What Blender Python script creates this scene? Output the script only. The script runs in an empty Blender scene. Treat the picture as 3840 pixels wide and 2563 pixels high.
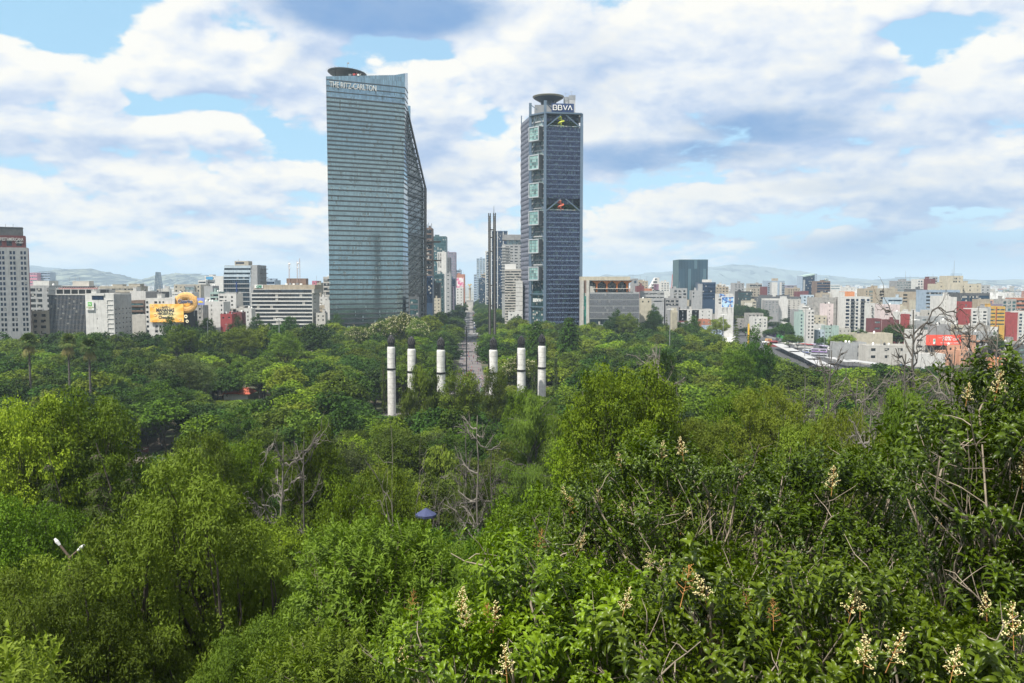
import bpy, math, random
import numpy as np
from mathutils import Vector, Matrix

SC = bpy.context.scene
COL = SC.collection
R = math.radians

# ------------------------------------------------------------------ camera
CAM_Z = 58.0
PITCH = R(3.96)
cam_data = bpy.data.cameras.new("camera")
cam = bpy.data.objects.new("camera", cam_data)
COL.objects.link(cam)
cam.location = (0, 0, CAM_Z)
cam.rotation_euler = (R(90) - PITCH, 0, 0)
cam_data.sensor_width = 36
cam_data.lens = 30
cam_data.clip_start = 0.2
cam_data.clip_end = 120000
SC.camera = cam

# ------------------------------------------------------------------ render / exposure
SC.view_settings.view_transform = 'Standard'
SC.view_settings.look = 'None'
SC.view_settings.exposure = 0.7
SC.view_settings.gamma = 1
SC.render.film_transparent = False
cy = SC.cycles
cy.use_denoising = True
cy.max_bounces = 6
cy.diffuse_bounces = 2
cy.glossy_bounces = 2
cy.transmission_bounces = 2
cy.transparent_max_bounces = 4
cy.volume_bounces = 0
cy.caustics_reflective = False
cy.caustics_refractive = False
cy.sample_clamp_indirect = 6

# ------------------------------------------------------------------ sun (behind the camera, high on the left)
SUN_EL = R(58)
SUN_AZ = R(-136)          # measured from +Y towards +X
sun_dir = Vector((math.sin(SUN_AZ) * math.cos(SUN_EL), math.cos(SUN_AZ) * math.cos(SUN_EL), math.sin(SUN_EL)))
sd = bpy.data.lights.new("sun", 'SUN')
sd.energy = 5.0
sd.angle = R(0.8)
sd.color = (1.0, 0.95, 0.87)
sun = bpy.data.objects.new("sun", sd)
COL.objects.link(sun)
sun.rotation_euler = (-sun_dir).to_track_quat('-Z', 'Y').to_euler()
sun.location = (0, 0, 400)


def pdir(px, py):
    dx = (px - 1920) / 3200.0
    dz = -(py - 1281.5) / 3200.0
    c, s = math.cos(PITCH), math.sin(PITCH)
    return dx, c + s * dz, -s + c * dz


def at(px, py, Y):
    "world point seen at photograph pixel (px, py) at forward distance Y"
    x, y, z = pdir(px, py)
    t = Y / y
    return Vector((x * t, Y, CAM_Z + z * t))


def project(p):
    "photograph pixel of a world point"
    c, s = math.cos(PITCH), math.sin(PITCH)
    x, y, z = p[0], p[1], p[2] - CAM_Z
    f = y * c - z * s
    u = y * s + z * c
    return 1920 + 3200 * x / f, 1281.5 - 3200 * u / f


# ------------------------------------------------------------------ shader node helper
class NT:
    def __init__(self, tree):
        self.t = tree

    def n(self, kind, **kw):
        nd = self.t.nodes.new(kind)
        for k, v in kw.items():
            if not k.startswith('_'):
                setattr(nd, k, v)
        return nd

    def put(self, sock, val):
        if hasattr(val, 'node'):
            self.t.links.new(val, sock)
        elif val is not None:
            try:
                sock.default_value = val
            except TypeError:
                sock.default_value = (*val, 1.0)

    def m(self, op, a, b=None, c=None, clamp=False):
        nd = self.n('ShaderNodeMath', operation=op, use_clamp=clamp)
        self.put(nd.inputs[0], a)
        if b is not None: self.put(nd.inputs[1], b)
        if c is not None: self.put(nd.inputs[2], c)
        return nd.outputs[0]

    def v(self, op, a, b=None, c=None):
        nd = self.n('ShaderNodeVectorMath', operation=op)
        self.put(nd.inputs[0], a)
        if b is not None: self.put(nd.inputs[1] if op != 'SCALE' else nd.inputs[3], b)
        if c is not None: self.put(nd.inputs[2], c)
        return nd.outputs[1] if op in ('LENGTH', 'DOT_PRODUCT', 'DISTANCE') else nd.outputs[0]

    def mix(self, f, a, b, mode='MIX'):
        nd = self.n('ShaderNodeMix', data_type='RGBA', blend_type=mode)
        self.put(nd.inputs[0], f)
        self.put(nd.inputs[6], a if hasattr(a, 'node') else (*a[:3], 1))
        self.put(nd.inputs[7], b if hasattr(b, 'node') else (*b[:3], 1))
        return nd.outputs[2]

    def step(self, x, lo, hi):
        nd = self.n('ShaderNodeMapRange', interpolation_type='SMOOTHSTEP')
        self.put(nd.inputs[0], x)
        nd.inputs[1].default_value = lo
        nd.inputs[2].default_value = hi
        return nd.outputs[0]

    def noise(self, vec, scale, detail=4, rough=0.5, dist=0.0):
        nd = self.n('ShaderNodeTexNoise')
        if vec is not None: self.put(nd.inputs['Vector'], vec)
        nd.inputs['Scale'].default_value = scale
        nd.inputs['Detail'].default_value = detail
        nd.inputs['Roughness'].default_value = rough
        nd.inputs['Distortion'].default_value = dist
        return nd.outputs[0]


# ------------------------------------------------------------------ world: Nishita sky with cloud banks
world = bpy.data.worlds.new("World")
SC.world = world
world.use_nodes = True
wt = world.node_tree
wt.nodes.clear()
W = NT(wt)

# cloud banks: centre (az, el in degrees of the view), half sizes, weight; given by where they stand over the skyline
CLOUDS = [
    # (px, py, rx, ry, w)  -- converted to azimuth / elevation below
    (700, 95, 120, 110, .9), (760, 220, 240, 130, .9), (960, 270, 190, 130, .8), (640, 310, 230, 85, .6), (1010, 370, 230, 60, .5),
    (330, 385, 140, 80, .9), (330, 480, 190, 85, .9), (560, 510, 150, 55, .8), (830, 500, 220, 55, .9),
    (60, 290, 150, 120, .8), (60, 480, 220, 160, .5),
    (300, 760, 420, 150, .7), (900, 700, 420, 110, .7), (600, 880, 700, 110, .6), (150, 900, 300, 140, .45),
    (1200, 760, 240, 160, .6), (1150, 430, 160, 110, .7), (1120, 230, 180, 190, .6),
    (1420, 70, 520, 130, 1.0),
    (1560, 380, 260, 200, .9), (1440, 270, 110, 70, .6), (1660, 700, 360, 220, .6), (1640, 880, 300, 90, .5),
    (2050, 230, 320, 260, 1.0), (2700, 200, 640, 260, 1.0), (2350, 480, 380, 180, .8), (3050, 330, 420, 160, .7),
    (2350, 830, 330, 70, .55), (2800, 740, 420, 80, .6), (3100, 580, 380, 100, .7), (3600, 370, 300, 150, .8), (3560, 640, 420, 110, .7),
    (3350, 810, 330, 38, .65), (3750, 150, 180, 60, .8), (3050, 960, 200, 40, .4), (2450, 970, 260, 40, .3), (3700, 800, 260, 50, .5), (250, 985, 420, 45, .75), (900, 1000, 400, 40, .7), (1680, 960, 260, 60, .7), (2420, 905, 300, 50, .7), (2900, 900, 300, 35, .55), (560, 930, 500, 60, .7), (3050, 940, 170, 45, .75), (3500, 700, 500, 70, .7), (2620, 1010, 400, 25, .5), (3300, 470, 420, 110, .8),
]
SHADES = [
    (2950, 560, 900, 380, .42), (2200, 330, 330, 260, .40), (3450, 760, 560, 220, .55), (420, 560, 520, 90, .34), (250, 330, 170, 60, .3), (900, 370, 330, 70, .4), (1640, 640, 330, 130, .45), (600, 800, 500, 60, .30),
    (1420, 30, 480, 110, 1.25), (1180, 230, 170, 110, .5), (1500, 640, 200, 70, .45), (2480, 590, 480, 75, 1.0), (2900, 470, 460, 90, .8), (3150, 700, 420, 50, .6),
    (2300, 420, 120, 180, .3), (1640, 500, 140, 120, .45), (700, 585, 330, 35, .3), (2750, 880, 500, 45, .6),
    (3350, 960, 600, 110, 1.0), (700, 720, 300, 40, .25), (3660, 690, 200, 30, .5), (60, 560, 260, 90, .25),
]
HOLES = [(1500, 150, 190, 45, 1.0), (1640, 170, 90, 60, .8), (1680, 310, 50, 60, .5), (3460, 130, 190, 60, 1.3), (140, 90, 240, 90, .9), (700, 395, 160, 45, .6), (1090, 500, 110, 60, .8), (1200, 560, 100, 50, .5)]


def ang(px, py):
    x, y, z = pdir(px, py)
    return math.atan2(x, y), math.asin(z / math.sqrt(x * x + y * y + z * z))


grp = bpy.data.node_groups.new("cloud_density", 'ShaderNodeTree')
grp.interface.new_socket("Dir", in_out='INPUT', socket_type='NodeSocketVector')
grp.interface.new_socket("D", in_out='OUTPUT', socket_type='NodeSocketFloat')
G = NT(grp)
gi = G.n('NodeGroupInput')
go = G.n('NodeGroupOutput')
dirv = gi.outputs[0]


def angles_of(T, dv):
    sep = T.n('ShaderNodeSeparateXYZ')
    T.put(sep.inputs[0], dv)
    az = T.m('ARCTAN2', sep.outputs[0], sep.outputs[1])
    cmb = T.n('ShaderNodeCombineXYZ')
    T.put(cmb.inputs[0], az)
    T.put(cmb.inputs[1], T.m('ARCSINE', sep.outputs[2]))
    return cmb.outputs[0], sep


def blobs(T, A, lst, sharp):
    acc = None
    for px, py, rx, ry, w in lst:
        a0, e0 = ang(px, py)
        c = math.cos(a0) ** 2
        sx, sy = 3200 / rx / max(c, .3) * c, 3200 / ry
        L = T.v('LENGTH', T.v('MULTIPLY_ADD', A, (sx, sy, 0), (-a0 * sx, -e0 * sy, 0)))
        s = T.m('MULTIPLY_ADD', T.step(L, 1.45, 0.25), w, 0.0)
        acc = s if acc is None else T.m('MAXIMUM' if sharp else 'ADD', acc, s)
    return acc


A_, sp = angles_of(G, dirv)
den = G.m('ADD', sp.outputs[2], 0.40)
den = G.m('MAXIMUM', den, 0.12)
Q = G.v('SCALE', G.v('MULTIPLY', dirv, (1.2, 1.2, 1.6)), G.m('DIVIDE', 1.0, den))
# the banks' outlines are warped a little
nzv = G.n('ShaderNodeTexNoise')
G.put(nzv.inputs['Vector'], Q)
nzv.inputs['Scale'].default_value = 4.5
nzv.inputs['Detail'].default_value = 3
A2 = G.v('ADD', A_, G.v('MULTIPLY', G.v('SUBTRACT', nzv.outputs[1], (.5, .5, .5)), (.10, .055, 0)))
fb = G.noise(Q, 4.2, 7, .60, .25)
fb2 = G.noise(Q, 20.0, 6, .62)
bl = blobs(G, A2, CLOUDS, True)
ho = blobs(G, A2, HOLES, True)
# directions away from the view keep a plain field of broken cloud
azs = G.n('ShaderNodeSeparateXYZ'); G.put(azs.inputs[0], A_)
away = G.step(G.m('ABSOLUTE', azs.outputs[0]), .62, .95)
up = G.step(azs.outputs[1], .34, .5)
away = G.m('MAXIMUM', away, up)
base = G.m('MULTIPLY_ADD', away, .42, bl)
d = G.m('ADD', base, G.m('MULTIPLY_ADD', fb, 1.9, -.95 - .08))
d = G.m('ADD', d, G.m('MULTIPLY_ADD', fb2, .6, -.30))
# billows: rounded cauliflower bumps at two sizes
for sc_, amt in ((5.0, .62), (14.0, .42)):
    vo = G.n('ShaderNodeTexVoronoi', feature='F1')
    G.put(vo.inputs['Vector'], G.v('ADD', G.v('MULTIPLY', Q, (1, 1, 1.15)), G.v('SCALE', G.v('SUBTRACT', nzv.outputs[1], (.5, .5, .5)), .35)))
    vo.inputs['Scale'].default_value = sc_
    d = G.m('ADD', d, G.m('MULTIPLY_ADD', vo.outputs['Distance'], -amt, amt * .5))
d = G.m('SUBTRACT', d, G.m('MULTIPLY', ho, .9))
G.put(go.inputs[0], d)

tc = W.n('ShaderNodeTexCoord')
gen = W.v('NORMALIZE', tc.outputs['Generated'])
AW, sw = angles_of(W, gen)


def dens(dv):
    g = W.n('ShaderNodeGroup')
    g.node_tree = grp
    W.put(g.inputs[0], dv)
    return g.outputs[0]


d0 = dens(gen)
d1 = dens(W.v('NORMALIZE', W.v('ADD', gen, (-.008, 0, .017))))
mask = W.step(d0, -.10, .26)
fine = W.noise(W.v('MULTIPLY', gen, (1, 1, 2.2)), 26.0, 6, .62)
lit = W.m('ADD', W.m('MULTIPLY', W.m('SUBTRACT', d0, d1), .80), .70)
low = W.noise(W.v('MULTIPLY', gen, (1, 1, 2.6)), 4.5, 4, .55)
lit = W.m('ADD', lit, W.m('MULTIPLY_ADD', low, .9, -.45))
lit = W.m('ADD', lit, W.m('MULTIPLY_ADD', fine, .30, -.15))
lit = W.m('SUBTRACT', lit, W.m('MULTIPLY', W.step(d0, .45, 1.5), .16))
shd = blobs(W, AW, SHADES, True)
sn = W.noise(W.v('MULTIPLY', gen, (1, 1, 2.5)), 5.0, 6, .6)
shade = W.m('MULTIPLY', shd, W.m('MULTIPLY_ADD', sn, 2.2, -.10))
lit = W.m('SUBTRACT', lit, W.m('MULTIPLY', shade, .22), clamp=True)
ramp = W.n('ShaderNodeValToRGB')
cr = ramp.color_ramp
cr.elements[0].position = 0.0; cr.elements[0].color = (.38, .48, .66, 1)
cr.elements[1].position = 1.0; cr.elements[1].color = (.79, .78, .735, 1)
e = cr.elements.new(.35); e.color = (.50, .575, .70, 1)
e = cr.elements.new(.66); e.color = (.655, .69, .735, 1)
W.put(ramp.inputs[0], lit)
# shaded banks turn blue grey
cloud_c = W.mix(W.m('MULTIPLY', W.step(shade, .1, 1.2), .85), ramp.outputs[0], (.12, .27, .52))
warm = W.m('MULTIPLY', W.step(W.m('ABSOLUTE', sw.outputs[2]), .22, .02), .55)
cloud_c = W.mix(warm, cloud_c, W.v('MULTIPLY', cloud_c, (1.06, 1.0, .93)))
sky = W.n('ShaderNodeTexSky', sky_type='NISHITA')
sky.sun_disc = False
sky.sun_elevation = SUN_EL
sky.sun_rotation = SUN_AZ
sky.altitude = 2250
sky.air_density = 1.3
sky.dust_density = 2.5
sky.ozone_density = 1.0
skyc = W.v('SCALE', sky.outputs[0], 0.13)
# thin high veil whitens the blue a little
veil = W.mix(W.m('MULTIPLY_ADD', W.noise(gen, 3.0, 4, .5), .5, .45), skyc, (.33, .58, .76))
# distant rain on the right
rain = blobs(W, AW, [(3350, 1000, 620, 130, 1.0), (2750, 1020, 500, 60, .5)], True)
# towards the horizon the air turns pale
hz_ = W.step(W.m('ABSOLUTE', sw.outputs[2]), .12, .0)
veil = W.mix(W.m('MULTIPLY', hz_, .8), veil, (.42, .60, .74))
veil = W.mix(W.m('MULTIPLY', rain, .85), veil, (.24, .40, .58))
tot = W.mix(mask, veil, cloud_c)
tot = W.mix(W.m('MULTIPLY', W.step(sw.outputs[2], .025, -.01), .8), tot, (.42, .60, .74))
bg = W.n('ShaderNodeBackground')
W.put(bg.inputs[0], tot)
bg.inputs[1].default_value = 0.80
wo = W.n('ShaderNodeOutputWorld')
wt.links.new(bg.outputs[0], wo.inputs[0])
world.cycles.sampling_method = 'MANUAL'
world.cycles.sample_map_resolution = 512

# ------------------------------------------------------------------ object helpers
_MAT = {}


def tag(o, label=None, cat=None, group=None, kind=None):
    if label: o['label'] = label
    if cat: o['category'] = cat
    if group: o['group'] = group
    if kind: o['kind'] = kind
    return o


def empty(name, loc, rz=0.0, label=None, cat=None, group=None):
    o = bpy.data.objects.new(name, None)
    COL.objects.link(o)
    o.empty_display_size = 1
    o.location = loc
    o.rotation_euler = (0, 0, rz)
    return tag(o, label, cat, group)


def mesh_np(name, v, faces, mats, midx=None, attr=None, smooth=False):
    "v (n,3); faces: (m,4) or (m,3) int array, or a list of such arrays"
    if not isinstance(faces, (list, tuple)):
        faces = [faces]
    faces = [np.asarray(f, dtype=np.int32) for f in faces if len(f)]
    me = bpy.data.meshes.new(name)
    v = np.asarray(v, dtype=np.float32)
    nl = sum(f.size for f in faces)
    nf = sum(len(f) for f in faces)
    me.vertices.add(len(v))
    me.vertices.foreach_set('co', v.ravel())
    me.loops.add(nl)
    me.loops.foreach_set('vertex_index', np.concatenate([f.ravel() for f in faces]))
    me.polygons.add(nf)
    tot = np.concatenate([np.full(len(f), f.shape[1], dtype=np.int32) for f in faces])
    st = np.zeros(nf, dtype=np.int32)
    st[1:] = np.cumsum(tot)[:-1]
    me.polygons.foreach_set('loop_start', st)
    try:
        me.polygons.foreach_set('loop_total', tot)
    except Exception:
        pass
    for m in (mats if isinstance(mats, (list, tuple)) else [mats]):
        me.materials.append(m)
    if midx is not None:
        me.polygons.foreach_set('material_index', np.asarray(midx, dtype=np.int32))
    if attr is not None:
        a = me.attributes.new('tint', 'FLOAT', 'FACE')
        a.data.foreach_set('value', np.asarray(attr, dtype=np.float32))
    me.polygons.foreach_set('use_smooth', np.full(nf, smooth, dtype=bool))
    me.update(calc_edges=True)
    me.validate(clean_customdata=False)
    return me


def link(name, me, parent=None, loc=(0, 0, 0), rot=(0, 0, 0), scale=(1, 1, 1)):
    o = bpy.data.objects.new(name, me)
    COL.objects.link(o)
    o.parent = parent
    o.location = loc
    o.rotation_euler = rot
    o.scale = scale
    return o


BOXF = [(0, 3, 2, 1), (4, 5, 6, 7), (0, 1, 5, 4), (1, 2, 6, 5), (2, 3, 7, 6), (3, 0, 4, 7)]


class MB:
    "collects simple shapes into ONE mesh"
    def __init__(self):
        self.v, self.f, self.mi, self.cur = [], [], [], 0

    def add(self, vs, fs):
        b = len(self.v)
        self.v += [tuple(p) for p in vs]
        self.f += [tuple(i + b for i in f) for f in fs]
        self.mi += [self.cur] * len(fs)
        return self

    def quad(self, a, b, c, d):
        return self.add([a, b, c, d], [(0, 1, 2, 3)])

    def box(self, x0, x1, y0, y1, z0, z1, top=None):
        t = top or (0, 0, 0, 0)          # taper of the top: dx0, dx1, dy0, dy1
        v = [(x0, y0, z0), (x1, y0, z0), (x1, y1, z0), (x0, y1, z0),
             (x0 + t[0], y0 + t[2], z1), (x1 + t[1], y0 + t[2], z1), (x1 + t[1], y1 + t[3], z1), (x0 + t[0], y1 + t[3], z1)]
        return self.add(v, BOXF)

    def cyl(self, x, y, z0, z1, r0, r1=None, n=12, cap=True):
        r1 = r0 if r1 is None else r1
        v = []
        for z, r in ((z0, r0), (z1, r1)):
            v += [(x + r * math.cos(2 * math.pi * i / n), y + r * math.sin(2 * math.pi * i / n), z) for i in range(n)]
        f = [(i, (i + 1) % n, n + (i + 1) % n, n + i) for i in range(n)]
        if cap:
            f += [tuple(range(n - 1, -1, -1)), tuple(range(n, 2 * n))]
        return self.add(v, f)

    def bar(self, p0, p1, r0, r1=None, n=4, cap=True):
        r1 = r0 if r1 is None else r1
        p0, p1 = Vector(p0), Vector(p1)
        d = (p1 - p0).normalized()
        a = d.orthogonal().normalized() if abs(d.z) > .99 else d.cross(Vector((0, 0, 1))).normalized()
        b = d.cross(a)
        off = math.pi / 4 if n == 4 else 0
        v = []
        for p, r in ((p0, r0), (p1, r1)):
            v += [p + a * (r * math.cos(off + 2 * math.pi * i / n)) + b * (r * math.sin(off + 2 * math.pi * i / n)) for i in range(n)]
        f = [(i, n + i, n + (i + 1) % n, (i + 1) % n) for i in range(n)]
        if cap:
            f += [tuple(range(n)), tuple(range(2 * n - 1, n - 1, -1))]
        return self.add(v, f)

    def prism(self, poly, z0, z1):
        n = len(poly)
        v = [(p[0], p[1], z0) for p in poly] + [(p[0], p[1], z1) for p in poly]
        f = [(i, (i + 1) % n, n + (i + 1) % n, n + i) for i in range(n)] + [tuple(range(n - 1, -1, -1)), tuple(range(n, 2 * n))]
        return self.add(v, f)

    def extrude_y(self, poly, y0, y1):
        "poly of (x, z), counter clockwise seen from -Y"
        n = len(poly)
        v = [(p[0], y0, p[1]) for p in poly] + [(p[0], y1, p[1]) for p in poly]
        f = [(i, (i + 1) % n, n + (i + 1) % n, n + i)[::-1] for i in range(n)] + [tuple(range(n)), tuple(range(2 * n - 1, n - 1, -1))]
        return self.add(v, f)

    def lathe(self, prof, n=16, x=0, y=0):
        v = []
        for r, z in prof:
            v += [(x + r * math.cos(2 * math.pi * i / n), y + r * math.sin(2 * math.pi * i / n), z) for i in range(n)]
        f = []
        for k in range(len(prof) - 1):
            f += [(k * n + i, k * n + (i + 1) % n, (k + 1) * n + (i + 1) % n, (k + 1) * n + i) for i in range(n)]
        f += [tuple(range(n - 1, -1, -1)), tuple(range((len(prof) - 1) * n, len(prof) * n))]
        return self.add(v, f)

    def mesh(self, name, mats, smooth=False):
        me = bpy.data.meshes.new(name)
        me.from_pydata(self.v, [], self.f)
        for m in (mats if isinstance(mats, (list, tuple)) else [mats]):
            me.materials.append(m)
        if any(self.mi):
            me.polygons.foreach_set('material_index', self.mi)
        if smooth:
            me.polygons.foreach_set('use_smooth', [True] * len(self.f))
        me.update()
        return me

    def build(self, name, mats, parent=None, loc=(0, 0, 0), rot=(0, 0, 0), smooth=False):
        return link(name, self.mesh(name, mats, smooth), parent, loc, rot)


def copy_tree(o, parent=None):
    c = o.copy()
    COL.objects.link(c)
    c.parent = parent
    for ch in o.children:
        copy_tree(ch, c)
    return c


def lin(r, g, b):
    f = lambda c: (c / 255 / 12.92) if c / 255 <= .04045 else ((c / 255 + .055) / 1.055) ** 2.4
    return f(r), f(g), f(b)


def mat(name, col, rough=.8, metal=0.0, var=.12, scale=.35, streak=0.0, spec=.5, bump=0.0, bscale=3.0):
    "plain procedural surface: base colour, soft mottling, optional vertical streaks of dirt"
    key = name
    if key in _MAT: return _MAT[key]
    m = bpy.data.materials.new(name)
    m.use_nodes = True
    T = NT(m.node_tree)
    bs = m.node_tree.nodes['Principled BSDF']
    geo = T.n('ShaderNodeNewGeometry')
    pos = geo.outputs['Position']
    c = T.mix(T.m('MULTIPLY', T.step(T.noise(pos, scale, 5, .6), .3, .75), 1.0), tuple(x * (1 + var) for x in col), tuple(x * (1 - var * 1.6) for x in col))
    if streak:
        s = T.noise(T.v('MULTIPLY', pos, (1.3, 1.3, .07)), 1.0, 5, .65)
        c = T.mix(T.m('MULTIPLY', T.step(s, .48, .78), streak), c, tuple(x * .35 for x in col))
    T.put(bs.inputs['Base Color'], c)
    bs.inputs['Roughness'].default_value = rough
    bs.inputs['Metallic'].default_value = metal
    bs.inputs['Specular IOR Level'].default_value = spec
    if bump:
        b = T.n('ShaderNodeBump')
        b.inputs['Strength'].default_value = bump
        b.inputs['Distance'].default_value = .05
        T.put(b.inputs['Height'], T.noise(pos, bscale, 4, .6))
        T.put(bs.inputs['Normal'], b.outputs[0])
    _MAT[key] = m
    return m
# ------------------------------------------------------------------ terrain
def hill(x, y):
    d = math.hypot(x, y)
    k = min(max((x / max(abs(y), 20.0) + .02) / .25, 0), 1)      # the slope falls away more slowly to the right
    z = 50.5 * math.exp(-(max(d - 4, 0) / (88.0 + 26 * k)) ** 1.9)
    t = min(max((d - 9) / 24.0, 0), 1)                            # a steep bank right below the terrace
    z -= 15.0 * t * t * (3 - 2 * t) * math.exp(-(d / 105.0) ** 3)
    return z if z > .03 else 0.0


def ground_mesh():
    rs = [0] + [4 * 1.11 ** i for i in range(48)] + [1000, 1600, 2600, 4200, 7000, 11000, 18000, 30000, 45000]
    n = 72
    v = [(0, 0, hill(0, 0))]
    for r in rs[1:]:
        for k in range(n):
            a = 2 * math.pi * k / n
            x, y = r * math.sin(a), r * math.cos(a)
            v.append((x, y, hill(x, y) - 0.0))
    f3 = [(0, 1 + (k + 1) % n, 1 + k) for k in range(n)]
    f4 = []
    for i in range(len(rs) - 2):
        for k in range(n):
            a, b = 1 + i * n + k, 1 + i * n + (k + 1) % n
            f4.append((a, b, b + n, a + n))
    return np.array(v), [np.array(f3), np.array(f4)]


gm = bpy.data.materials.new("park_soil"); gm.use_nodes = True
T = NT(gm.node_tree); bs = gm.node_tree.nodes['Principled BSDF']
pos = T.n('ShaderNodeNewGeometry').outputs['Position']
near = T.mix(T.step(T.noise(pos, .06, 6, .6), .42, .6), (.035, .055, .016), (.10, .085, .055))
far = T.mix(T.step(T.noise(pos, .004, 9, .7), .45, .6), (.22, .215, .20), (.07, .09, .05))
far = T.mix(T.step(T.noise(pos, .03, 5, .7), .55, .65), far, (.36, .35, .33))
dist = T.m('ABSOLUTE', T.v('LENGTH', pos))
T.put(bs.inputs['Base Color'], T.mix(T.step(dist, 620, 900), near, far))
bs.inputs['Roughness'].default_value = .95
gv, gf = ground_mesh()
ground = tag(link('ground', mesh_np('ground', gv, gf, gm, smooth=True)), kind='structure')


# ------------------------------------------------------------------ foliage materials
def leaf_mat(name, ca, cb, cc=None, rough=.6, trans=.20, spec=.12, hue=.5):
    m = bpy.data.materials.new(name)
    m.use_nodes = True
    T = NT(m.node_tree)
    bs = m.node_tree.nodes['Principled BSDF']
    at_ = T.n('ShaderNodeAttribute', attribute_name='tint')
    oi = T.n('ShaderNodeObjectInfo')
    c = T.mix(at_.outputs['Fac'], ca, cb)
    if cc:
        c = T.mix(T.m('MULTIPLY', T.step(oi.outputs['Random'], .45, 1.0), hue), c, cc)
    hs = T.n('ShaderNodeHueSaturation')
    T.put(hs.inputs['Value'], T.m('MULTIPLY_ADD', T.m('FRACT', T.m('MULTIPLY', oi.outputs['Random'], 7.31)), .72, .50))
    T.put(hs.inputs['Hue'], T.m('MULTIPLY_ADD', T.m('FRACT', T.m('MULTIPLY', oi.outputs['Random'], 3.77)), .020, .481))
    T.put(hs.inputs['Color'], c)
    T.put(bs.inputs['Base Color'], hs.outputs[0])
    bs.inputs['Roughness'].default_value = rough
    bs.inputs['Specular IOR Level'].default_value = spec
    if trans:
        tr = T.n('ShaderNodeBsdfTranslucent')
        T.put(tr.inputs[0], T.mix(1.0, hs.outputs[0], (1.15, 1.3, .4), 'MULTIPLY'))
        mx = T.n('ShaderNodeMixShader')
        mx.inputs[0].default_value = trans
        m.node_tree.links.new(bs.outputs[0], mx.inputs[1])
        m.node_tree.links.new(tr.outputs[0], mx.inputs[2])
        m.node_tree.links.new(mx.outputs[0], m.node_tree.nodes['Material Output'].inputs[0])
    return m


L_GREEN = leaf_mat('leaf_green', (0.0190, 0.0473, 0.0031), (0.1224, 0.2184, 0.0099), (0.1683, 0.2072, 0.0124))
L_DARK = leaf_mat('leaf_dark', (0.0095, 0.0291, 0.0027), (0.0530, 0.1288, 0.0081), (0.0408, 0.0952, 0.0155))
L_OLIVE = leaf_mat('leaf_olive', (.032, .062, .005), (.140, .225, .020), (.165, .200, .020))
L_LIME = leaf_mat('leaf_lime', (0.0379, 0.0868, 0.0038), (0.1938, 0.3192, 0.0124), (0.2142, 0.2800, 0.0186))
L_GREY = leaf_mat('leaf_grey', (0.0285, 0.0486, 0.0123), (0.1326, 0.1848, 0.0496), (0.1020, 0.1456, 0.0496))
L_WEEP = leaf_mat('leaf_feathery', (0.0215, 0.0486, 0.0046), (0.1173, 0.2016, 0.0186), (0.1224, 0.1680, 0.0186))
L_CONI = leaf_mat('leaf_conifer', (0.0139, 0.0334, 0.0046), (0.0867, 0.1400, 0.0198), (0.0816, 0.1344, 0.0186))
BARK = mat('bark', (.055, .044, .034), .95, var=.35, scale=2.0)
BARK_PALE = mat('bark_pale', (.15, .135, .115), .9, var=.35, scale=1.4)
BARK_GREY = mat('bark_grey', (.085, .076, .066), .95, var=.35, scale=2.0)


# ------------------------------------------------------------------ tree generators (numpy)
def nrm(a):
    return a / np.maximum(np.linalg.norm(a, axis=-1, keepdims=True), 1e-9)


def tube(pts, rad, sides=5):
    pts = np.asarray(pts, float); rad = np.asarray(rad, float)
    d = nrm(np.gradient(pts, axis=0))
    ref = np.array([.31, .22, .92]) if abs(d[0][2]) < .9 else np.array([1, .1, 0.])
    a = nrm(np.cross(d, ref)); b = np.cross(d, a)
    th = np.arange(sides) * 2 * np.pi / sides
    ring = a[:, None] * np.cos(th)[None, :, None] + b[:, None] * np.sin(th)[None, :, None]
    v = (pts[:, None] + ring * rad[:, None, None]).reshape(-1, 3)
    n = len(pts)
    i = np.arange(n - 1)[:, None] * sides; k = np.arange(sides)[None]
    k2 = (k + 1) % sides
    f = np.stack([i + k, i + k2, i + sides + k2, i + sides + k], -1).reshape(-1, 4)
    return v, f


class Bag:
    def __init__(self): self.v, self.f, self.n = [], [], 0
    def add(self, v, f):
        self.v.append(v); self.f.append(f + self.n); self.n += len(v)
    def get(self): return np.concatenate(self.v), np.concatenate(self.f)


def limb(rng, p0, p1, r0, r1, bend=.15, n=6, sag=0.0):
    p0, p1 = np.array(p0, float), np.array(p1, float)
    L = np.linalg.norm(p1 - p0)
    mid = (p0 + p1) / 2 + rng.normal(0, bend * L * .5, 3) + np.array([0, 0, -sag * L])
    t = np.linspace(0, 1, n)[:, None]
    pts = (1 - t) ** 2 * p0 + 2 * t * (1 - t) * mid + t ** 2 * p1
    pts[1:-1] += rng.normal(0, .03 * L, (n - 2, 3))
    return pts, np.linspace(r0, r1, n)


def leaf_quads(rng, P, N, L, W, droop=.3, attr=None, curl=0.0):
    "P positions, N normals -> rhombic leaf faces"
    n = len(P)
    ax = rng.normal(0, 1, (n, 3)); ax[:, 2] -= droop * 2
    ax = nrm(ax - N * (ax * N).sum(1)[:, None])
    si = np.cross(N, ax)
    s = rng.uniform(.65, 1.3, (n, 1))
    l = ax * L * s; w = si * W * s * .5
    v = np.stack([P - l * .5, P - l * .05 + w, P + l * .5 - N * curl * L, P - l * .05 - w], 1).reshape(-1, 3)
    return v, np.arange(n * 4).reshape(-1, 4)


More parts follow.
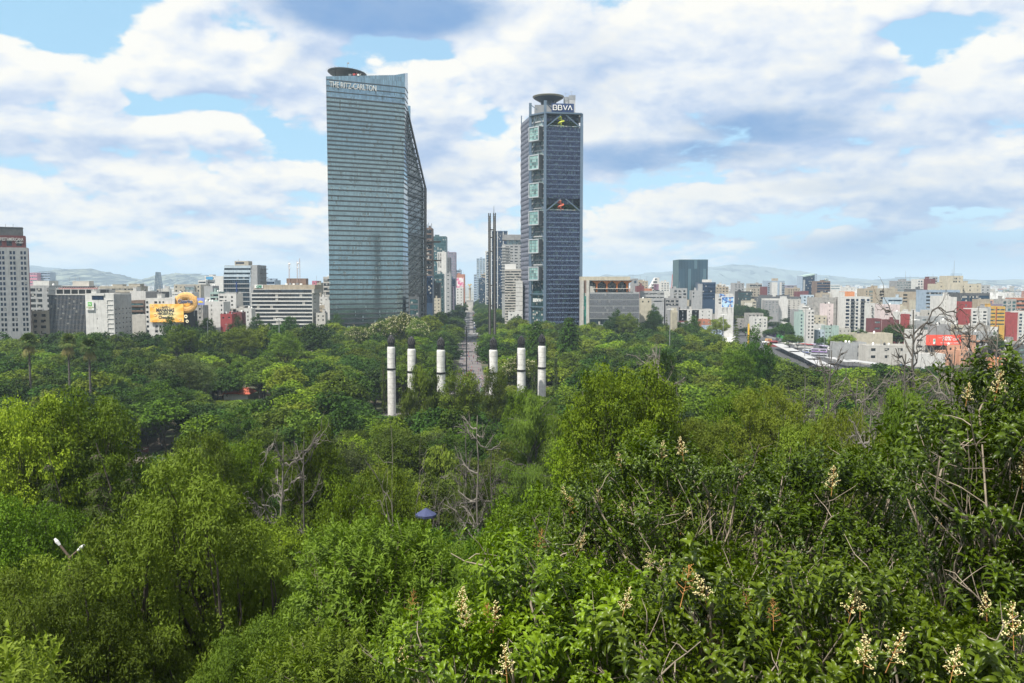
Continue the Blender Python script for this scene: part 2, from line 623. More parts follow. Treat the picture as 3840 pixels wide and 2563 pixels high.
def puff_leaves(rng, puffs, total, L, W, up=.55, flat=.75, droop=.3, inner=.22, clus=6):
    "leaves sit in small sprays scattered over lumpy puffs"
    c = np.array([p[:3] for p in puffs]); r = np.array([p[3] for p in puffs])
    w = r ** 2; cnt = np.maximum((total / clus * w / w.sum()).astype(int), 3)
    tint_p = rng.uniform(0, 1, len(puffs))
    lob = nrm(rng.normal(0, 1, (len(puffs), 4, 3))); la = rng.uniform(-.32, .55, (len(puffs), 4))
    idx = np.repeat(np.arange(len(puffs)), cnt)
    n = len(idx)
    d = rng.normal(0, 1, (n, 3)); d[:, 2] += .45
    d = nrm(d)
    k = 1 + (la[idx] * np.maximum((d[:, None] * lob[idx]).sum(2), 0) ** 3).sum(1)[:, None]
    rr = r[idx][:, None] * k * np.where(rng.random((n, 1)) < inner, rng.uniform(.2, .9, (n, 1)), rng.uniform(.72, 1.22, (n, 1)))
    P = c[idx] + d * rr * np.array([1, 1, flat])
    N = nrm(d * .7 + np.array([0, 0, up]) + rng.normal(0, .40, (n, 3)))
    tint = tint_p[idx] * .40 + rng.random(n) * .35
    if clus > 1:
        j = np.repeat(np.arange(n), clus); m_ = len(j)
        P = P[j] + rng.normal(0, 1, (m_, 3)) * L * np.array([.85, .85, .5]) * (.6 + .4 * clus / 7)
        N = nrm(N[j] + rng.normal(0, .30, (m_, 3))); tint = tint[j] + rng.random(m_) * .25
        n = m_
    v, f = leaf_quads(rng, P, N, L, W, droop)
    return v, f, np.clip(tint, 0, 1)


def broadleaf(seed, H=20, Rc=7, npuff=60, nleaf=12000, L=.42, W=.24, pr=(.17, .30), bot=.38, trunk=.30, droop=.3, flat=.72, open_=0.0, up=.55, sparse=0.0, lean=0.0, wide=.42, clus=7):
    rng = np.random.default_rng(seed)
    cz = H * (bot + 1) / 2; hz = H * (1 - bot) / 2
    lob = rng.normal(0, 1, (9, 3)); lob = nrm(lob + np.array([0, 0, .3])); lw = rng.uniform(-.30, .22, 9)
    puffs = []
    tries = 0
    while len(puffs) < npuff and tries < 6000:
        tries += 1
        d = rng.normal(0, 1, 3); d[2] = abs(d[2]) * 1.0 - .35
        d /= np.linalg.norm(d)
        k = 1 + sum(lw[i] * max(0, d @ lob[i]) ** 4 for i in range(9))
        t = rng.uniform(.50, .90) if rng.random() < .8 else rng.uniform(.15, .5)
        p = np.array([d[0] * Rc * t * k, d[1] * Rc * t * k, cz + d[2] * hz * t * k])
        rad = Rc * rng.uniform(*pr) * (1.15 - .3 * t)
        if all(np.linalg.norm(p - q[:3]) > .62 * (rad + q[3]) * (1 + open_) * .8 for q in puffs):
            puffs.append(np.array([*p, rad]))
    bark = Bag()
    tr = trunk * H / 20
    fork = np.array([lean * H * .3, 0, H * rng.uniform(.24, .34)])
    pts, rd = limb(rng, (0, 0, -1.5), fork, tr * 1.5, tr * .9, .06)
    bark.add(*tube(pts, rd, 7))
    P = np.array([p[:3] for p in puffs])
    nl = max(4, npuff // 10)
    dirs = nrm(P - fork)
    cen = dirs[rng.choice(len(P), nl, replace=False)]
    for _ in range(4):
        lab = (dirs @ cen.T).argmax(1)
        cen = np.array([nrm(dirs[lab == k].mean(0)) if (lab == k).any() else cen[k] for k in range(nl)])
    for k in range(nl):
        own = P[lab == k]
        if not len(own): continue
        tip = own.mean(0) * .8 + fork * .2
        pts, rd = limb(rng, fork, tip, tr * .62, tr * .24, .18)
        bark.add(*tube(pts, rd, 5))
        far = own[np.argmax(np.linalg.norm(own - fork, axis=1))]
        p2, r2 = limb(rng, tip, far, tr * .24, tr * .06, .15, 5)
        bark.add(*tube(p2, r2, 4))
        for q in own:
            j = rng.integers(2, 6)
            a = pts[j]
            p3, r3 = limb(rng, a, q, tr * .17, tr * .05, .2, 5)
            bark.add(*tube(p3, r3, 4))
    v, f, t = puff_leaves(rng, puffs, nleaf, L, W, up, flat, droop, clus=clus)
    return (v, f, t), bark.get()


def weeping(seed, H=22, Rc=7, nleaf=12000, L=.9, W=.16):
    rng = np.random.default_rng(seed)
    bark = Bag()
    pts, rd = limb(rng, (0, 0, -1.5), (0, 0, H * .93), .55, .08, .03, 9)
    bark.add(*tube(pts, rd, 7))
    P, N, T_ = [], [], []
    nb = 46
    per = nleaf // nb
    for i in range(nb):
        h = rng.uniform(.22, .97); a = i * 2.399 + rng.normal(0, .3)
        reach = Rc * (1 - h ** 2.2) ** .6 * rng.uniform(.7, 1.1) * (.55 + .45 * min(1, h / .4)) + .5
        base = np.array([0, 0, H * h * .88]); tip = np.array([math.cos(a) * reach, math.sin(a) * reach, H * h + H * .02 * rng.normal()])
        p, r = limb(rng, base, tip, .13, .04, .1, 6, -.12)
        bark.add(*tube(p, r, 4))
        t = rng.uniform(.25, 1.08, per) ** .8
        c = base + (tip - base) * t[:, None]
        c += rng.normal(0, .55, (per, 3)) * np.array([1, 1, .35])
        hang = rng.exponential(.9, per); hang = np.minimum(hang, 3.0)
        c[:, 2] -= hang
        P.append(c)
        out = np.array([math.cos(a), math.sin(a), .55])
        N.append(nrm(out + rng.normal(0, .45, (per, 3))))
        T_.append(np.clip(rng.random() * .5 + rng.random(per) * .3 + .2 * (1 - hang / 3), 0, 1))
    P = np.concatenate(P); N = np.concatenate(N)
    v, f = leaf_quads(rng, P, N, L, W, 2.6)
    return (v, f, np.concatenate(T_)), bark.get()


def conifer(seed, H=20, Rc=5.5, nleaf=12000, L=.5, W=.16, tiers=15, power=.85, bottom=.12, sag=.12, nb0=8):
    rng = np.random.default_rng(seed)
    bark = Bag()
    pts, rd = limb(rng, (0, 0, -1.5), (0, 0, H), .38, .04, .01, 8)
    bark.add(*tube(pts, rd, 6))
    P, N, T_ = [], [], []
    br = []
    for i in range(tiers):
        t = (i + rng.uniform(-.2, .2)) / tiers
        h = H * (bottom + (1 - bottom) * t)
        rad = Rc * max(1 - t, .03) ** power + .3
        for k in range(nb0):
            a = 2 * math.pi * (k + rng.uniform(-.3, .3)) / nb0 + i
            rr = rad * rng.uniform(.7, 1.12)
            br.append((h, a, rr))
    tot = sum(b[2] ** 1.3 for b in br)
    for h, a, rr in br:
        d = np.array([math.cos(a), math.sin(a), 0])
        base = np.array([0, 0, h]); tip = d * rr + np.array([0, 0, h - sag * rr * 2])
        p, r = limb(rng, base, tip, .09, .025, .04, 5, -.08)
        bark.add(*tube(p, r, 4))
        per = max(int(nleaf * rr ** 1.3 / tot), 5)
        t = rng.uniform(.15, 1.05, per)
        side = np.cross(d, [0, 0, 1.])
        w = (1 - t * .75) * rr * .42
        c = base + (tip - base) * t[:, None] + side * (rng.uniform(-1, 1, per) * w)[:, None]
        c[:, 2] += rng.normal(0, .10, per) - np.abs(rng.normal(0, .12, per)) + .08 * rr * np.sin(t * 3.1)
        P.append(c)
        N.append(nrm(np.array([0, 0, 1.]) + d * .35 + rng.normal(0, .38, (per, 3))))
        T_.append(np.clip(rng.random() * .4 + rng.random(per) * .35 + t * .25, 0, 1))
    P = np.concatenate(P); N = np.concatenate(N)
    v, f = leaf_quads(rng, P, N, L, W, .35)
    return (v, f, np.concatenate(T_)), bark.get()


def dead_tree(seed, H=12, r=.25, depth=5, spread=.55, twist=.22, shrink=.72):
    rng = np.random.default_rng(seed)
    bark = Bag()

    def grow(p, d, L, rad, k):
        n = 5
        pts = [p]
        dd = d.copy()
        for _ in range(n - 1):
            dd = nrm(dd + rng.normal(0, twist, 3) + np.array([0, 0, .05]))
            pts.append(pts[-1] + dd * L / (n - 1))
        r1 = rad * .74
        bark.add(*tube(np.array(pts), np.linspace(rad, r1, n), 6 if k == 0 else 4 if k < 4 else 3))
        if k >= depth: return
        nc = rng.integers(2, 4) if k else 3
        for i in range(nc):
            at_i = -1 if i == 0 else rng.integers(2, n)
            nd = nrm(dd + rng.normal(0, spread, 3) + np.array([0, 0, .10]))
            grow(pts[at_i], nd, L * shrink * rng.uniform(.75, 1.15), r1 * (.95 if i == 0 else .72), k + 1)
    grow(np.array([0, 0, -1.]), np.array([0, 0, 1.]), H * .34, r, 0)
    v, f = bark.get()
    return v * np.array([1, 1, H / max(v[:, 2].max(), 1)]), f


def snag(seed, H=22, r=.34):
    "dead tree with one leader and curved side limbs"
    rng = np.random.default_rng(seed); bark = Bag()
    t = np.linspace(-.05, 1, 14)
    pts = np.stack([np.cumsum(rng.normal(0, .16, 14)), np.cumsum(rng.normal(0, .16, 14)), H * t], 1); pts[:, :2] -= pts[0, :2]
    bark.add(*tube(pts, r * (1 - .80 * np.clip(t, 0, 1)), 7))
    for i in range(19):
        h = rng.uniform(.38, .98); b0 = np.array([np.interp(h, t, pts[:, k]) for k in range(3)])
        a = rng.uniform(0, 6.28); Lb = H * rng.uniform(.13, .30) * (1.25 - .55 * h)
        d = np.array([math.cos(a), math.sin(a), rng.uniform(-.15, .75)])
        p1, r1 = limb(rng, b0, b0 + d * Lb, r * .40 * (1.15 - h * .6), r * .13, .15, 8, rng.choice([-.22, .18])); bark.add(*tube(p1, r1, 5))
        for j in range(6):
            q = p1[rng.integers(2, 8)]; e = q + nrm(d + rng.normal(0, .75, 3) + np.array([0, 0, .25])) * Lb * rng.uniform(.22, .55)
            p2, r2 = limb(rng, q, e, r * .14, r * .055, .28, 6); bark.add(*tube(p2, r2, 4))
            for _ in range(3):
                q2 = p2[rng.integers(2, 6)]; e2 = q2 + nrm(rng.normal(0, 1, 3) + (e - q) / np.linalg.norm(e - q)) * Lb * rng.uniform(.1, .22)
                p3, r3 = limb(rng, q2, e2, r * .065, r * .035, .25, 4); bark.add(*tube(p3, r3, 3))
    return bark.get()


def palm(seed, H=17):
    rng = np.random.default_rng(seed)
    bark = Bag()
    pts, rd = (np.array([[0, 0, H * t] for t in np.linspace(-.05, 1, 8)]), np.linspace(.34, .26, 8))
    bark.add(*tube(pts, rd, 7))
    V, F, T_ = [], [], []
    nv = 0
    for i in range(62):
        dry = i >= 55
        a = i * 2.399; el = (rng.uniform(-.15, 1.35) if not dry else rng.uniform(-1.35, -.6))
        stem = rng.uniform(.8, 1.3) if not dry else rng.uniform(.3, 1.6)
        d = np.array([math.cos(a) * math.cos(el), math.sin(a) * math.cos(el), math.sin(el)])
        hub = np.array([0, 0, H]) + d * stem
        side = nrm(np.cross(d, [0, 0, 1.])); upv = np.cross(side, d)
        for b in range(11):
            th = (b - 5) / 5 * 1.25
            dr = nrm(d * math.cos(th) + side * math.sin(th))
            tip = hub + dr * rng.uniform(1.5, 2.0) + np.array([0, 0, -.45 - .25 * rng.random()]) * (1 + .3 * abs(th))
            mid = hub + dr * .62 + upv * .05
            wv = np.cross(dr, upv) * .13
            V += [hub, mid + wv, tip, mid - wv]
            F.append((nv, nv + 1, nv + 2, nv + 3)); nv += 4
            T_.append(rng.random() * .4 if not dry else .75 + .25 * rng.random())
    return (np.array(V), np.array(F), np.array(T_)), bark.get()
# ------------------------------------------------------------------ the park's trees
PM = {}        # kind -> list of (crown mesh, trunk mesh, H, R)


def proto(kind, gen, lm, bm, H, Rc):
    (v, f, t), (bv, bf) = gen
    PM.setdefault(kind, []).append((mesh_np(kind + '_crown', v, f, lm, attr=t), mesh_np(kind + '_trunk', bv, bf, bm, smooth=True), H, Rc))


def bl(kind, lm, seeds, H=20, Rc=7, bm=None, **kw):
    for s in seeds:
        proto(kind, broadleaf(s, H=H, Rc=Rc, **kw), lm, bm or BARK, H, Rc)


bl('green', L_GREEN, (1, 2, 3), nleaf=15000, L=.40, W=.24, open_=.25, pr=(.13, .25), npuff=75, flat=.65)
bl('dark', L_DARK, (4, 5), nleaf=17000, L=.40, W=.26, npuff=80, pr=(.15, .24), bot=.22, droop=.1)
bl('olive', L_OLIVE, (6, 7), nleaf=13000, L=.42, W=.2, npuff=70, pr=(.12, .23), droop=.4, open_=.35, flat=.62)
bl('lime', L_LIME, (8, 9), nleaf=14000, L=.40, W=.24, npuff=64, pr=(.13, .26), open_=.3, flat=.65)
bl('grey', L_GREY, (10,), nleaf=11000, L=.42, W=.18, npuff=60, droop=.6, bm=BARK_GREY, open_=.25)
for s in (11, 12):
    proto('weep', weeping(s, 22, 7, 13000, .8, .20), L_WEEP, BARK_GREY, 22, 7)
proto('conifer', conifer(13, 20, 5.5, 13000), L_CONI, BARK, 20, 5.5)
proto('bunya', conifer(14, 20, 6, 20000, L=.55, W=.30, tiers=20, power=.42, sag=.18, nb0=11, bottom=.18), L_DARK, BARK, 20, 6)
proto('cypress', conifer(15, 12, 1.1, 5000, L=.35, W=.12, tiers=16, power=.4, sag=-.7, nb0=6, bottom=.05), L_CONI, BARK, 12, 1.1)
# near kinds: leaves of their own size
bl('green_near', L_GREEN, (21, 22), nleaf=46000, L=.24, W=.12, droop=.3, pr=(.11, .21), npuff=110, open_=.3, flat=.65)
bl('dark_near', L_DARK, (23,), nleaf=46000, L=.22, W=.12, droop=.4, pr=(.14, .24), npuff=90, bot=.2)
bl('olive_near', L_OLIVE, (24, 25), nleaf=50000, L=.25, W=.10, droop=.45, pr=(.10, .19), npuff=110, open_=.4, flat=.62)
bl('lime_near', L_LIME, (26,), nleaf=42000, L=.25, W=.12, droop=.35, pr=(.11, .21), npuff=95, open_=.4, flat=.62)
proto('weep_near', weeping(27, 22, 7, 40000, .5, .07), L_WEEP, BARK_GREY, 22, 7)
proto('conifer_near', conifer(28, 20, 5.5, 42000, L=.30, W=.08, nb0=9, tiers=17), L_CONI, BARK, 20, 5.5)
bl('bigolive', L_OLIVE, (41, 42), H=14, Rc=7, nleaf=170000, L=.17, W=.060, droop=.4, pr=(.09, .17), npuff=150, open_=.45, bot=.12, flat=.62, trunk=.70, lean=.1)
bl('blossom', L_OLIVE, (29,), nleaf=14000, L=.5, W=.3, npuff=60)
# cream flower heads of the blossoming trees
BLOOM = leaf_mat('cream_blossom', (.42, .40, .25), (.62, .58, .40), None, .7, .2)
_rng = np.random.default_rng(5)
_cm = PM['blossom'][0][0]
_co = np.zeros(len(_cm.vertices) * 3); _cm.vertices.foreach_get('co', _co); _co = _co.reshape(-1, 4, 3)
_sel = _co[_rng.random(len(_co)) < .045]; _cen = _sel.mean(1); _cen = _cen[_cen[:, 2] > 10] * np.array([1.05, 1.05, 1.02])
_v, _f = leaf_quads(_rng, np.repeat(_cen, 4, 0) + _rng.normal(0, .12, (len(_cen) * 4, 3)), nrm(_rng.normal(0, 1, (len(_cen) * 4, 3)) + np.array([0, 0, 1])), .42, .3, 0)
BLOSSOM_MESH = mesh_np('blossoms', _v, _f, BLOOM, attr=_rng.random(len(_f)))
for s in (31, 32, 33, 34, 35):
    v, f = dead_tree(s, 22, .42, 5, .62, .26, .78) if s in (32, 34) else snag(s, 22, .34)
    PM.setdefault('dead', []).append((mesh_np('dead_trunk', v, f, BARK_GREY, smooth=True), 22))
    PM.setdefault('dead_pale', []).append((mesh_np('dead_trunk_pale', v, f, BARK_PALE, smooth=True), 22))
proto('palm', palm(35, 17), leaf_mat('palm_frond', (.045, .10, .02), (.22, .20, .07), None, .6, .15), BARK_GREY, 18.2, 2.6)

NAMES = {'green': ('broadleaf_tree', 'mid green broadleaf tree'), 'dark': ('dense_tree', 'dense dark green tree'), 'olive': ('olive_green_tree', 'yellowish olive green tree'),
         'lime': ('bright_green_tree', 'bright light green tree'), 'grey': ('grey_green_tree', 'loose grey green tree'), 'weep': ('cypress_tree', 'feathery tree with hanging foliage'),
         'conifer': ('conifer_tree', 'conifer with tiered branches'), 'bunya': ('conifer_tree', 'dark domed conifer'), 'cypress': ('cypress_tree', 'slim pointed cypress'),
         'bigolive': ('olive_green_tree', 'big yellowish olive tree'), 'blossom': ('flowering_tree', 'tree dotted with cream blossom'), 'palm': ('palm_tree', 'tall fan palm')}

# landmarks of the photograph, used to say where a tree stands
MARKS = [(107, 1300, 'the leftmost of the three palms'), (255, 1300, 'the middle palm'), (335, 1330, 'the right one of the three palms'), (375, 1200, 'the white hotel with the green sign'),
         (620, 1170, 'the yellow cereal billboard'), (1065, 1130, 'the black and white banded office block'), (1380, 1190, 'the foot of the tall glass tower'), (1468, 1400, 'the leftmost white column'),
         (1544, 1400, 'the second white column from the left'), (1654, 1380, 'the third white column from the left'), (1760, 1400, 'the crowded promenade'), (1850, 1400, 'the fourth white column'),
         (1955, 1350, 'the fifth white column'), (2032, 1330, 'the rightmost white column'), (2135, 1230, 'the domed dark conifer'), (2290, 1190, 'the grey louvred building'), (2350, 1450, 'the tall open branching tree'),
         (2480, 1400, 'the pale forked dead tree'), (880, 1480, 'the red roofed pavilion'), (545, 1680, 'the path with the brown sign'), (380, 1700, 'the tiered conifer on the left'), (1330, 1800, 'the white barked bare tree'),
         (1790, 1650, 'the tangle of bare grey branches'), (2000, 1560, 'the great weeping cypress'), (2700, 1260, 'the white plaza beside the road'), (3050, 1340, 'the white bus station roofs'), (3170, 1290, 'the willow by the bus station'),
         (3290, 1400, 'the tall dead tree below the cream building'), (3460, 1350, 'the dead tree in front of the red billboard'), (3650, 1400, 'the dead tree beside the orange house'), (600, 2000, 'the big olive tree in the left foreground'),
         (260, 2080, 'the park lamp with two heads'), (1600, 1920, 'the blue parasol'), (2600, 1650, 'the glossy privet crowns'), (60, 1560, 'the left edge of the picture, on the wooded slope'), (3000, 1550, 'the bare thicket on the right'),
         (720, 1650, 'the dark dome-shaped tree on the left'), (1100, 1500, 'the middle of the left wood'), (1250, 1330, 'the wood below the glass tower')]


def where(px, py, skip=None):
    b = min((m for m in MARKS if m[2] != skip), key=lambda m: (m[0] - px) ** 2 + (1.6 * (m[1] - py)) ** 2)
    dx, dy = px - b[0], py - b[1]
    q = math.hypot(dx, dy)
    far = 'just ' if q < 110 else '' if q < 260 else 'well '
    if abs(dx) > 2.2 * abs(dy): w = 'right of' if dx > 0 else 'left of'
    elif abs(dy) > 2.2 * abs(dx): w = 'below' if dy > 0 else 'above'
    else: w = ('below and ' if dy > 0 else 'above and ') + ('right of' if dx > 0 else 'left of')
    return far + w + ' ' + b[2]


SHORT = [('the black and white banded office block', 'the banded office block'), ('the foot of the tall glass tower', 'the tall glass tower'), ('the left edge of the picture, on the wooded slope', 'the left edge'), ('the tangle of bare grey branches', 'the grey branch tangle'),
         ('the tall open branching tree', 'the open branching tree'), ('the right one of the three palms', 'the right palm'), ('the dark dome-shaped tree on the left', 'the dark dome-shaped tree'), ('the big olive tree in the left foreground', 'the big foreground olive tree'),
         ('the tall dead tree below the cream building', 'the tallest dead tree'), ('the dead tree in front of the red billboard', 'the red billboard'), ('the third white column from the left', 'the third white column'), ('the second white column from the left', 'the second white column'),
         ('the leftmost of the three palms', 'the left palm'), ('the middle of the left wood', 'the left wood centre'), ('the tiered conifer on the left', 'the tiered conifer'), ('the park lamp with two heads', 'the two-headed lamp'), ('the white plaza beside the road', 'the white plaza'), ('the dead tree beside the orange house', 'the orange house')]


def lab16(t):
    for a, b in SHORT:
        if len(t.split()) > 14: t = t.replace(a, b)
    for a, b in ((' with hanging foliage', ''), ('yellowish ', ''), ('leafless ', ''), ('well ', ''), ('just ', '')):
        if len(t.split()) > 16: t = t.replace(a, b)
    return t


TREES = []     # (X, Y, R) of everything planted


def plant(kind, px, ytop, Y, Rc=None, var=None, label=None, lean=0, X=None, ztop=None, rng=random, fill=False):
    p = at(px, ytop, Y)
    X = p.x if X is None else X
    zt = p.z if ztop is None else ztop
    g = hill(X, Y)
    lst = PM[kind]
    pr = lst[(var if var is not None else rng.randrange(len(lst))) % len(lst)]
    rz = rng.uniform(0, 6.28)
    h = max(zt - g, 2.0)
    if kind.startswith('dead'):
        s = h / pr[1]; sr = s if Rc is None else Rc
        nm, base = 'dead_tree', 'leafless dead tree with grey limbs' if kind == 'dead' else 'bare tree with pale limbs'
        o = link(nm, pr[0], None, (X, Y, g), (0, 0, rz), (sr, sr, s))
        tag(o, label or lab16(base + ' ' + where(px, ytop)), 'dead tree', 'dead trees in the park' if not label else None)
        TREES.append((X, Y, 3)); return o
    s = h / pr[2]; sr = (Rc / pr[3]) if Rc else s
    k0 = kind.replace('_near', '')
    nm, base = NAMES[k0]
    o = empty(nm, (X, Y, g - .2), rz)
    o.scale = (sr, sr, s)
    if fill:
        sz = 'small ' if pr[3] * sr < 4.6 else 'wide ' if pr[3] * sr > 7.0 else ''
        lab = lab16(sz + base + ' ' + where(px, ytop))
        tag(o, lab, 'tree', 'trees of the park wood')
    else:
        tag(o, label or lab16(base + ' ' + where(px, ytop)), 'tree', 'trees of the park wood')
    link('crown', pr[0], o)
    link('trunk', pr[1], o)
    if kind == 'blossom': link('blossom', BLOSSOM_MESH, o)
    TREES.append((X, Y, Rc or pr[3] * s))
    return o


rt = random.Random(11)
DT = [(3020, 1400, 130), (3075, 1430, 110), (3215, 1380, 120), (3250, 1440, 100), (3345, 1400, 130), (3380, 1460, 110), (3430, 1500, 80), (3510, 1380, 130), (3545, 1300, 100), (3590, 1420, 120), (3625, 1440, 90), (3680, 1400, 130), (3725, 1330, 110), (3300, 1480, 90), (3160, 1500, 100),
      (1700, 1620, 120), (1850, 1640, 110), (1130, 1640, 80), (1020, 1660, 84), (3450, 1420, 140), (2950, 1470, 110), (3120, 1560, 70), (3370, 1600, 55), (3220, 1640, 48)]
HAND = [
    ('bigolive', 790, 1690, 41, 6.6, 'big olive green tree with dark twisting limbs, largest in the left foreground'),
    ('bigolive', 330, 2120, 33, 4.6, 'rounded olive tree at the bottom of the left foreground'),
    ('bigolive', 900, 2200, 31, 4.0, 'olive tree crown at the bottom below the big olive tree'),
    # kind, px, ytop, Y, R, label
    ('palm', 107, 1262, 330, 3.6, 'tall fan palm, leftmost of three, above the wood on the left'),
    ('palm', 255, 1265, 326, 3.6, 'tall fan palm, middle one of the three on the left'),
    ('palm', 333, 1283, 318, 3.6, 'tall fan palm with the longest bare trunk, rightmost of the three'),
    ('lime_near', 90, 1385, 92, 7.0, 'large bright green tree rising at the left edge of the picture'),
    ('green_near', 330, 1440, 96, 7.5, 'broad green tree with a dark leaning limb left of the dark dome-shaped tree'),
    ('lime_near', 215, 1430, 112, 6.0, 'bright yellow green tree between the left edge tree and the leaning limb'),
    ('dark', 590, 1435, 305, 13, 'dense dark dome-shaped tree with bright tips on the left'),
    ('grey', 660, 1330, 345, 11, 'silvery grey green tree above the dark dome-shaped tree'),
    ('grey', 745, 1345, 350, 8.5, 'smaller silvery grey tree right of the first silvery one'),
    ('conifer_near', 360, 1655, 84, 5.2, 'tiered yellow green conifer in the left foreground wood'),
    ('conifer_near', 180, 1690, 78, 3.6, 'grey green drooping conifer left of the tiered one'),
    ('conifer_near', 480, 1690, 92, 3.6, 'small dark conifer beside the path with the brown sign'),
    ('olive', 900, 1220, 470, 11, 'wide reddish olive tree in front of the banded office block'),
    ('olive', 1060, 1240, 440, 10, 'olive brown tree right of the wide reddish olive tree'),
    ('dark', 330, 1240, 470, 14, 'very broad dark tree crown above the middle palm'),
    ('dark', 640, 1195, 500, 8, 'dark tree rising in front of the yellow cereal billboard'),
    ('green', 680, 1215, 480, 9, 'green tree right below the yellow cereal billboard'),
    ('blossom', 1430, 1190, 600, 11, 'cream blossomed tree at the left foot of the glass tower'),
    ('blossom', 1505, 1165, 610, 12, 'tallest cream blossomed tree at the foot of the glass tower'),
    ('blossom', 1345, 1215, 590, 9, 'lowest cream blossomed tree left of the tower foot'),
    ('blossom', 1570, 1185, 600, 9, 'cream blossomed tree right of the tower foot'),
    ('blossom', 1950, 1330, 400, 8, 'pale flowering tree behind the fifth white column'),
    ('bunya', 2135, 1178, 480, 9.5, 'dark domed conifer in front of the dark blue tower'),
    ('bunya', 2012, 1192, 455, 8.5, 'dark broad conifer behind the rightmost white columns'),
    ('cypress', 1437, 1335, 372, 1.3, 'slim pointed cypress left of the leftmost white column'),
    ('cypress', 2004, 1365, 372, 1.6, 'slim pointed cypress between the two rightmost columns'),
    ('cypress', 2084, 1345, 380, 1.3, 'slim pointed cypress right of the rightmost column'),
    ('weep', 1572, 1352, 262, 6.0, 'feathery dark cypress tree standing in front of the second white column'),
    ('weep', 1530, 1440, 250, 4.5, 'lower feathery tree in front of the second white column'),
    ('weep', 1620, 1385, 268, 5.5, 'feathery tree hiding the foot of the third white column'),
    ('olive', 1740, 1378, 255, 7.5, 'spreading olive tree below the crowded promenade'),
    ('olive', 1860, 1372, 245, 4.5, 'loose thin tree in front of the fourth white column'),
    ('weep_near', 2010, 1432, 168, 9.0, 'great weeping cypress below the rightmost columns'),
    ('weep_near', 2140, 1500, 150, 7.0, 'second weeping cypress right of the great one'),
    ('weep_near', 2200, 1440, 185, 6.0, 'weeping tree behind the great weeping cypress'),
    ('weep_near', 1780, 1745, 112, 5.5, 'low weeping tree behind the blue parasol'),
    ('green', 1960, 1425, 205, 4.5, 'bright green tree below the fifth white column'),
    ('lime_near', 2350, 1262, 76, 6.2, 'tall open branching tree with bright leaves right of centre'),
    ('lime_near', 2230, 1450, 78, 4.6, 'bright side crown left of the tall open branching tree'),
    ('green_near', 2480, 1440, 82, 4.5, 'green crown right of the tall open branching tree'),
    ('dead_pale', 2480, 1300, 100, .8, 'pale forked dead tree standing above the wood right of centre'),
    ('dead', 2430, 1400, 112, .6, 'smaller grey dead tree beside the pale forked one'),
    ('dead_pale', 1310, 1545, 62, .55, 'white barked bare tree forking above green leaves'),
    ('dead_pale', 1800, 1560, 104, .75, 'tangle of bare grey white branches in the middle of the wood'),
    ('dead', 1760, 1600, 112, .7, 'dark bare tree behind the pale tangle of branches'),
    ('dead', 3290, 1215, 92, .85, 'tall dead tree in front of the cream low building on the right'),
    ('dead', 3465, 1165, 90, .9, 'tall dark dead tree in front of the red billboard'),
    ('dead', 3655, 1185, 88, .75, 'dark dead tree beside the orange house'),
    ('dead_pale', 3700, 1220, 92, .8, 'pale dead tree between the orange house and the red wall'),
    ('dead_pale', 3600, 1330, 80, .55, 'low pale dead tree below the orange house'),
    ('dead', 3110, 1315, 98, .7, 'forked dead tree left of the willow by the bus station'),
    ('dead_pale', 3180, 1420, 84, .6, 'pale dead tree below the bus station roofs'),
    ('dead', 3400, 1330, 84, .7, 'dead tree between the two tallest dead trees'),
    ('dead_pale', 3560, 1420, 62, .5, 'pale bare tree left of the right hand privet crown'),
    ('dead', 3330, 1560, 48, .38, 'dark bare thicket tree behind the privet crowns'),
    ('dead_pale', 3260, 1540, 40, .3, 'pale curving bare branches above the privet crowns'),
    ('dead_pale', 3430, 1600, 34, .26, 'pale bare branches left of the tall privet'),
    ('dead', 3500, 1480, 66, .55, 'grey bare tree behind the tall privet'),
    ('olive_near', 3400, 1395, 52, 2.3, 'yellow green long-leaved tree in front of the dead trees'),
    ('olive_near', 3200, 1490, 50, 2.6, 'yellow green loose tree below the pale dead tree'),
    ('olive_near', 3060, 1470, 72, 4.5, 'yellow olive tree left of the bare thicket'),
    ('olive_near', 2900, 1420, 96, 5.0, 'olive green tree below the plaza on the right'),
    ('dark', 2835, 1240, 330, 6.5, 'dark olive tree rising in front of the road junction'),
    ('green', 2770, 1290, 300, 6.5, 'green tree below and left of the dark olive tree by the junction'),
    ('dark', 2490, 1290, 240, 4.2, 'round dark tree behind the tall open branching tree'),
    ('olive_near', 2620, 1500, 96, 5.5, 'loose olive tree below the pale forked dead tree'),
    ('lime_near', 2780, 1400, 120, 6.0, 'bright green tree right of the pale forked dead tree'),
    ('olive_near', 1440, 1720, 66, 3.8, 'small rounded olive tree right of the white barked bare tree'),
    ('lime_near', 900, 1570, 100, 4.5, 'bright green tree above the big olive tree in the left foreground'),
    ('olive_near', 740, 1590, 90, 5.5, 'olive green tree between the path and the bright green tree'),
    ('green_near', 1260, 1760, 58, 3.2, 'green leafy tree beneath the white barked bare tree'),
    ('green_near', 1200, 1560, 96, 4.6, 'green tree behind the white barked bare tree'),
    ('green_near', 60, 1830, 56, 4.5, 'bright green tree at the left edge beside the park lamp'),
    ('green_near', 285, 1870, 62, 4.2, 'glossy green tree behind the park lamp with two heads'),
    ('olive_near', 120, 2060, 44, 4.0, 'yellow green tree in the lower left corner region'),
    ('dark_near', 420, 2020, 52, 4.2, 'dark green tree between the park lamp and the big olive tree'),
    ('dark_near', 1720, 1900, 44, 3.0, 'dark round shrubby tree in front of the blue parasol'),
    ('green_near', 1960, 1800, 42, 3.6, 'bright green rounded tree behind the privet crowns'),
    ('dark_near', 1560, 2000, 40, 2.6, 'dark leafy tree left of the blue parasol foot'),
]
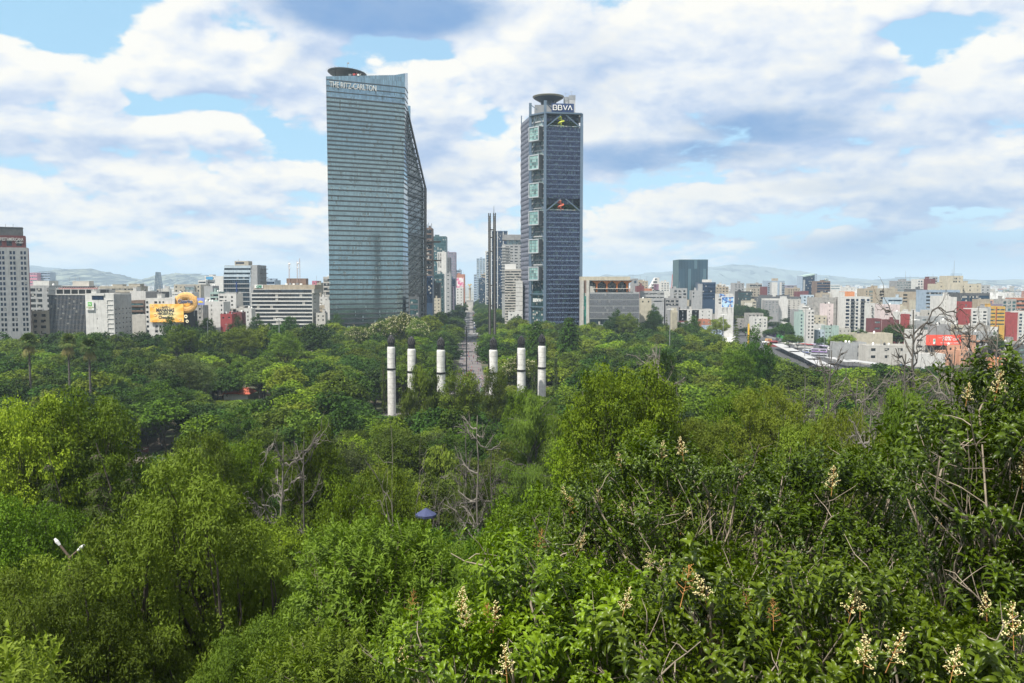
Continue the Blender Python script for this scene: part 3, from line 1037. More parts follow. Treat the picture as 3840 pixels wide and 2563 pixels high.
for i_, (px, yt, Y) in enumerate(DT): plant('dead' if i_ % 3 else 'dead_pale', px, yt, Y, rt.uniform(.45, .75), rng=rt)
for h in HAND:
    kind, px, yt, Y, Rc = h[:5]
    plant(kind, px, yt, Y, Rc, label=h[5], rng=rt)

PROF = [(0, 1238), (110, 1246), (200, 1238), (420, 1240), (480, 1226), (560, 1236), (600, 1215), (720, 1222), (800, 1226), (930, 1212), (1080, 1206), (1180, 1205), (1240, 1190), (1320, 1212), (1400, 1190),
        (1480, 1175), (1560, 1172), (1640, 1140), (1700, 1096), (1745, 1090), (1780, 1090), (1850, 1112), (1880, 1150), (1940, 1172), (2000, 1196), (2200, 1200), (2290, 1192), (2320, 1172), (2420, 1196), (2520, 1202), (2640, 1205), (2700, 1230), (2800, 1262), (2950, 1325), (3050, 1362), (3150, 1374), (3300, 1352), (3420, 1366), (3600, 1372), (3840, 1392)]
EDGE = [(0, 545), (1180, 560), (1240, 690), (1640, 700), (1700, 1900), (1850, 1900), (1880, 1000), (1940, 760), (2200, 760), (2480, 790), (2620, 800), (2700, 560), (2860, 500), (2960, 460), (3100, 420), (3200, 480), (3840, 480)]


def lerp(tab, x):
    if x <= tab[0][0]: return tab[0][1]
    for a, b in zip(tab, tab[1:]):
        if x <= b[0]: return a[1] + (b[1] - a[1]) * (x - a[0]) / (b[0] - a[0])
    return tab[-1][1]


AXIS = -0.0494     # the avenue runs along X = AXIS * Y
GUARD = [(190, 330, 60, 2150), (60, 400, 325, 1400), (1425, 1500, 350, 1556), (1500, 1700, 350, 1462), (1700, 2075, 345, 1478), (1600, 1850, 368, 1480), (240, 520, 84, 1880), (1030, 1520, 62, 2600), (1540, 1680, 110, 1990), (560, 900, 175, 1500),
         (1950, 2060, 400, 1440), (1880, 2200, 168, 1900), (470, 640, 280, 1735), (2330, 2760, 100, 1500), (845, 930, 330, 1490), (560, 760, 255, 1440), (810, 950, 385, 1500), (470, 640, 92, 1800), (1700, 1950, 104, 1800), (2560, 2720, 500, 1262)]
fills = []
Yc = 31.0
rf = random.Random(77)
while Yc < 1950:
    sp = 5.6 if Yc < 58 else 8.0 if Yc < 120 else 10.5 if Yc < 260 else 12.5 if Yc < 450 else 15
    X = -.68 * Yc
    while X < .68 * Yc:
        x = X + rf.uniform(-.35, .35) * sp; y = Yc + rf.uniform(-.35, .35) * sp
        X += sp
        g = hill(x, y)
        px, _ = project((x, y, g + 18))
        if px < -260 or px > 4100 or y > lerp(EDGE, px): continue
        if y < 56 and (px > 1900 or (y < 44 and px > 1150)): continue
        off = abs(x - AXIS * y)
        r = rf.uniform(.36, .50) * sp + 1.8
        if y > 336 and off < lerp([(330, 11), (440, 9), (546, 7), (800, 6.5), (2000, 8.5)], y) + r * .72: continue
        if 336 < y < 374 and -60 < x < 22: continue
        if y > 900 and off > 75: continue
        if any((x - t[0]) ** 2 + (y - t[1]) ** 2 < (t[2] * .62 + r * .5) ** 2 for t in TREES): continue
        zl = lerp([(30, 46), (40, 45), (55, 43.5), (80, 42), (100, 41), (130, 38.5), (170, 35), (220, 31), (300, 27), (400, 25), (520, 24), (900, 22), (2500, 22)], y)
        zt = min(g + rf.uniform(15, 25), zl - rf.uniform(0, 5))
        edge = lerp(EDGE, px)
        hp = r * 3200 / y
        if y > edge - 45 and y < 850:       # the outermost row forms the outline against the buildings
            yt = max(lerp(PROF, px + k * hp) for k in (-.7, 0, .7)) + rf.uniform(2, 22)
            zt = min(at(px, yt, y).z, 34)
        lim = max(lerp(PROF, px + k * hp) for k in (-.8, 0, .8)) + 4
        if y < 60: lim = max(lim, 1960 + (60 - y) * 9)
        for a, b, ym, yl in GUARD:
            if px + hp > a and px - hp < b and y < ym: lim = max(lim, yl)
        zt = min(zt, at(px, lim, y).z)
        if zt - g < (2.2 if y < 60 else 4.5):
            continue
        fills.append((x, y, zt, r, px, project((x, y, zt))[1]))
    Yc += sp * .92
fills.sort(key=lambda t: t[1])
NIND = 330
for i, (x, y, zt, r, px, py) in enumerate(fills[:NIND]):
    q = rf.random()
    near = y < 125
    right = px > 2500
    kind = ('green' if q < .34 else 'olive' if q < .60 else 'dark' if q < .76 else 'lime' if q < .90 else 'weep' if q < .96 else 'grey')
    if right and q < .2: kind = 'olive'
    if near: kind = kind.replace('grey', 'olive') + '_near'
    plant(kind, px, py, y, r * 1.12, X=x, ztop=zt, rng=rf, fill=True)
print('trees', len(TREES), 'fills', len(fills))

# the wood farther off reads as one mass
far_col = bpy.data.collections.new('far_tree_shapes')
FK = [('green', L_GREEN, dict(clus=1, nleaf=3600, L=.85, W=.55)), ('green', L_GREEN, dict(clus=1, nleaf=3600, L=.85, W=.55)), ('dark', L_DARK, dict(clus=1, nleaf=4200, L=.8, W=.55, npuff=70, bot=.2)), ('dark', L_DARK, dict(clus=1, nleaf=4200, L=.8, W=.55, npuff=70, bot=.2)), ('olive', L_OLIVE, dict(clus=1, nleaf=3200, L=.85, W=.45)), ('lime', L_LIME, dict(clus=1, nleaf=3400, L=.8, W=.5))]
for i, (k, lm, kw) in enumerate(FK):
    (v, f, t), (bv, bf) = broadleaf(50 + i, **kw)
    me = mesh_np('far_%s' % k, np.concatenate([v, bv]), [np.concatenate([f, bf + len(v)])], [lm, BARK], midx=[0] * len(f) + [1] * len(bf), attr=np.concatenate([t, np.zeros(len(bf))]))
    far_col.objects.link(bpy.data.objects.new('a%d_far_tree' % i, me))
rest = fills[NIND:]


def scatter(name, pts, label, cat, weights=None):
    "pts: (x, y, z, height scale, radius scale, rot, idx)"
    me = bpy.data.meshes.new(name)
    me.from_pydata([p[:3] for p in pts], [], [])
    for nm, typ, vals in (('scl', 'FLOAT_VECTOR', None), ('rot', 'FLOAT_VECTOR', None), ('idx', 'INT', None)):
        a = me.attributes.new(nm, typ, 'POINT')
        if nm == 'scl': a.data.foreach_set('vector', np.array([[p[4], p[4], p[3]] for p in pts], dtype=np.float32).ravel())
        elif nm == 'rot': a.data.foreach_set('vector', np.array([[0, 0, p[5]] for p in pts], dtype=np.float32).ravel())
        else: a.data.foreach_set('value', [int(p[6]) for p in pts])
    o = tag(link(name, me), label, cat, None, 'stuff')
    ng = bpy.data.node_groups.new(name, 'GeometryNodeTree')
    ng.interface.new_socket('Geometry', in_out='INPUT', socket_type='NodeSocketGeometry')
    ng.interface.new_socket('Geometry', in_out='OUTPUT', socket_type='NodeSocketGeometry')
    N_ = ng.nodes; Lk = ng.links
    a, b = N_.new('NodeGroupInput'), N_.new('NodeGroupOutput')
    ci = N_.new('GeometryNodeCollectionInfo'); ci.inputs[0].default_value = far_col
    ci.inputs['Separate Children'].default_value = True; ci.inputs['Reset Children'].default_value = True
    ip = N_.new('GeometryNodeInstanceOnPoints'); ip.inputs['Pick Instance'].default_value = True
    def na(n, t):
        q = N_.new('GeometryNodeInputNamedAttribute'); q.data_type = t; q.inputs[0].default_value = n
        return next(s for s in q.outputs if s.enabled and s.name == 'Attribute')
    e2r = N_.new('FunctionNodeEulerToRotation')
    Lk.new(a.outputs[0], ip.inputs['Points']); Lk.new(ci.outputs[0], ip.inputs['Instance'])
    Lk.new(na('idx', 'INT'), ip.inputs['Instance Index']); Lk.new(na('rot', 'FLOAT_VECTOR'), e2r.inputs[0])
    Lk.new(e2r.outputs[0], ip.inputs['Rotation']); Lk.new(na('scl', 'FLOAT_VECTOR'), ip.inputs['Scale'])
    Lk.new(ip.outputs[0], b.inputs[0])
    md = o.modifiers.new('scatter', 'NODES'); md.node_group = ng
    return o


pts = []
for (x, y, zt, r, px, py) in rest:
    g = hill(x, y)
    w = [0, 1, 2, 3, 4, 5] if y < 850 else [2, 3, 2, 3, 0, 1]
    pts.append((x, y, g - .3, (zt - g) / 20, r * 1.18 / 7, rf.uniform(0, 6.28), rf.choice(w)))
scatter('distant_wood', pts, 'far part of the park wood reaching to the feet of the towers', 'wood')

# low undergrowth under the trees on the slope
under = bpy.data.collections.new('undergrowth_shapes')
for i, lm in enumerate((L_DARK, L_GREEN, L_DARK)):
    (v, f, t), _b = broadleaf(70 + i, clus=1, nleaf=2600, L=1.5, W=.9, bot=.05, npuff=40, H=20, Rc=9)
    under.objects.link(bpy.data.objects.new('b%d_undergrowth' % i, mesh_np('undergrowth_%d' % i, v, f, lm, attr=t)))
pts = []
for _ in range(2600):
    y = 30 + 230 * rf.random() ** 1.3; x = rf.uniform(-.68, .68) * y
    if y < 40 and x > -5: continue
    pts.append((x, y, hill(x, y) - .3, rf.uniform(.07, .17), rf.uniform(.12, .30), rf.uniform(0, 6.28), rf.randrange(3)))
_fc = far_col; far_col = under
scatter('undergrowth', pts, 'low dark undergrowth covering the wooded slope', 'undergrowth')
far_col = _fc
# ------------------------------------------------------------------ building materials
def glass(name, col, cell=(1.6, 1.6, 1.7), lite=None, amount=.18, metal=.35, rough=.12, mull=None, mullw=.12, spec=.6, var=.45):
    "window glass: each pane slightly different, some with pale blinds, optional vertical mullion bars"
    if name in _MAT: return _MAT[name]
    m = bpy.data.materials.new(name); m.use_nodes = True
    T = NT(m.node_tree); bs = m.node_tree.nodes['Principled BSDF']
    tc = T.n('ShaderNodeTexCoord'); oi = T.n('ShaderNodeObjectInfo')
    p = T.v('ADD', tc.outputs['Object'], (500.37, 500.41, 500.13))
    cellv = T.v('SNAP', p, cell)
    wn = T.n('ShaderNodeTexWhiteNoise', noise_dimensions='4D')
    T.put(wn.inputs[0], cellv); T.put(wn.inputs[1], oi.outputs['Random'])
    r = wn.outputs[0]
    c = T.mix(r, tuple(x * (1 - var) for x in col), tuple(x * (1 + var) for x in col))
    lite = lite or (.34, .33, .30)
    isl = T.m('LESS_THAN', T.m('FRACT', T.m('MULTIPLY', r, 17.3)), amount)
    c = T.mix(isl, c, lite)
    met = T.m('MULTIPLY', T.m('SUBTRACT', 1.0, isl), metal)
    if mull:
        sp_ = T.n('ShaderNodeSeparateXYZ'); T.put(sp_.inputs[0], p)
        fx = T.m('FRACT', T.m('DIVIDE', sp_.outputs[0], mull))
        k = T.m('LESS_THAN', fx, mullw)
        c = T.mix(k, c, (.10, .11, .12)); met = T.m('MULTIPLY', met, T.m('SUBTRACT', 1.0, k))
    T.put(bs.inputs['Base Color'], c); T.put(bs.inputs['Metallic'], met)
    bs.inputs['Roughness'].default_value = rough
    bs.inputs['Specular IOR Level'].default_value = spec
    # slightly wavy reflections, like real curtain walls
    b = T.n('ShaderNodeBump'); b.inputs['Strength'].default_value = .05; b.inputs['Distance'].default_value = .5
    T.put(b.inputs['Height'], T.noise(p, .25, 2, .5)); T.put(bs.inputs['Normal'], b.outputs[0])
    _MAT[name] = m
    return m


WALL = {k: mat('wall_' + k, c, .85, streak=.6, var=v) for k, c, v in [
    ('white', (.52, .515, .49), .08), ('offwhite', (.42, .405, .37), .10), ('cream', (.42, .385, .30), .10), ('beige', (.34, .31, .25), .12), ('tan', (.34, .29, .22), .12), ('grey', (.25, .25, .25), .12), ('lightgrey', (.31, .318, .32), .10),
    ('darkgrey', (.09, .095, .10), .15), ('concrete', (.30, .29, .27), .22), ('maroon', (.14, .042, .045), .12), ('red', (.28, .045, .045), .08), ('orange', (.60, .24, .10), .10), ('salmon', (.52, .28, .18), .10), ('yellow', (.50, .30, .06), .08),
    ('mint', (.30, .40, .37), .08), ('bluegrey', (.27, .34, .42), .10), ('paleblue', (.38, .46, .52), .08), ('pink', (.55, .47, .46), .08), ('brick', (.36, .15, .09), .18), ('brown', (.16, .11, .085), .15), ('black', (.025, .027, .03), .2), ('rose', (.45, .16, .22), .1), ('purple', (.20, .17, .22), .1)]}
GL = {'dark': glass('glass_dark', (.030, .036, .042)), 'blue': glass('glass_blue', (.030, .065, .11), metal=.5), 'deep': glass('glass_deep', (.015, .035, .075), amount=.06, metal=.5),
      'teal': glass('glass_teal', (.06, .13, .14), amount=.10, metal=.5), 'band': glass('glass_band', (.022, .030, .040), cell=(2.2, 3, 3), amount=.05, metal=.3, mull=1.1), 'pale': glass('glass_pale', (.20, .27, .28), amount=.2, metal=.5),
      'slate': glass('glass_slate', (.035, .06, .08), cell=(1.8, 1.8, 3.6), amount=.07, metal=.55, mull=1.8, mullw=.07)}
ROOF = mat('roof_felt', (.30, .29, .27), .95, var=.3, scale=.2)
METAL = mat('galvanised_metal', (.30, .31, .32), .5, .6, var=.1)
BLACKTANK = mat('black_plastic', (.02, .02, .022), .45)
WHITEP = mat('white_paint', (.64, .64, .62), .55, var=.04)
REDP = mat('red_paint', (.45, .05, .04), .55, var=.06)
_PANE = {}


def pane(w, h, g, parent, loc, rz, name='window'):
    key = (round(w, 1), round(h, 1), g)
    if key not in _PANE:
        m = MB(); m.box(-w / 2, w / 2, 0, .12, -h / 2, h / 2)
        _PANE[key] = m.mesh(name, GL[g])
    return link(name, _PANE[key], parent, loc, (0, 0, rz))


def facade(mb, P, O, ux, W_, z0, z1, cols, rows, rec=.3, skip=None):
    """wall with real openings. O (x, y) = left end seen from outside, ux = unit vector along the wall.
    P collects (centre, w, h, inward offset). skip(i, j) leaves an opening closed."""
    ux = Vector((ux[0], ux[1], 0)); inn = Vector((-ux.y, ux.x, 0))
    def pt(u, z, d=0): return Vector((O[0], O[1], 0)) + ux * u + inn * d + Vector((0, 0, z))
    rows = sorted(rows); cols = sorted(cols)
    zc = z0
    for j, (a, b) in enumerate(rows):
        if a > zc: mb.quad(pt(0, zc), pt(W_, zc), pt(W_, a), pt(0, a))
        uc = 0
        for i, (c, d) in enumerate(cols):
            if skip and skip(i, j): continue
            if c > uc: mb.quad(pt(uc, a), pt(c, a), pt(c, b), pt(uc, b))
            mb.quad(pt(c, a), pt(c, a, rec), pt(c, b, rec), pt(c, b))
            mb.quad(pt(d, a, rec), pt(d, a), pt(d, b), pt(d, b, rec))
            mb.quad(pt(c, a), pt(d, a), pt(d, a, rec), pt(c, a, rec))
            mb.quad(pt(c, b, rec), pt(d, b, rec), pt(d, b), pt(c, b))
            P.append((pt((c + d) / 2, (a + b) / 2, rec - .06), d - c, b - a, math.atan2(ux.y, ux.x)))
            uc = d
        if uc < W_: mb.quad(pt(uc, a), pt(W_, a), pt(W_, b), pt(uc, b))
        zc = b
    if zc < z1: mb.quad(pt(0, zc), pt(W_, zc), pt(W_, z1), pt(0, z1))


def spec(s, W_, z0, z1, top=1.2):
    """window pattern -> cols, rows.  ('g', pitch_x, pitch_z, w, h) grid; ('b', pitch_z, h) ribbon bands; ('c', [u-fractions (a, b)...], pitch_z, h) chosen columns"""
    if not s: return [], []
    k = s[0]
    pz, h = (s[2], s[4]) if k == 'g' else (s[1], s[2]) if k == 'b' else (s[2], s[3])
    rows = []
    z = z1 - top
    while z - h > max(z0, 1) and len(rows) < 40:
        rows.append((z - h, z)); z -= pz
    if k == 'g':
        n = max(1, int(W_ / s[1])); p = W_ / n
        cols = [((i + .5) * p - s[3] / 2, (i + .5) * p + s[3] / 2) for i in range(n)]
    elif k == 'b':
        e = s[3] if len(s) > 3 else .4
        cols = [(e, W_ - e)]
    else:
        cols = [(a * W_, b * W_) for a, b in s[1]]
    return cols, rows


def clutter(o, W_, D, H, rnd, tanks=0, huts=0, masts=0, wall='offwhite', x0=None):
    x0 = -W_ / 2 if x0 is None else x0
    for _ in range(huts):
        w, d, h = rnd.uniform(.14, .3) * W_, rnd.uniform(.2, .4) * D, rnd.uniform(2, 4)
        x = x0 + rnd.uniform(.02, .98) * (W_ - w); y = rnd.uniform(.12, .8) * (D - d)
        m = MB(); m.box(x, x + w, y, y + d, H, H + h); m.box(x - .2, x + w + .2, y - .2, y + d + .2, H + h, H + h + .25)
        m.build('roof_hut', WALL[wall], o)
    for _ in range(tanks):
        x = x0 + rnd.uniform(.05, .95) * W_; y = rnd.uniform(.05, .8) * D
        m = MB(); m.cyl(x, y, H, H + .5, .9, n=8); m.lathe([(.75, H + .5), (.8, H + 1.6), (.55, H + 2.1), (.2, H + 2.3)], 10, x, y)
        m.build('water_tank', BLACKTANK if rnd.random() < .5 else WHITEP, o)
    for _ in range(masts):
        x = x0 + rnd.uniform(.1, .9) * W_; y = rnd.uniform(.1, .6) * D; h = rnd.uniform(4, 9)
        m = MB(); m.bar((x, y, H), (x, y, H + h), .12, .06); m.bar((x - .8, y, H + h * .8), (x + .8, y, H + h * .8), .05); m.bar((x - .5, y, H + h * .65), (x + .5, y, H + h * .65), .05)
        m.build('antenna', METAL, o)


def bldg(label, px0, px1, ytop, Y, D, wall='white', front=None, side=None, g='dark', gs=None, yaw=0, parts=True, huts=0, tanks=0, masts=0, name='building', cat='building', group=None,
         zlow=None, seed=0, ylow=None, top=1.2, roofcol=None, parapet=.9, sidewall=None, balc=None, hutwall=None, rec=.3, fname='wall'):
    a, b = at(px0, ytop, Y), at(px1, ytop, Y)
    W_ = b.x - a.x; H = a.z
    xc = (a.x + b.x) / 2
    o = empty(name, (xc, Y, 0), yaw, label, cat, group)
    rnd = random.Random(seed + int(px0 * 7 + ytop))
    z0 = zlow if zlow is not None else (max(0, at(px0, ylow, Y).z) if ylow else 0)
    mb = MB(); P = []
    c, r = spec(front, W_, z0, H, top)
    facade(mb, P, (-W_ / 2, 0), (1, 0), W_, 0, H, c, r, rec)
    # the side that faces the middle of the picture is the visible one
    vis_right = xc < 0
    S = []
    mb2 = mb if sidewall is None else MB()
    c2, r2 = spec(side, D, z0, H, top)
    if vis_right:
        facade(mb2, S, (W_ / 2, 0), (0, 1), D, 0, H, c2, r2, rec)
        mb.quad((-W_ / 2, D, 0), (-W_ / 2, 0, 0), (-W_ / 2, 0, H), (-W_ / 2, D, H))
    else:
        facade(mb2, S, (-W_ / 2, D), (0, -1), D, 0, H, c2, r2, rec)
        mb.quad((W_ / 2, 0, 0), (W_ / 2, D, 0), (W_ / 2, D, H), (W_ / 2, 0, H))
    mb.quad((W_ / 2, D, 0), (-W_ / 2, D, 0), (-W_ / 2, D, H), (W_ / 2, D, H))
    if parapet:      # parapet ring
        t = .3
        for bx in ((-W_ / 2, W_ / 2, -.03, t), (-W_ / 2, W_ / 2, D - t, D + .03), (-W_ / 2 - .03, -W_ / 2 + t, t, D - t), (W_ / 2 - t, W_ / 2 + .03, t, D - t)):
            mb.box(bx[0], bx[1], bx[2], bx[3], H, H + parapet)
    if not parts:
        mb.cur = 1
        for ctr, w, h, rz in P + S:
            ux = Vector((math.cos(rz), math.sin(rz), 0)) * w / 2; uz = Vector((0, 0, h / 2))
            mb.quad(ctr - ux - uz, ctr + ux - uz, ctr + ux + uz, ctr - ux + uz)
        mb.cur = 2
        mb.quad((-W_ / 2, 0, H), (W_ / 2, 0, H), (W_ / 2, D, H), (-W_ / 2, D, H))
        mb.build(fname, [WALL[wall], GL[g], ROOF if not roofcol else WALL[roofcol]], o)
        return o, W_, H
    mb.build(fname, WALL[wall], o)
    if sidewall is not None: mb2.build('side_wall', WALL[sidewall], o)
    m = MB(); m.box(-W_ / 2 + .02, W_ / 2 - .02, .02, D - .02, H - .3, H + .02)
    m.build('roof', ROOF if not roofcol else WALL[roofcol], o)
    P.sort(key=lambda q: -q[0].z); S.sort(key=lambda q: -q[0].z)
    n = 0
    rest = MB()
    for lst, gg in ((P, g), (S, gs or g)):
        for ctr, w, h, rz in lst:
            n += 1
            if n <= 100: pane(w, h, gg, o, ctr, rz)
            else:
                ux = Vector((math.cos(rz), math.sin(rz), 0)) * w / 2; uz = Vector((0, 0, h / 2))
                rest.quad(ctr - ux - uz, ctr + ux - uz, ctr + ux + uz, ctr - ux + uz)
    if rest.v: tag(rest.build('window', GL[g], o), kind='stuff')
    if balc:        # balcony slabs in front of every row: (u0, u1, depth)
        for (z_a, z_b) in r:
            for (u0, u1, dp) in balc:
                m = MB(); x_a, x_b = -W_ / 2 + u0 * W_, -W_ / 2 + u1 * W_
                m.box(x_a, x_b, -dp, 0, z_a - .35, z_a - .1); m.box(x_a, x_b, -dp, -dp + .1, z_a - .1, z_a + .8)
                m.build('balcony', WALL[wall], o)
    clutter(o, W_, D, H, rnd, tanks, huts, masts, hutwall or wall)
    return o, W_, H


def text(o, s, size, loc, rot, mt, depth=.15, name='lettering', align='CENTER', width=None, shear=0, offset=0.0):
    cu = bpy.data.curves.new('txt', 'FONT'); cu.body = s; cu.size = size; cu.extrude = depth; cu.align_x = align; cu.shear = shear; cu.offset = offset
    cu.resolution_u = 3
    t = bpy.data.objects.new('txt', cu); COL.objects.link(t)
    dg = bpy.context.evaluated_depsgraph_get()
    me = bpy.data.meshes.new_from_object(t.evaluated_get(dg))
    bpy.data.objects.remove(t); me.name = name
    me.materials.clear(); me.materials.append(mt)
    ob = link(name, me, o, loc, rot)
    if width:
        xs = [v.co.x for v in me.vertices]; w = max(xs) - min(xs)
        ob.scale = (width / w, 1, 1)
    return ob
# ------------------------------------------------------------------ the tall glass tower on the left
def ppoint(px, Y, z):
    "point at picture column px, distance Y, height z (columns shift with height through the camera's tilt)"
    c, s = math.cos(PITCH), math.sin(PITCH)
    zz = z - CAM_Z
    f = Y * c - zz * s
    return Vector(((px - 1920) / 3200 * f, Y, z))


def zat(py, Y): return at(1920, py, Y).z


G_TOWER = glass('tower_glass', (.28, .385, .40), cell=(1.25, 1.25, 4.3), lite=(.28, .36, .36), amount=.06, metal=.80, rough=.10, mull=1.25, mullw=.10, var=.14)
G_TOWER2 = glass('tower_glass_blue', (.22, .34, .42), cell=(1.25, 1.25, 4.3), lite=(.14, .22, .28), amount=.08, metal=.80, rough=.08, mull=1.6, mullw=.08, var=.25)
G_TRUSS = glass('truss_glass', (.04, .065, .062), cell=(2, 2, 2), lite=(.12, .15, .14), amount=.3, metal=.3, rough=.2)
STEEL = mat('dark_steel', (.055, .060, .065), .5, .3, var=.1)
STEELG = mat('warm_grey_steel', (.12, .115, .11), .5, .3, var=.1)

tw = empty('glass_tower', (-133, 770, 0), 0, 'tallest tower with pale green banded glass front and a dark slanted truss side', 'skyscraper')


def sub(o, p):
    return Vector(p) - o.location


# plan corners: picture column at several heights
def colx(tab, z): return lerp(tab, z)


cA = [(0, -158.0), (240, -158.3)]
cB = [(0, -103.2), (240, -103.3)]
cC = [(0, -99.4), (118, -97.3), (248, -94.5)]
cD = [(0, -96.0), (201, -95.8), (250, -94.3)]
YA, YB, YC, YD = 740, 766, 771, 792


def ring(z):
    return [Vector((lerp(cA, z), YA, z)), Vector((lerp(cB, z), YB, z)), Vector((lerp(cC, z), YC, z)), Vector((lerp(cD, z), YD, z))]


topz = [zat(287, 740), zat(282, 766), zat(275.5, 771), zat(275, 792)]
floors = []
z = ZC = topz[0] - 2.6
floors.append(z)
for dz, n in ((5.2, 1), (4.6, 1), (5.0, 1), (3.62, 19), (4.2, 1), (5.0, 2), (4.25, 30)):
    for _ in range(n):
        z -= dz
        if z > 4: floors.append(z)
mbf, mbs = MB(), MB()
for k in range(len(floors)):
    za = floors[k]; zb = floors[k + 1] if k + 1 < len(floors) else 0
    ra, rb = ring(za), ring(zb)
    t = (mbf if k > 2 else mbs)
    for i in range(3):
        (t if i < 2 else mbs).quad(*[sub(tw, p) for p in (rb[i], rb[i + 1], ra[i + 1], ra[i])])
rt_ = ring(ZC)
for i in range(3):
    a, b = rt_[i].copy(), rt_[i + 1].copy(); a.z = b.z = ZC
    c_, d_ = rt_[i + 1].copy(), rt_[i].copy(); c_.z = topz[i + 1]; d_.z = topz[i]
    mbs.quad(*[sub(tw, p) for p in (a, b, c_, d_)])
# back walls and roof
bk = [ring(0)[3], Vector((-99, 846, 0)), Vector((-140, 822, 0)), ring(0)[0]]
for i in range(3):
    a, b = bk[i], bk[i + 1]
    mbs.quad(*[sub(tw, p) for p in (a, b, Vector((b.x, b.y, ZC - .6 if i else 150)), Vector((a.x, a.y, ZC - .6 if i else 150)))])
mbf.build('glass_front', G_TOWER, tw)
mbs.build('glass_crown', G_TOWER2, tw)
m = MB(); rr = ring(ZC - .5)
m.add([sub(tw, p) for p in (rr[0], rr[1], rr[2], rr[3], Vector((-100, 822, ZC - .5)), Vector((-150, 800, ZC - .5)))], [(0, 1, 2, 3, 4, 5)])
m.build('roof', ROOF, tw)
for k, zf in enumerate(floors[:62]):
    r_ = ring(zf)
    m = MB()
    th = .62 if k > 2 else .35
    for i in range(3):
        a, b = r_[i], r_[i + 1]
        d = (b - a).normalized(); nn = Vector((d.y, -d.x, 0)) * (.55 if i < 2 else .3)
        q = [a + nn, b + nn, b, a]
        m.add([sub(tw, p) + Vector((0, 0, s_ * th)) for s_ in (-1, 1) for p in q], BOXF)
    m.build('floor_band', STEEL, tw)
# truss side with the slanting edge
z_top, z_knee = zat(425, 800), zat(705, 850)
E0 = Vector((-80.0, 848, 0)); D0 = Vector((-97.0, 792, 0))
sl = ppoint(1520, 797, z_top)


def side_pt(u, z):
    "u 0..1 along the truss side at height z"
    d = Vector((lerp(cD, z), YD, z))
    e_full = ppoint(1595, 850, z)
    if z > z_knee:
        k = (z - z_knee) / (z_top - z_knee)
        e = e_full.lerp(Vector((lerp(cD, z), YD, z)), min(k, 1))
    else: e = e_full
    return d.lerp(e, u)


m = MB()
zs = [0, z_knee] + [z_knee + (z_top - z_knee) * t for t in (.33, .66, .995)]
inn = Vector((-1.6, .8, 0))
for a, b in zip(zs, zs[1:]):
    m.quad(*[sub(tw, p) + inn for p in (side_pt(0, a), side_pt(1, a), side_pt(1, b), side_pt(0, b))])
m.build('truss_wall', G_TRUSS, tw)
m = MB(); z = 8.0
while z < z_top - 4:
    m.bar(sub(tw, side_pt(0, z)) + inn * .5, sub(tw, side_pt(1, z)) + inn * .5, .42); z += 4.2
m.build('floor_slats', STEEL, tw)
m = MB(); lv = []
z = z_top - 6
step_ = 10
while z > 6:
    lv.append(z); z -= 18.5 if len(lv) > 1 else 13
lv.append(2)
for a, b in zip(lv, lv[1:]):
    m.bar(sub(tw, side_pt(0, a)), sub(tw, side_pt(1, a)), .8)
    m.bar(sub(tw, side_pt(0, b)), sub(tw, side_pt(.95, a)), .55)
    m.bar(sub(tw, side_pt(.35, b)), sub(tw, side_pt(1, (a + b) / 2)), .5)
    m.bar(sub(tw, side_pt(0, (a + b) / 2)), sub(tw, side_pt(.6, a)), .5)
m.build('truss_bars', STEEL, tw)
m = MB()
m.bar(sub(tw, side_pt(1, 0)), sub(tw, side_pt(1, z_knee)), 1.4)
m.bar(sub(tw, side_pt(1, z_knee)), sub(tw, side_pt(1, z_top)), 1.2)
m.build('edge_column', STEELG, tw)
# crown lettering along the top of the front
ra = ring(zat(322, 745)); u = (ra[1] - ra[0]); ud = u.normalized()
text(tw, 'THE RITZ-CARLTON', 7.0, sub(tw, ra[0] + u * .385 + Vector((ud.y, -ud.x, 0)) * .7 + Vector((0, 0, -2.0))), (R(90), 0, math.atan2(u.y, u.x)), WHITEP, .25, width=41, offset=.03)
# helicopter deck
hp = sub(tw, ppoint(1302, 765, zat(277, 765)))
m = MB(); m.lathe([(5, -3.0), (15.5, -1.2), (17.0, 0), (17.0, .5)], 28); dk = m.build('helipad', STEEL, tw, hp, (R(-3), R(4), 0))
m = MB()
for i in range(28):
    a = i * 2 * math.pi / 28
    m.bar((16.8 * math.cos(a), 16.8 * math.sin(a), .4), (18.6 * math.cos(a), 18.6 * math.sin(a), .9), .1)
m.build('safety_net', METAL, dk)
m = MB()
for (x, y) in ((-8, -8), (8, -8), (8, 8), (-8, 8)): m.bar((x, y, -8), (x * 1.1, y * 1.1, -1.6), .4)
m.build('support', STEEL, dk)
for k, mt_ in enumerate((WHITEP, REDP, WHITEP)):
    q = sub(tw, ppoint(1312 + k * 16, 752, zat(286, 752) + (k % 2) * .4))
    m = MB(); m.box(-.9, .9, -1, 1, 0, 1.6); m.bar((1, 0, 0), (2.4, 0, 2.2), .2); m.build('roof_machine', mt_, tw, q)
m = MB(); m.bar((0, 0, 0), (0, 0, 9), .12); m.box(0, 1.6, -.05, .05, 7.6, 9); m.build('flag_mast', METAL, tw, sub(tw, ppoint(1303, 770, zat(274, 770))))
# low glass entrance block at the foot of the truss
o, w_, h_ = bldg('low dark glass entrance pavilion at the foot of the tallest tower', 1533, 1571, 1118, 775, 16, 'darkgrey', ('b', 5, 3.8, 1), None, 'teal', huts=1)

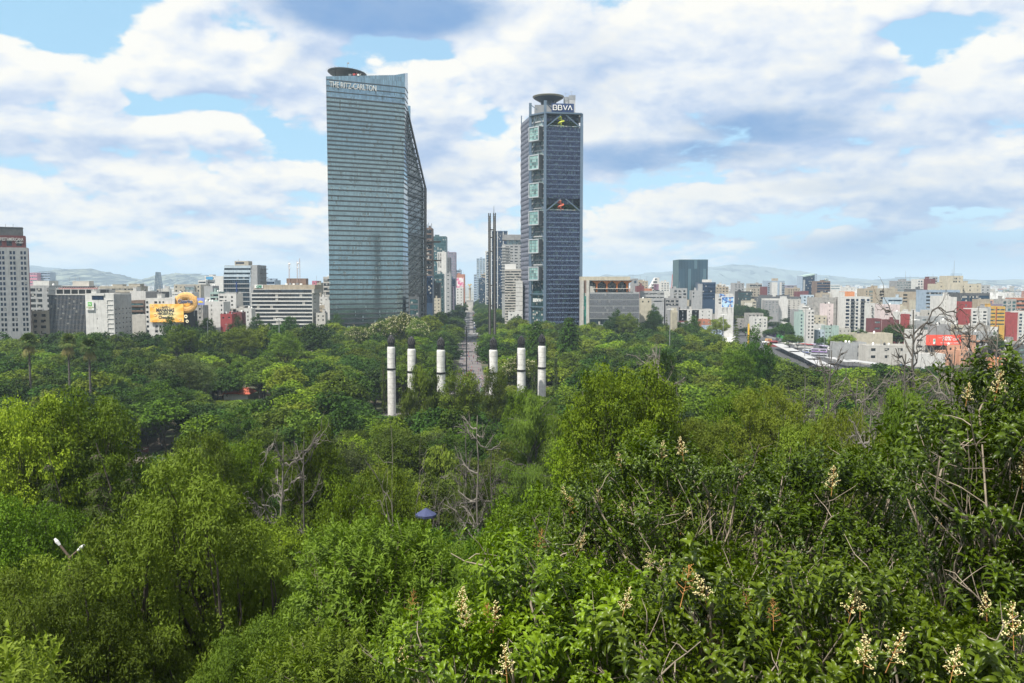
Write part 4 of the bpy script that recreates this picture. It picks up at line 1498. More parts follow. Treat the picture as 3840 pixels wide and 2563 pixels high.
# ------------------------------------------------------------------ the dark blue lattice tower
bt = empty('lattice_tower', (38, 815, 0), 0, 'dark blue skyscraper with diagonal lattice faces, stacked glass boxes and a round helipad', 'skyscraper')
P0 = Vector((9.3, 853, 0)); P1 = Vector((17.2, 814, 0)); P2 = Vector((30.6, 800, 0)); P3 = Vector((65.0, 808, 0)); P4 = Vector((70, 850, 0))
HB = zat(424, 800)
NAVY = mat('navy_panel', (.020, .028, .085), .4, .35, var=.1)
LATT = mat('lattice_metal', (.065, .08, .155), .45, .5, var=.1)
COLM = mat('blue_grey_steel', (.115, .165, .225), .45, .35, var=.06)
G_BB = glass('lattice_tower_glass', (.026, .044, .105), cell=(1.5, 1.5, 1.5), lite=(.09, .15, .17), amount=.22, metal=.4, rough=.2)
G_BOX = glass('box_glass', (.20, .36, .36), cell=(1.9, 1.9, 2.7), lite=(.28, .44, .42), amount=.4, metal=.3, rough=.15, mull=1.9, mullw=.12)


def wallq(mb, a, b, z0, z1, off=0.0):
    d = (b - a).normalized(); nn = Vector((d.y, -d.x, 0)) * off
    mb.quad(*[sub(bt, p) for p in (a + nn + Vector((0, 0, z0)), b + nn + Vector((0, 0, z0)), b + nn + Vector((0, 0, z1)), a + nn + Vector((0, 0, z1)))])


ga = (zat(478, 803), zat(430, 803)); gb = (zat(792, 803), zat(745, 803))
mb = MB()
wallq(mb, P2, P3, 0, gb[0]); wallq(mb, P2, P3, gb[1], ga[0])
for g0 in (ga, gb):       # garden loggias: recessed glass, floor and ceiling
    d = (P3 - P2).normalized(); inn = Vector((-d.y, d.x, 0)) * 9
    wallq(mb, P2 + inn, P3 + inn, g0[0], g0[1])
    for zz in g0: mb.quad(*[sub(bt, p) + Vector((0, 0, zz)) for p in ((P2, P3, P3 + inn, P2 + inn) if zz == g0[0] else (P2 + inn, P3 + inn, P3, P2))])
mb.build('glass_wall', G_BB, bt)
mb = MB(); wallq(mb, P0, P1, 0, zat(435, 814)); wallq(mb, P3, P4, 0, HB - 3); wallq(mb, P4, P0, 0, HB - 12)
mb.build('side_wall', G_BB, bt)
m = MB(); m.add([sub(bt, p) + Vector((0, 0, HB)) for p in (P1, P2, P3, P4, P0)], [(0, 1, 2, 3, 4)]); m.build('roof', ROOF, bt)


def lattice(a, b, z0, z1, px_, pz_, r, off, nm, dirs=(1, -1), mt_=None):
    L_ = (b - a).length; d = (b - a) / L_; nn = Vector((d.y, -d.x, 0)) * off
    m = MB(); slope = pz_ / px_
    for s_ in dirs:
        k = -L_ * slope
        base = z0 - L_ * slope if s_ > 0 else z0
        c = base
        end = z1 if s_ > 0 else z1 + L_ * slope
        while c < end:
            # line z = c + s*slope*u, clipped to [z0, z1] and [0, L]
            u0, u1 = 0.0, L_
            sl_ = s_ * slope
            for zz in (z0, z1):
                pass
            ua, ub = (z0 - c) / sl_, (z1 - c) / sl_
            lo, hi = max(u0, min(ua, ub)), min(u1, max(ua, ub))
            if hi - lo > .3:
                m.bar(sub(bt, a + d * lo + nn) + Vector((0, 0, c + sl_ * lo)), sub(bt, a + d * hi + nn) + Vector((0, 0, c + sl_ * hi)), r, cap=False)
            c += pz_
    return m.build(nm, mt_ or LATT, bt)


lattice(P2, P3, gb[1], ga[0], 4.3, 4.42, .17, .7, 'lattice_screen')
lattice(P2, P3, 2, gb[0], 4.3, 4.42, .17, .7, 'lattice_screen')
lattice(P2, P3, 2, gb[0], 17.2, 26.5, .55, .25, 'wind_brace', mt_=NAVY)
lattice(P2, P3, gb[1], ga[0], 17.2, 26.5, .55, .25, 'wind_brace', mt_=NAVY)
lattice(P0, P1, 2, zat(437, 814), 4.4, 9.0, .30, .7, 'lattice_screen', mt_=mat('pale_lattice', (.20, .21, .26), .5, .3))
# folded glass fins: one pale zigzag on every floor
FOLD = mat('folded_glass_edge', (.13, .19, .28), .3, .5, var=.25, scale=.8)
d = (P3 - P2).normalized(); nn = Vector((d.y, -d.x, 0)); LF = (P3 - P2).length
z = gb[0] - 2.2
zl = []
zz = ga[0] - 3.3
while zz > 6:
    if not (gb[0] - 1 < zz < gb[1] + 1): zl.append(zz)
    zz -= 4.42
for zz in zl:
    m = MB(); u_ = .6
    while u_ < LF - 2:
        a = P2 + d * u_ + nn * .3; b = P2 + d * (u_ + 2.15) + nn * 1.15; c_ = P2 + d * (u_ + 2.15) + nn * .3
        q = [sub(bt, p) for p in (a, b, c_)]
        m.add([q[0] + Vector((0, 0, zz)), q[1] + Vector((0, 0, zz - 1.0)), q[2] + Vector((0, 0, zz)), q[0] + Vector((0, 0, zz - .25)), q[1] + Vector((0, 0, zz - 1.35)), q[2] + Vector((0, 0, zz - .25))], [(0, 1, 2), (5, 4, 3), (0, 3, 4, 1), (1, 4, 5, 2)])
        u_ += 2.15
    m.build('folded_fins', FOLD, bt)
    m = MB(); m.bar(sub(bt, P2 + nn * .45) + Vector((0, 0, zz - 1.2)), sub(bt, P3 + nn * .45) + Vector((0, 0, zz - 1.2)), .30); m.build('floor_edge', NAVY, bt)
# columns
for p, zt_ in ((P1, zat(388, 814)), (P2, zat(378, 800)), (P3, zat(428, 808))):
    m = MB(); q = sub(bt, p); m.box(q.x - 1.25, q.x + 1.25, q.y - 1.5, q.y + .8, 0, zt_); m.build('column', COLM, bt)
m = MB(); m.box(-.5, .5, -.5, .5, 0, zat(435, 853)); m.build('column', COLM, bt, sub(bt, P0))
m = MB()
m.bar(sub(bt, P2) + Vector((0, -1.6, HB)), sub(bt, P3) + Vector((0, -1.6, HB + .4)), 1.0); m.bar(sub(bt, P1) + Vector((-1, -1, HB)), sub(bt, P2) + Vector((-1, -1, HB)), .9)
m.build('ring_beam', COLM, bt)
for g0 in (ga, gb):
    m = MB()
    for (u0, u1) in ((.03, .42), (.97, .56)):
        m.bar(sub(bt, P2 + d * LF * u0 + nn * .9) + Vector((0, 0, g0[0])), sub(bt, P2 + d * LF * u1 + nn * .9) + Vector((0, 0, g0[1] - .4)), .7)
    m.build('loggia_brace', COLM, bt)
    m = MB(); m.bar(sub(bt, P2 + nn * .5) + Vector((0, 0, g0[0] + 1)), sub(bt, P3 + nn * .5) + Vector((0, 0, g0[0] + 1)), .5); m.build('glass_rail', GL['pale'], bt)
    for s_ in range(7):          # shrubs inside the loggia
        q = sub(bt, P2 + d * LF * (.16 + .115 * s_) - nn * 5)
        rg = np.random.default_rng(s_ + 3)
        v, f, t = puff_leaves(rg, [(q.x, q.y, g0[0] + 3.4, 2.9), (q.x + .6, q.y, g0[0] + 4.6, 2.4)], 260, 1.1, .8)
        if s_ != 3: link('loggia_plant', mesh_np('loggia_plant', v, f, L_DARK, attr=t), bt)
for g0, c_ in ((ga, (.55, .60, .03)), (gb, (.62, .13, .06))):
    me_ = MB(); q = sub(bt, P2 + d * LF * .44 - nn * .8) + Vector((0, 0, g0[0]))
    me_.bar(q, q + Vector((0, 0, 10)), .55, n=8)
    prev = None
    for i in range(27):
        a = i * .42; zz = 1 + i * .33
        p_ = q + Vector((2.5 * math.cos(a), 2.0 * math.sin(a), zz)); 
        if prev is not None: me_.bar(prev, p_, .75, n=6)
        prev = p_
    so = me_.build('spiral_sculpture', mat('sculpture_%d' % int(c_[0] * 100), c_, .5, var=.05), None, tuple(bt.location), smooth=False)
    tag(so, ('yellow' if c_[1] > .3 else 'orange') + ' spiral sculpture standing in the ' + ('top' if c_[1] > .3 else 'middle') + ' garden opening of the dark blue tower', 'sculpture')
# stacked glass boxes in the corner bay
bd = (P2 - P1).normalized(); bn = Vector((bd.y, -bd.x, 0)); LB = (P2 - P1).length
mb = MB(); wallq(mb, P1, P2, 0, HB, -1.2); mb.build('bay_wall', glass('bay_glass', (.30, .38, .38), cell=(1.8, 1.8, 2.2), lite=(.10, .13, .14), amount=.35, metal=.4), bt)
zz = zat(478, 806) + 9.5
k = 0
while zz > 60:
    m = MB(); m.bar(sub(bt, P1 - bn * .9) + Vector((0, 0, zz)), sub(bt, P2 - bn * .9) + Vector((0, 0, zz)), .75); m.build('bay_floor', WALL['lightgrey'], bt); zz -= 4.42; k += 1
boxes = [(478, 532), (583, 639), (688, 743), (792, 846), (898, 951), (1001, 1053)]
for y0, y1 in boxes:
    z1_, z0_ = zat(y0, 806), zat(y1, 806)
    dep = 5.5
    bo = bt
    fr = MB(); A = P1 + bd * 3.2 + bn * dep; B = P2 - bd * 3.0 + bn * dep
    def bx(mbx, a, b, n0, n1, za, zb):
        q = [a + bn * n1, b + bn * n1, b + bn * n0, a + bn * n0]
        mbx.add([sub(bt, p) + Vector((0, 0, zc_)) for zc_ in (za, zb) for p in q], BOXF)
    t_ = .9
    bx(fr, A, B, -dep, 0, z1_ - t_, z1_); bx(fr, A, B, -dep, 0, z0_, z0_ + t_)
    bx(fr, A, A + bd * t_, -dep, 0, z0_ + t_, z1_ - t_); bx(fr, B - bd * t_, B, -dep, 0, z0_ + t_, z1_ - t_)
    po = fr.build('glass_box', mat('white_frame', (.36, .39, .41), .5, var=.05), bt)
    gm_ = MB(); bx(gm_, A + bd * t_, B - bd * t_, -1.0, -.4, z0_ + t_, z1_ - t_); gm_.build('pane', G_BOX, po)
    sm = MB(); bx(sm, B + bd * .02, B + bd * .25, -dep + .2, -.3, z0_ + .3, z1_ - .3); sm.build('dark_side', WALL['darkgrey'], po)
    rb = MB()
    for i in (1, 2, 3):
        zz = z0_ + t_ + (z1_ - z0_ - 2 * t_) * i / 4
        bx(rb, A + bd * t_, B - bd * t_, -.4, -.25, zz - .15, zz + .15)
    rb.build('transom', METAL, po)
for y0, y1 in ((433, 478), (534, 583), (641, 688), (745, 792), (848, 898), (953, 1001), (1055, 1102)):
    m = MB(); a_, b_ = zat(y0, 806), zat(y1, 806)
    for u0, u1 in ((.10, .42), (.95, .58)):
        m.bar(sub(bt, P1 + bd * LB * u0 + bn * .3) + Vector((0, 0, b_)), sub(bt, P1 + bd * LB * u1 + bn * .3) + Vector((0, 0, a_)), .42)
    m.build('bay_brace', COLM, bt)
m = MB()
for y_ in (1103, 1151): m.bar(sub(bt, P1 + bn) + Vector((0, 0, zat(y_, 806))), sub(bt, P2 + bn) + Vector((0, 0, zat(y_, 806))), .6)
m.build('bay_beam', COLM, bt)
m = MB(); wallq(m, P1, P2, 0, zat(1056, 806), -.6); m.build('lobby_glass', GL['teal'], bt)
text(bt, 'BBVA', 4.6, sub(bt, P1 + bd * LB * .55 + bn * 1.4) + Vector((0, 0, zat(1133, 806))), (R(90), 0, math.atan2(bd.y, bd.x)), WHITEP, .2, width=10.5, offset=.06)
# crown
q0, q1 = ppoint(2067, 803, 0), ppoint(2148, 805, 0)
zs0, zs1 = zat(421, 804), zat(389, 804)
sg = empty('sign_box', sub(bt, (q0 + q1) / 2), math.atan2(q1.y - q0.y, q1.x - q0.x)); sg.parent = bt
w_ = (q1 - q0).length
m = MB(); m.box(-w_ / 2, w_ / 2, 0, 3, zs0, zs1); m.build('sign_panel', mat('sign_blue', (.012, .035, .12), .5, var=.05), sg)
_lm = mat('sign_white', (.85, .84, .80), .5, var=.02)
zc0, hh = zs0 + 1.9, (zs1 - zs0) - 3.6
LW = w_ * .205


def letter(mb, kind, x):
    r_ = .42; t0, t1 = zc0, zc0 + hh; y = -.25
    if kind == 'B':
        mb.bar((x, y, t0 - .3), (x, y, t1 + .3), r_)
        for k_, (za, zb, rw) in enumerate(((t0, t0 + hh * .5, .95), (t0 + hh * .5, t1, .84))):
            w2 = LW * .62 * rw; hz_ = (zb - za) / 2
            mb.bar((x, y, za), (x + w2, y, za), r_); mb.bar((x, y, zb), (x + w2, y, zb), r_)
            pr_ = None
            for i in range(7):
                a = -math.pi / 2 + math.pi * i / 6
                p_ = (x + w2 + math.cos(a) * hz_ * .8, y, (za + zb) / 2 + math.sin(a) * hz_)
                if pr_: mb.bar(pr_, p_, r_)
                pr_ = p_
    else:
        up_ = kind == 'A'
        a, b = (t0, t1) if up_ else (t1, t0)
        mb.bar((x, y, a), (x + LW * .42, y, b), r_ * 1.05); mb.bar((x + LW * .42, y, b), (x + LW * .84, y, a), r_ * 1.05)


for kx, kd in ((-.44, 'B'), (-.21, 'B'), (.02, 'V'), (.235, 'A')):
    m = MB(); letter(m, kd, kx * w_); m.build('letter', _lm, sg)
m = MB()
a_, b_ = ppoint(2004, 812, 0), ppoint(2066, 812, 0); qa, qb = sub(bt, a_), sub(bt, b_)
m.box(qa.x, qb.x, qa.y, qa.y + 18, HB, zat(394, 812)); m.build('machine_room', mat('ribbed_grey', (.22, .23, .24), .6, .2, var=.1), bt)
for pa, pb, yt_ in ((2112, 2128, 364), (2130, 2153, 358)):
    a_, b_ = sub(bt, ppoint(pa, 818, 0)), sub(bt, ppoint(pb, 818, 0))
    m = MB(); m.box(a_.x, b_.x, a_.y, a_.y + 8, HB, zat(yt_ + 16, 818)); m.build('lift_tower', mat('ribbed_pale', (.36, .37, .38), .6, .1, var=.1), bt)
    m = MB(); m.box(a_.x - .15, b_.x + .15, a_.y - .15, a_.y + 8, zat(yt_ + 16, 818), zat(yt_, 818)); m.build('louvre', METAL, bt)
    m = MB(); x_ = (a_.x + b_.x) / 2; zt_ = zat(yt_, 818); m.bar((x_, a_.y + 1, zt_), (x_ - 1.5, a_.y + 1, zt_ + 3.6), .15); m.bar((x_ - 1.5, a_.y + 1, zt_ + 3.6), (x_ + .8, a_.y + 1, zt_ + 3.3), .15); m.build('davit', METAL, bt)
hp = sub(bt, ppoint(2056, 822, zat(366, 822)))
m = MB(); m.lathe([(7.6, -4.6), (13.2, -1.5), (14.2, -.4), (14.2, 0)], 36)
hd = m.build('helipad', mat('helipad_blue', (.014, .030, .060), .5, .2), bt, hp)
m = MB(); m.lathe([(14.1, -.9), (14.9, .3), (14.9, .6), (14.1, .7)], 36); m.build('deck_rim', mat('deck_rim', (.30, .28, .22), .6, .2), hd)
m = MB()
for i in range(6):
    a = i * math.pi / 3 + .3
    m.bar((8 * math.cos(a), 8 * math.sin(a), -4.5), (3.5 * math.cos(a), 3.5 * math.sin(a), -11), .3)
m.build('strut', METAL, hd)
m = MB(); m.lathe([(6.5, -9.5), (7.5, -3.0)], 20); m.build('drum', mat('drum_blue', (.04, .055, .08), .6, .2), hd)
for pa, pb in ((P1, ppoint(2012, 812, 0)), (P2, ppoint(2066, 806, 0))):
    m = MB(); zt_ = zat(389 if pa is P1 else 379, pa.y); m.bar(sub(bt, pa) + Vector((0, 0, zt_ - 1)), sub(bt, Vector((pb.x, pb.y, 0))) + Vector((0, 0, zt_ - 6)), .55); m.build('crown_strut', COLM, bt)
# ------------------------------------------------------------------ foreground shrubs: glossy privets in flower and the long-leaved shrub
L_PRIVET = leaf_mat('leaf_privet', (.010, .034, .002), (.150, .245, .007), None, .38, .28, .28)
L_LONG = leaf_mat('leaf_long', (.034, .062, .006), (.150, .225, .022), None, .5, .3, .15)
TWIG = mat('twig', (.25, .205, .155), .85, var=.25, scale=6)
STALK = mat('flower_stalk', (.36, .17, .05), .8, var=.2, scale=20)
PETAL = mat('cream_petal', (.57, .50, .24), .7, var=.1, scale=30)


def leaf_strip(L, W_, arch, fold, n=4):
    "one curved, folded leaf along +x from the origin, z up: returns v, f"
    v = []
    for i in range(n + 1):
        t = i / n
        w = W_ * .5 * math.sin(math.pi * min(1, (t * .92 + .06)) ** .85) if i < n else 0.0
        a = arch * t
        x = L * (math.sin(a) / arch if arch > 1e-3 else t); z = -L * (1 - math.cos(a)) / max(arch, 1e-3)
        nx, nz = math.sin(a), math.cos(a)
        v += [(x + nx * fold * w, w, z + nz * fold * w), (x, 0, z), (x + nx * fold * w, -w, z + nz * fold * w)]
    f = []
    for i in range(n):
        b = i * 3
        f += [(b, b + 1, b + 4, b + 3), (b + 1, b + 2, b + 5, b + 4)]
    return np.array(v, float), np.array(f)


def shoot(seed, n=18, L=.124, W_=.035, arch=2.0, stem=.34, opp=True, up0=.25):
    rng = np.random.default_rng(seed)
    V, F, T_ = [], [], []
    nv = 0
    for i in range(n):
        t = (i + 1) / n
        a = (i // 2) * 1.57 + (i % 2) * math.pi + rng.normal(0, .2) if opp else i * 2.4 + rng.normal(0, .3)
        v, f = leaf_strip(L * rng.uniform(.7, 1.15) * (1 if t < .85 else .65), W_ * rng.uniform(.8, 1.15), arch * rng.uniform(.6, 1.2), .5)
        tilt = (up0 + 1.0 * t) + rng.normal(0, .18)     # upper leaves stand up more
        c, s = math.cos(tilt), math.sin(tilt)
        v = np.stack([v[:, 0] * c - v[:, 2] * s, v[:, 1], v[:, 0] * s + v[:, 2] * c], 1)
        c, s = math.cos(a), math.sin(a)
        v = np.stack([v[:, 0] * c - v[:, 1] * s, v[:, 0] * s + v[:, 1] * c, v[:, 2]], 1)
        v[:, 2] += stem * t
        V.append(v); F.append(f + nv); nv += len(v)
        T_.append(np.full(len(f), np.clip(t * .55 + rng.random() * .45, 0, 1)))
    return np.concatenate(V), np.concatenate(F), np.concatenate(T_)


def aim(d, roll):
    d = d / np.linalg.norm(d)
    a = np.cross(d, [0.3, .1, .95]); a /= max(np.linalg.norm(a), 1e-6); b = np.cross(d, a)
    c, s = math.cos(roll), math.sin(roll)
    return np.stack([a * c + b * s, -a * s + b * c, d], 1)


SH_PRIV = [shoot(100 + i) for i in range(6)]
SH_LONG = [shoot(120 + i, 24, .125, .032, .7, .40, False, .1) for i in range(6)]


def panicle(seed):
    rng = np.random.default_rng(seed)
    fl, st = MB(), MB()
    st.bar((0, 0, -.1), (0, 0, .24), .004, .0015)
    Hh = .26
    for i in range(15):
        t = (i + .5) / 15; a = i * 2.4; r = .085 * (1 - t) ** .8 + .008
        z = Hh * t; e = (r * math.cos(a), r * math.sin(a), z + .02)
        st.bar((0, 0, z - .02), e, .0022, .001, 3)
        for k in range(int(9 * (1 - t) + 3)):
            u = rng.uniform(.3, 1.1); p = np.array([e[0] * u, e[1] * u, z + .02 * u]) + rng.normal(0, .011, 3)
            s = rng.uniform(.005, .0095)
            o = np.array([[1, 0, 0], [-1, 0, 0], [0, 1, 0], [0, -1, 0], [0, 0, 1], [0, 0, -1]]) * s + p
            fl.add(o, [(0, 2, 4), (2, 1, 4), (1, 3, 4), (3, 0, 4), (2, 0, 5), (1, 2, 5), (3, 1, 5), (0, 3, 5)])
    return fl.mesh('blossom', PETAL), st.mesh('flower_head', STALK)


PAN = [panicle(s) for s in range(5)]
STALK_ONLY = []
for i in range(3):
    st = MB(); rng_ = np.random.default_rng(i + 50)
    st.bar((0, 0, -.1), (0, 0, .22), .004, .002)
    for k in range(16):
        t = k / 16; a = k * 2.4; r = .07 * (1 - t) + .01
        e = Vector((r * math.cos(a), r * math.sin(a), .22 * t + .03)); st.bar((0, 0, .22 * t), e, .003, .002, 3)
        for q in range(3):
            p = e + Vector(rng_.normal(0, .008, 3)); st.bar(p, p + Vector((0, 0, .009)), .004, .001, 3)
    STALK_ONLY.append(st.mesh('flower_head', STALK))


def bush(name, label, cat, region, D0, D1, npuff, pr, nsh_, shoots, lm, flowers=(), stalks=0, root=None, seed=0, group=None, zroot=None, twigs=0, scale=1.0):
    "region: polygon in picture pixels that the crown's puffs fill, between distances D0 (top) and D1 (bottom edge, nearer)"
    nsh = int(nsh_ * 1.12); twigs = int(twigs * 1.4); rng = np.random.default_rng(seed)
    xs = [p[0] for p in region]; ys = [p[1] for p in region]
    def inside(x, y):
        c = False
        for (x0, y0), (x1, y1) in zip(region, region[1:] + region[:1]):
            if (y0 > y) != (y1 > y) and x < (x1 - x0) * (y - y0) / (y1 - y0) + x0: c = not c
        return c
    puffs = []; tries = 0
    while len(puffs) < npuff and tries < 9000:
        tries += 1
        x, y = rng.uniform(min(xs), max(xs)), rng.uniform(min(ys), max(ys))
        if not inside(x, y): continue
        t = (y - min(ys)) / (max(ys) - min(ys))
        D = D0 + (D1 - D0) * t + rng.uniform(0, .22) * D0
        r = rng.uniform(*pr)
        if not all(inside(x + s * r * 3200 / D * .55, y + q * r * 3200 / D * .55) for s, q in ((-1, 0), (1, 0), (0, -1))): continue
        p = at(x, y, D)
        if all((p - Vector(q[:3])).length > .60 * (r + q[3]) for q in puffs): puffs.append((p.x, p.y, p.z, r))
    c = np.array([p[:3] for p in puffs]); rr = np.array([p[3] for p in puffs])
    base = Vector(root) if root else Vector((c[:, 0].mean(), c[:, 1].mean() + .3, 0))
    base.z = hill(base.x, base.y) - .1
    o = empty(name, base, 0, label, cat, group)
    b = np.array(base)
    V, F, T_ = [], [], []; nv = 0
    tp = rng.uniform(0, 1, len(puffs))
    for k in range(nsh):
        i = rng.choice(len(puffs), p=rr ** 2 / (rr ** 2).sum())
        d = rng.normal(0, 1, 3); d[2] = abs(d[2]) * .9 - .15; d /= np.linalg.norm(d)
        P = c[i] + d * rr[i] * rng.uniform(.35, 1.0) * np.array([1, 1, .8])
        sv, sf, st = shoots[rng.integers(len(shoots))]
        M = aim(d * .8 + np.array([0, 0, .75]) + rng.normal(0, .25, 3), rng.uniform(0, 6.3))
        s = rng.uniform(.6, 1.1) * scale
        V.append((sv * s) @ M.T + P - b); F.append(sf + nv); nv += len(sv)
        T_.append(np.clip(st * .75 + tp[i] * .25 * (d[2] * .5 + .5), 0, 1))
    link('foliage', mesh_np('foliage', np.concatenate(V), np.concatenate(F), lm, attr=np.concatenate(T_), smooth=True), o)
    bag = Bag()
    hub = c.mean(0) - b; hub[2] = min(hub[2], (c[:, 2].min() - b[2])) * .55
    pts_, rd = limb(rng, (0, 0, -.3), hub, .11, .07, .1); bag.add(*tube(pts_, rd, 6))
    for i in range(len(puffs)):
        mid = hub + (c[i] - b - hub) * rng.uniform(.35, .5) + rng.normal(0, .12, 3)
        p1, r1 = limb(rng, hub, mid, .035, .022, .15, 5); bag.add(*tube(p1, r1, 5))
        p2, r2 = limb(rng, mid, c[i] - b + np.array([0, 0, rr[i] * .5]), .022, .008, .25, 6); bag.add(*tube(p2, r2, 4))
        for _ in range(5):
            e = c[i] - b + rng.normal(0, .5, 3) * rr[i] + np.array([0, 0, .2 * rr[i]])
            p3, r3 = limb(rng, p2[2], e, .009, .004, .3, 5); bag.add(*tube(p3, r3, 3))
    for _ in range(twigs):        # bare pale shoots standing clear of the leaves
        i = rng.integers(len(puffs))
        e0 = c[i] - b; e1 = e0 + np.array([rng.normal(0, .35), rng.normal(-.2, .2), rng.uniform(.25, .8)]) * (rr[i] * 2.0)
        p3, r3 = limb(rng, e0, e1, .010, .004, .25, 6); bag.add(*tube(p3, r3, 4))
        for k in (2, 3, 4):
            e2 = p3[k] + rng.normal(0, .14, 3) + np.array([0, 0, .18]); p4_, r4 = limb(rng, p3[k], e2, .006, .002, .2, 4); bag.add(*tube(p4_, r4, 3))
    bv, bf = bag.get()
    link('branches', mesh_np('branches', bv, bf, TWIG, smooth=True), o)
    for k, (fx, fy) in enumerate(flowers):
        # sits on the crown surface nearest that spot
        best = None
        for (x, y, z, r) in puffs:
            q = project((x, y, z)); dd = math.hypot(q[0] - fx, q[1] - fy) / (r * 3200 / y)
            if best is None or dd < best[0]: best = (dd, y - r * 1.12)
        p = at(fx, fy, best[1]); rz = rng.uniform(0, 6.28); sc = rng.uniform(.6, .95)
        if rng.random() < .76:
            fl, st = PAN[k % 5]
            so = link('flower_head', st, o, p - base, (rng.normal(0, .2), rng.normal(0, .2), rz), (sc,) * 3); link('blossom', fl, so)
        else: link('flower_head', STALK_ONLY[k % 3], o, p - base, (rng.normal(0, .2), rng.normal(0, .2), rz), (sc,) * 3)
    return o


bush('privet_tree', 'tall glossy privet crown with cream flower heads at the right edge of the picture', 'tree', [(3640, 1400), (3720, 1345), (3800, 1380), (3900, 1340), (4150, 1400), (4150, 2400), (3500, 2400), (3450, 1900), (3370, 1750), (3300, 1690), (3480, 1610), (3560, 1480)],
     7.4, 6.6, 34, (.26, .40), 640, SH_PRIV, L_PRIVET, [(3735, 1480), (3625, 1500), (3790, 1770), (3835, 1795), (3530, 1950), (3650, 1960), (3700, 2310), (3560, 2480)], root=(5.0, 8.0, 0), seed=1, twigs=12)
bush('privet_tree', 'wide glossy privet shrub with many cream flower heads right of centre', 'tree', [(2180, 1900), (2260, 1740), (2350, 1690), (2480, 1660), (2620, 1690), (2760, 1730), (2900, 1760), (3020, 1775), (3150, 1715), (3300, 1725), (3420, 1800), (3520, 2000), (3500, 2350), (2500, 2400), (2050, 2300), (1960, 2050), (2040, 1930)],
     9.8, 8.2, 66, (.34, .52), 1500, SH_PRIV, L_PRIVET, [(2330, 1755), (2560, 1705), (2480, 1720), (2130, 1905), (2140, 1930), (2250, 1890), (2330, 1940), (2530, 1920), (2560, 1980), (2650, 1905), (2830, 1880), (3120, 1830), (2020, 2060), (2170, 2060), (2350, 2110), (2440, 2130), (2480, 2150), (3010, 2010), (1985, 2150)], root=(2.6, 10.5, 0), seed=2, twigs=34)
bush('privet_tree', 'low privet shrub with cream and rust flower heads at the bottom centre', 'tree', [(1520, 2640), (1400, 2500), (1560, 2330), (1640, 2260), (1760, 2180), (1900, 2100), (2050, 2130), (2250, 2220), (2350, 2400), (2500, 2640)],
     7.0, 6.2, 30, (.26, .40), 560, SH_PRIV, L_PRIVET, [(1545, 2290), (1730, 2290), (1750, 2340), (1850, 2370), (1835, 2350), (1520, 2500), (2040, 2330), (2075, 2310), (1900, 2530)], root=(.2, 7.6, 0), seed=3, twigs=16)
bush('privet_tree', 'nearest privet shrub with the largest leaves along the bottom right', 'tree', [(2280, 2640), (2300, 2480), (2480, 2300), (2560, 2150), (2640, 2120), (2760, 2250), (2950, 2230), (3150, 2200), (3300, 2210), (3450, 2350), (3700, 2450), (3950, 2500), (3950, 2640)],
     6.2, 5.4, 34, (.24, .36), 620, SH_PRIV, L_PRIVET, [(2562, 2230), (2640, 2240), (2685, 2420), (2660, 2470), (3225, 2290), (3190, 2300), (2900, 2330), (3240, 2490), (3340, 2480), (3570, 2530), (3800, 2390), (2800, 2300), (2340, 2290)], root=(2.6, 7.0, 0), seed=4, twigs=26)
bush('leafy_shrub', 'bright green shrub with long pointed leaves at the bottom left of centre', 'shrub', [(1160, 2300), (1130, 2120), (1260, 2030), (1330, 2010), (1480, 2020), (1620, 2040), (1720, 2120), (1750, 2230), (1650, 2400), (1350, 2480), (1220, 2430)],
     17.0, 14.5, 60, (.42, .70), 1150, SH_LONG, L_LONG, root=(-1.9, 17, 0), seed=5, scale=1.35)
bush('leafy_shrub', 'lower bright shrub with long pointed leaves along the bottom edge', 'shrub', [(980, 2640), (1060, 2500), (1150, 2440), (1300, 2440), (1450, 2490), (1600, 2520), (1700, 2640)],
     13.0, 11.8, 26, (.34, .52), 560, SH_LONG, L_LONG, root=(-2.4, 13, 0), seed=6, scale=1.25)
bush('leafy_shrub', 'small bright broad leaved shrub in the bottom left corner', 'shrub', [(-60, 2640), (-40, 2530), (60, 2490), (150, 2510), (190, 2640)],
     11.5, 11, 7, (.30, .42), 90, SH_LONG, L_LONG, root=(-6.6, 12, 0), seed=7, scale=1.5)
# ------------------------------------------------------------------ the city: left side
g_ = lambda px_, pz_, w_, h_: ('g', px_, pz_, w_, h_)
b_ = lambda pz_, h_, e=.4: ('b', pz_, h_, e)
c_ = lambda fr, pz_, h_: ('c', fr, pz_, h_)
# hotel tower at the left edge
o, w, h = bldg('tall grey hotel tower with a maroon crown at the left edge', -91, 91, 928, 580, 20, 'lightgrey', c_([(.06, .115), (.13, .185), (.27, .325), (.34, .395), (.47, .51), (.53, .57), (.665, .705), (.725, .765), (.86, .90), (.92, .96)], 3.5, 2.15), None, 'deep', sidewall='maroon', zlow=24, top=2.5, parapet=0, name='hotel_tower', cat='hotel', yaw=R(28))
z1_ = at(100, 883, 581).z
m = MB(); P = []; wc = w - 1.4
facade(m, P, (-w / 2, .6), (1, 0), wc, h, z1_, [(wc * a, wc * (a + .10)) for a in (.12, .28, .455, .645, .83)], [(h + 1.0, h + 5.2)], .8)
m.quad((-w / 2 + wc, .6, h), (-w / 2 + wc, 19, h), (-w / 2 + wc, 19, z1_), (-w / 2 + wc, .6, z1_)); m.quad((-w / 2, .6, z1_), (-w / 2 + wc, .6, z1_), (-w / 2 + wc, 19, z1_), (-w / 2, 19, z1_))
m.build('crown_wall', WALL['maroon'], o)
for ctr, ww, hh, rz in P: pane(ww, hh, 'dark', o, ctr, rz, 'louvre_window')
z2_ = at(90, 854, 582).z
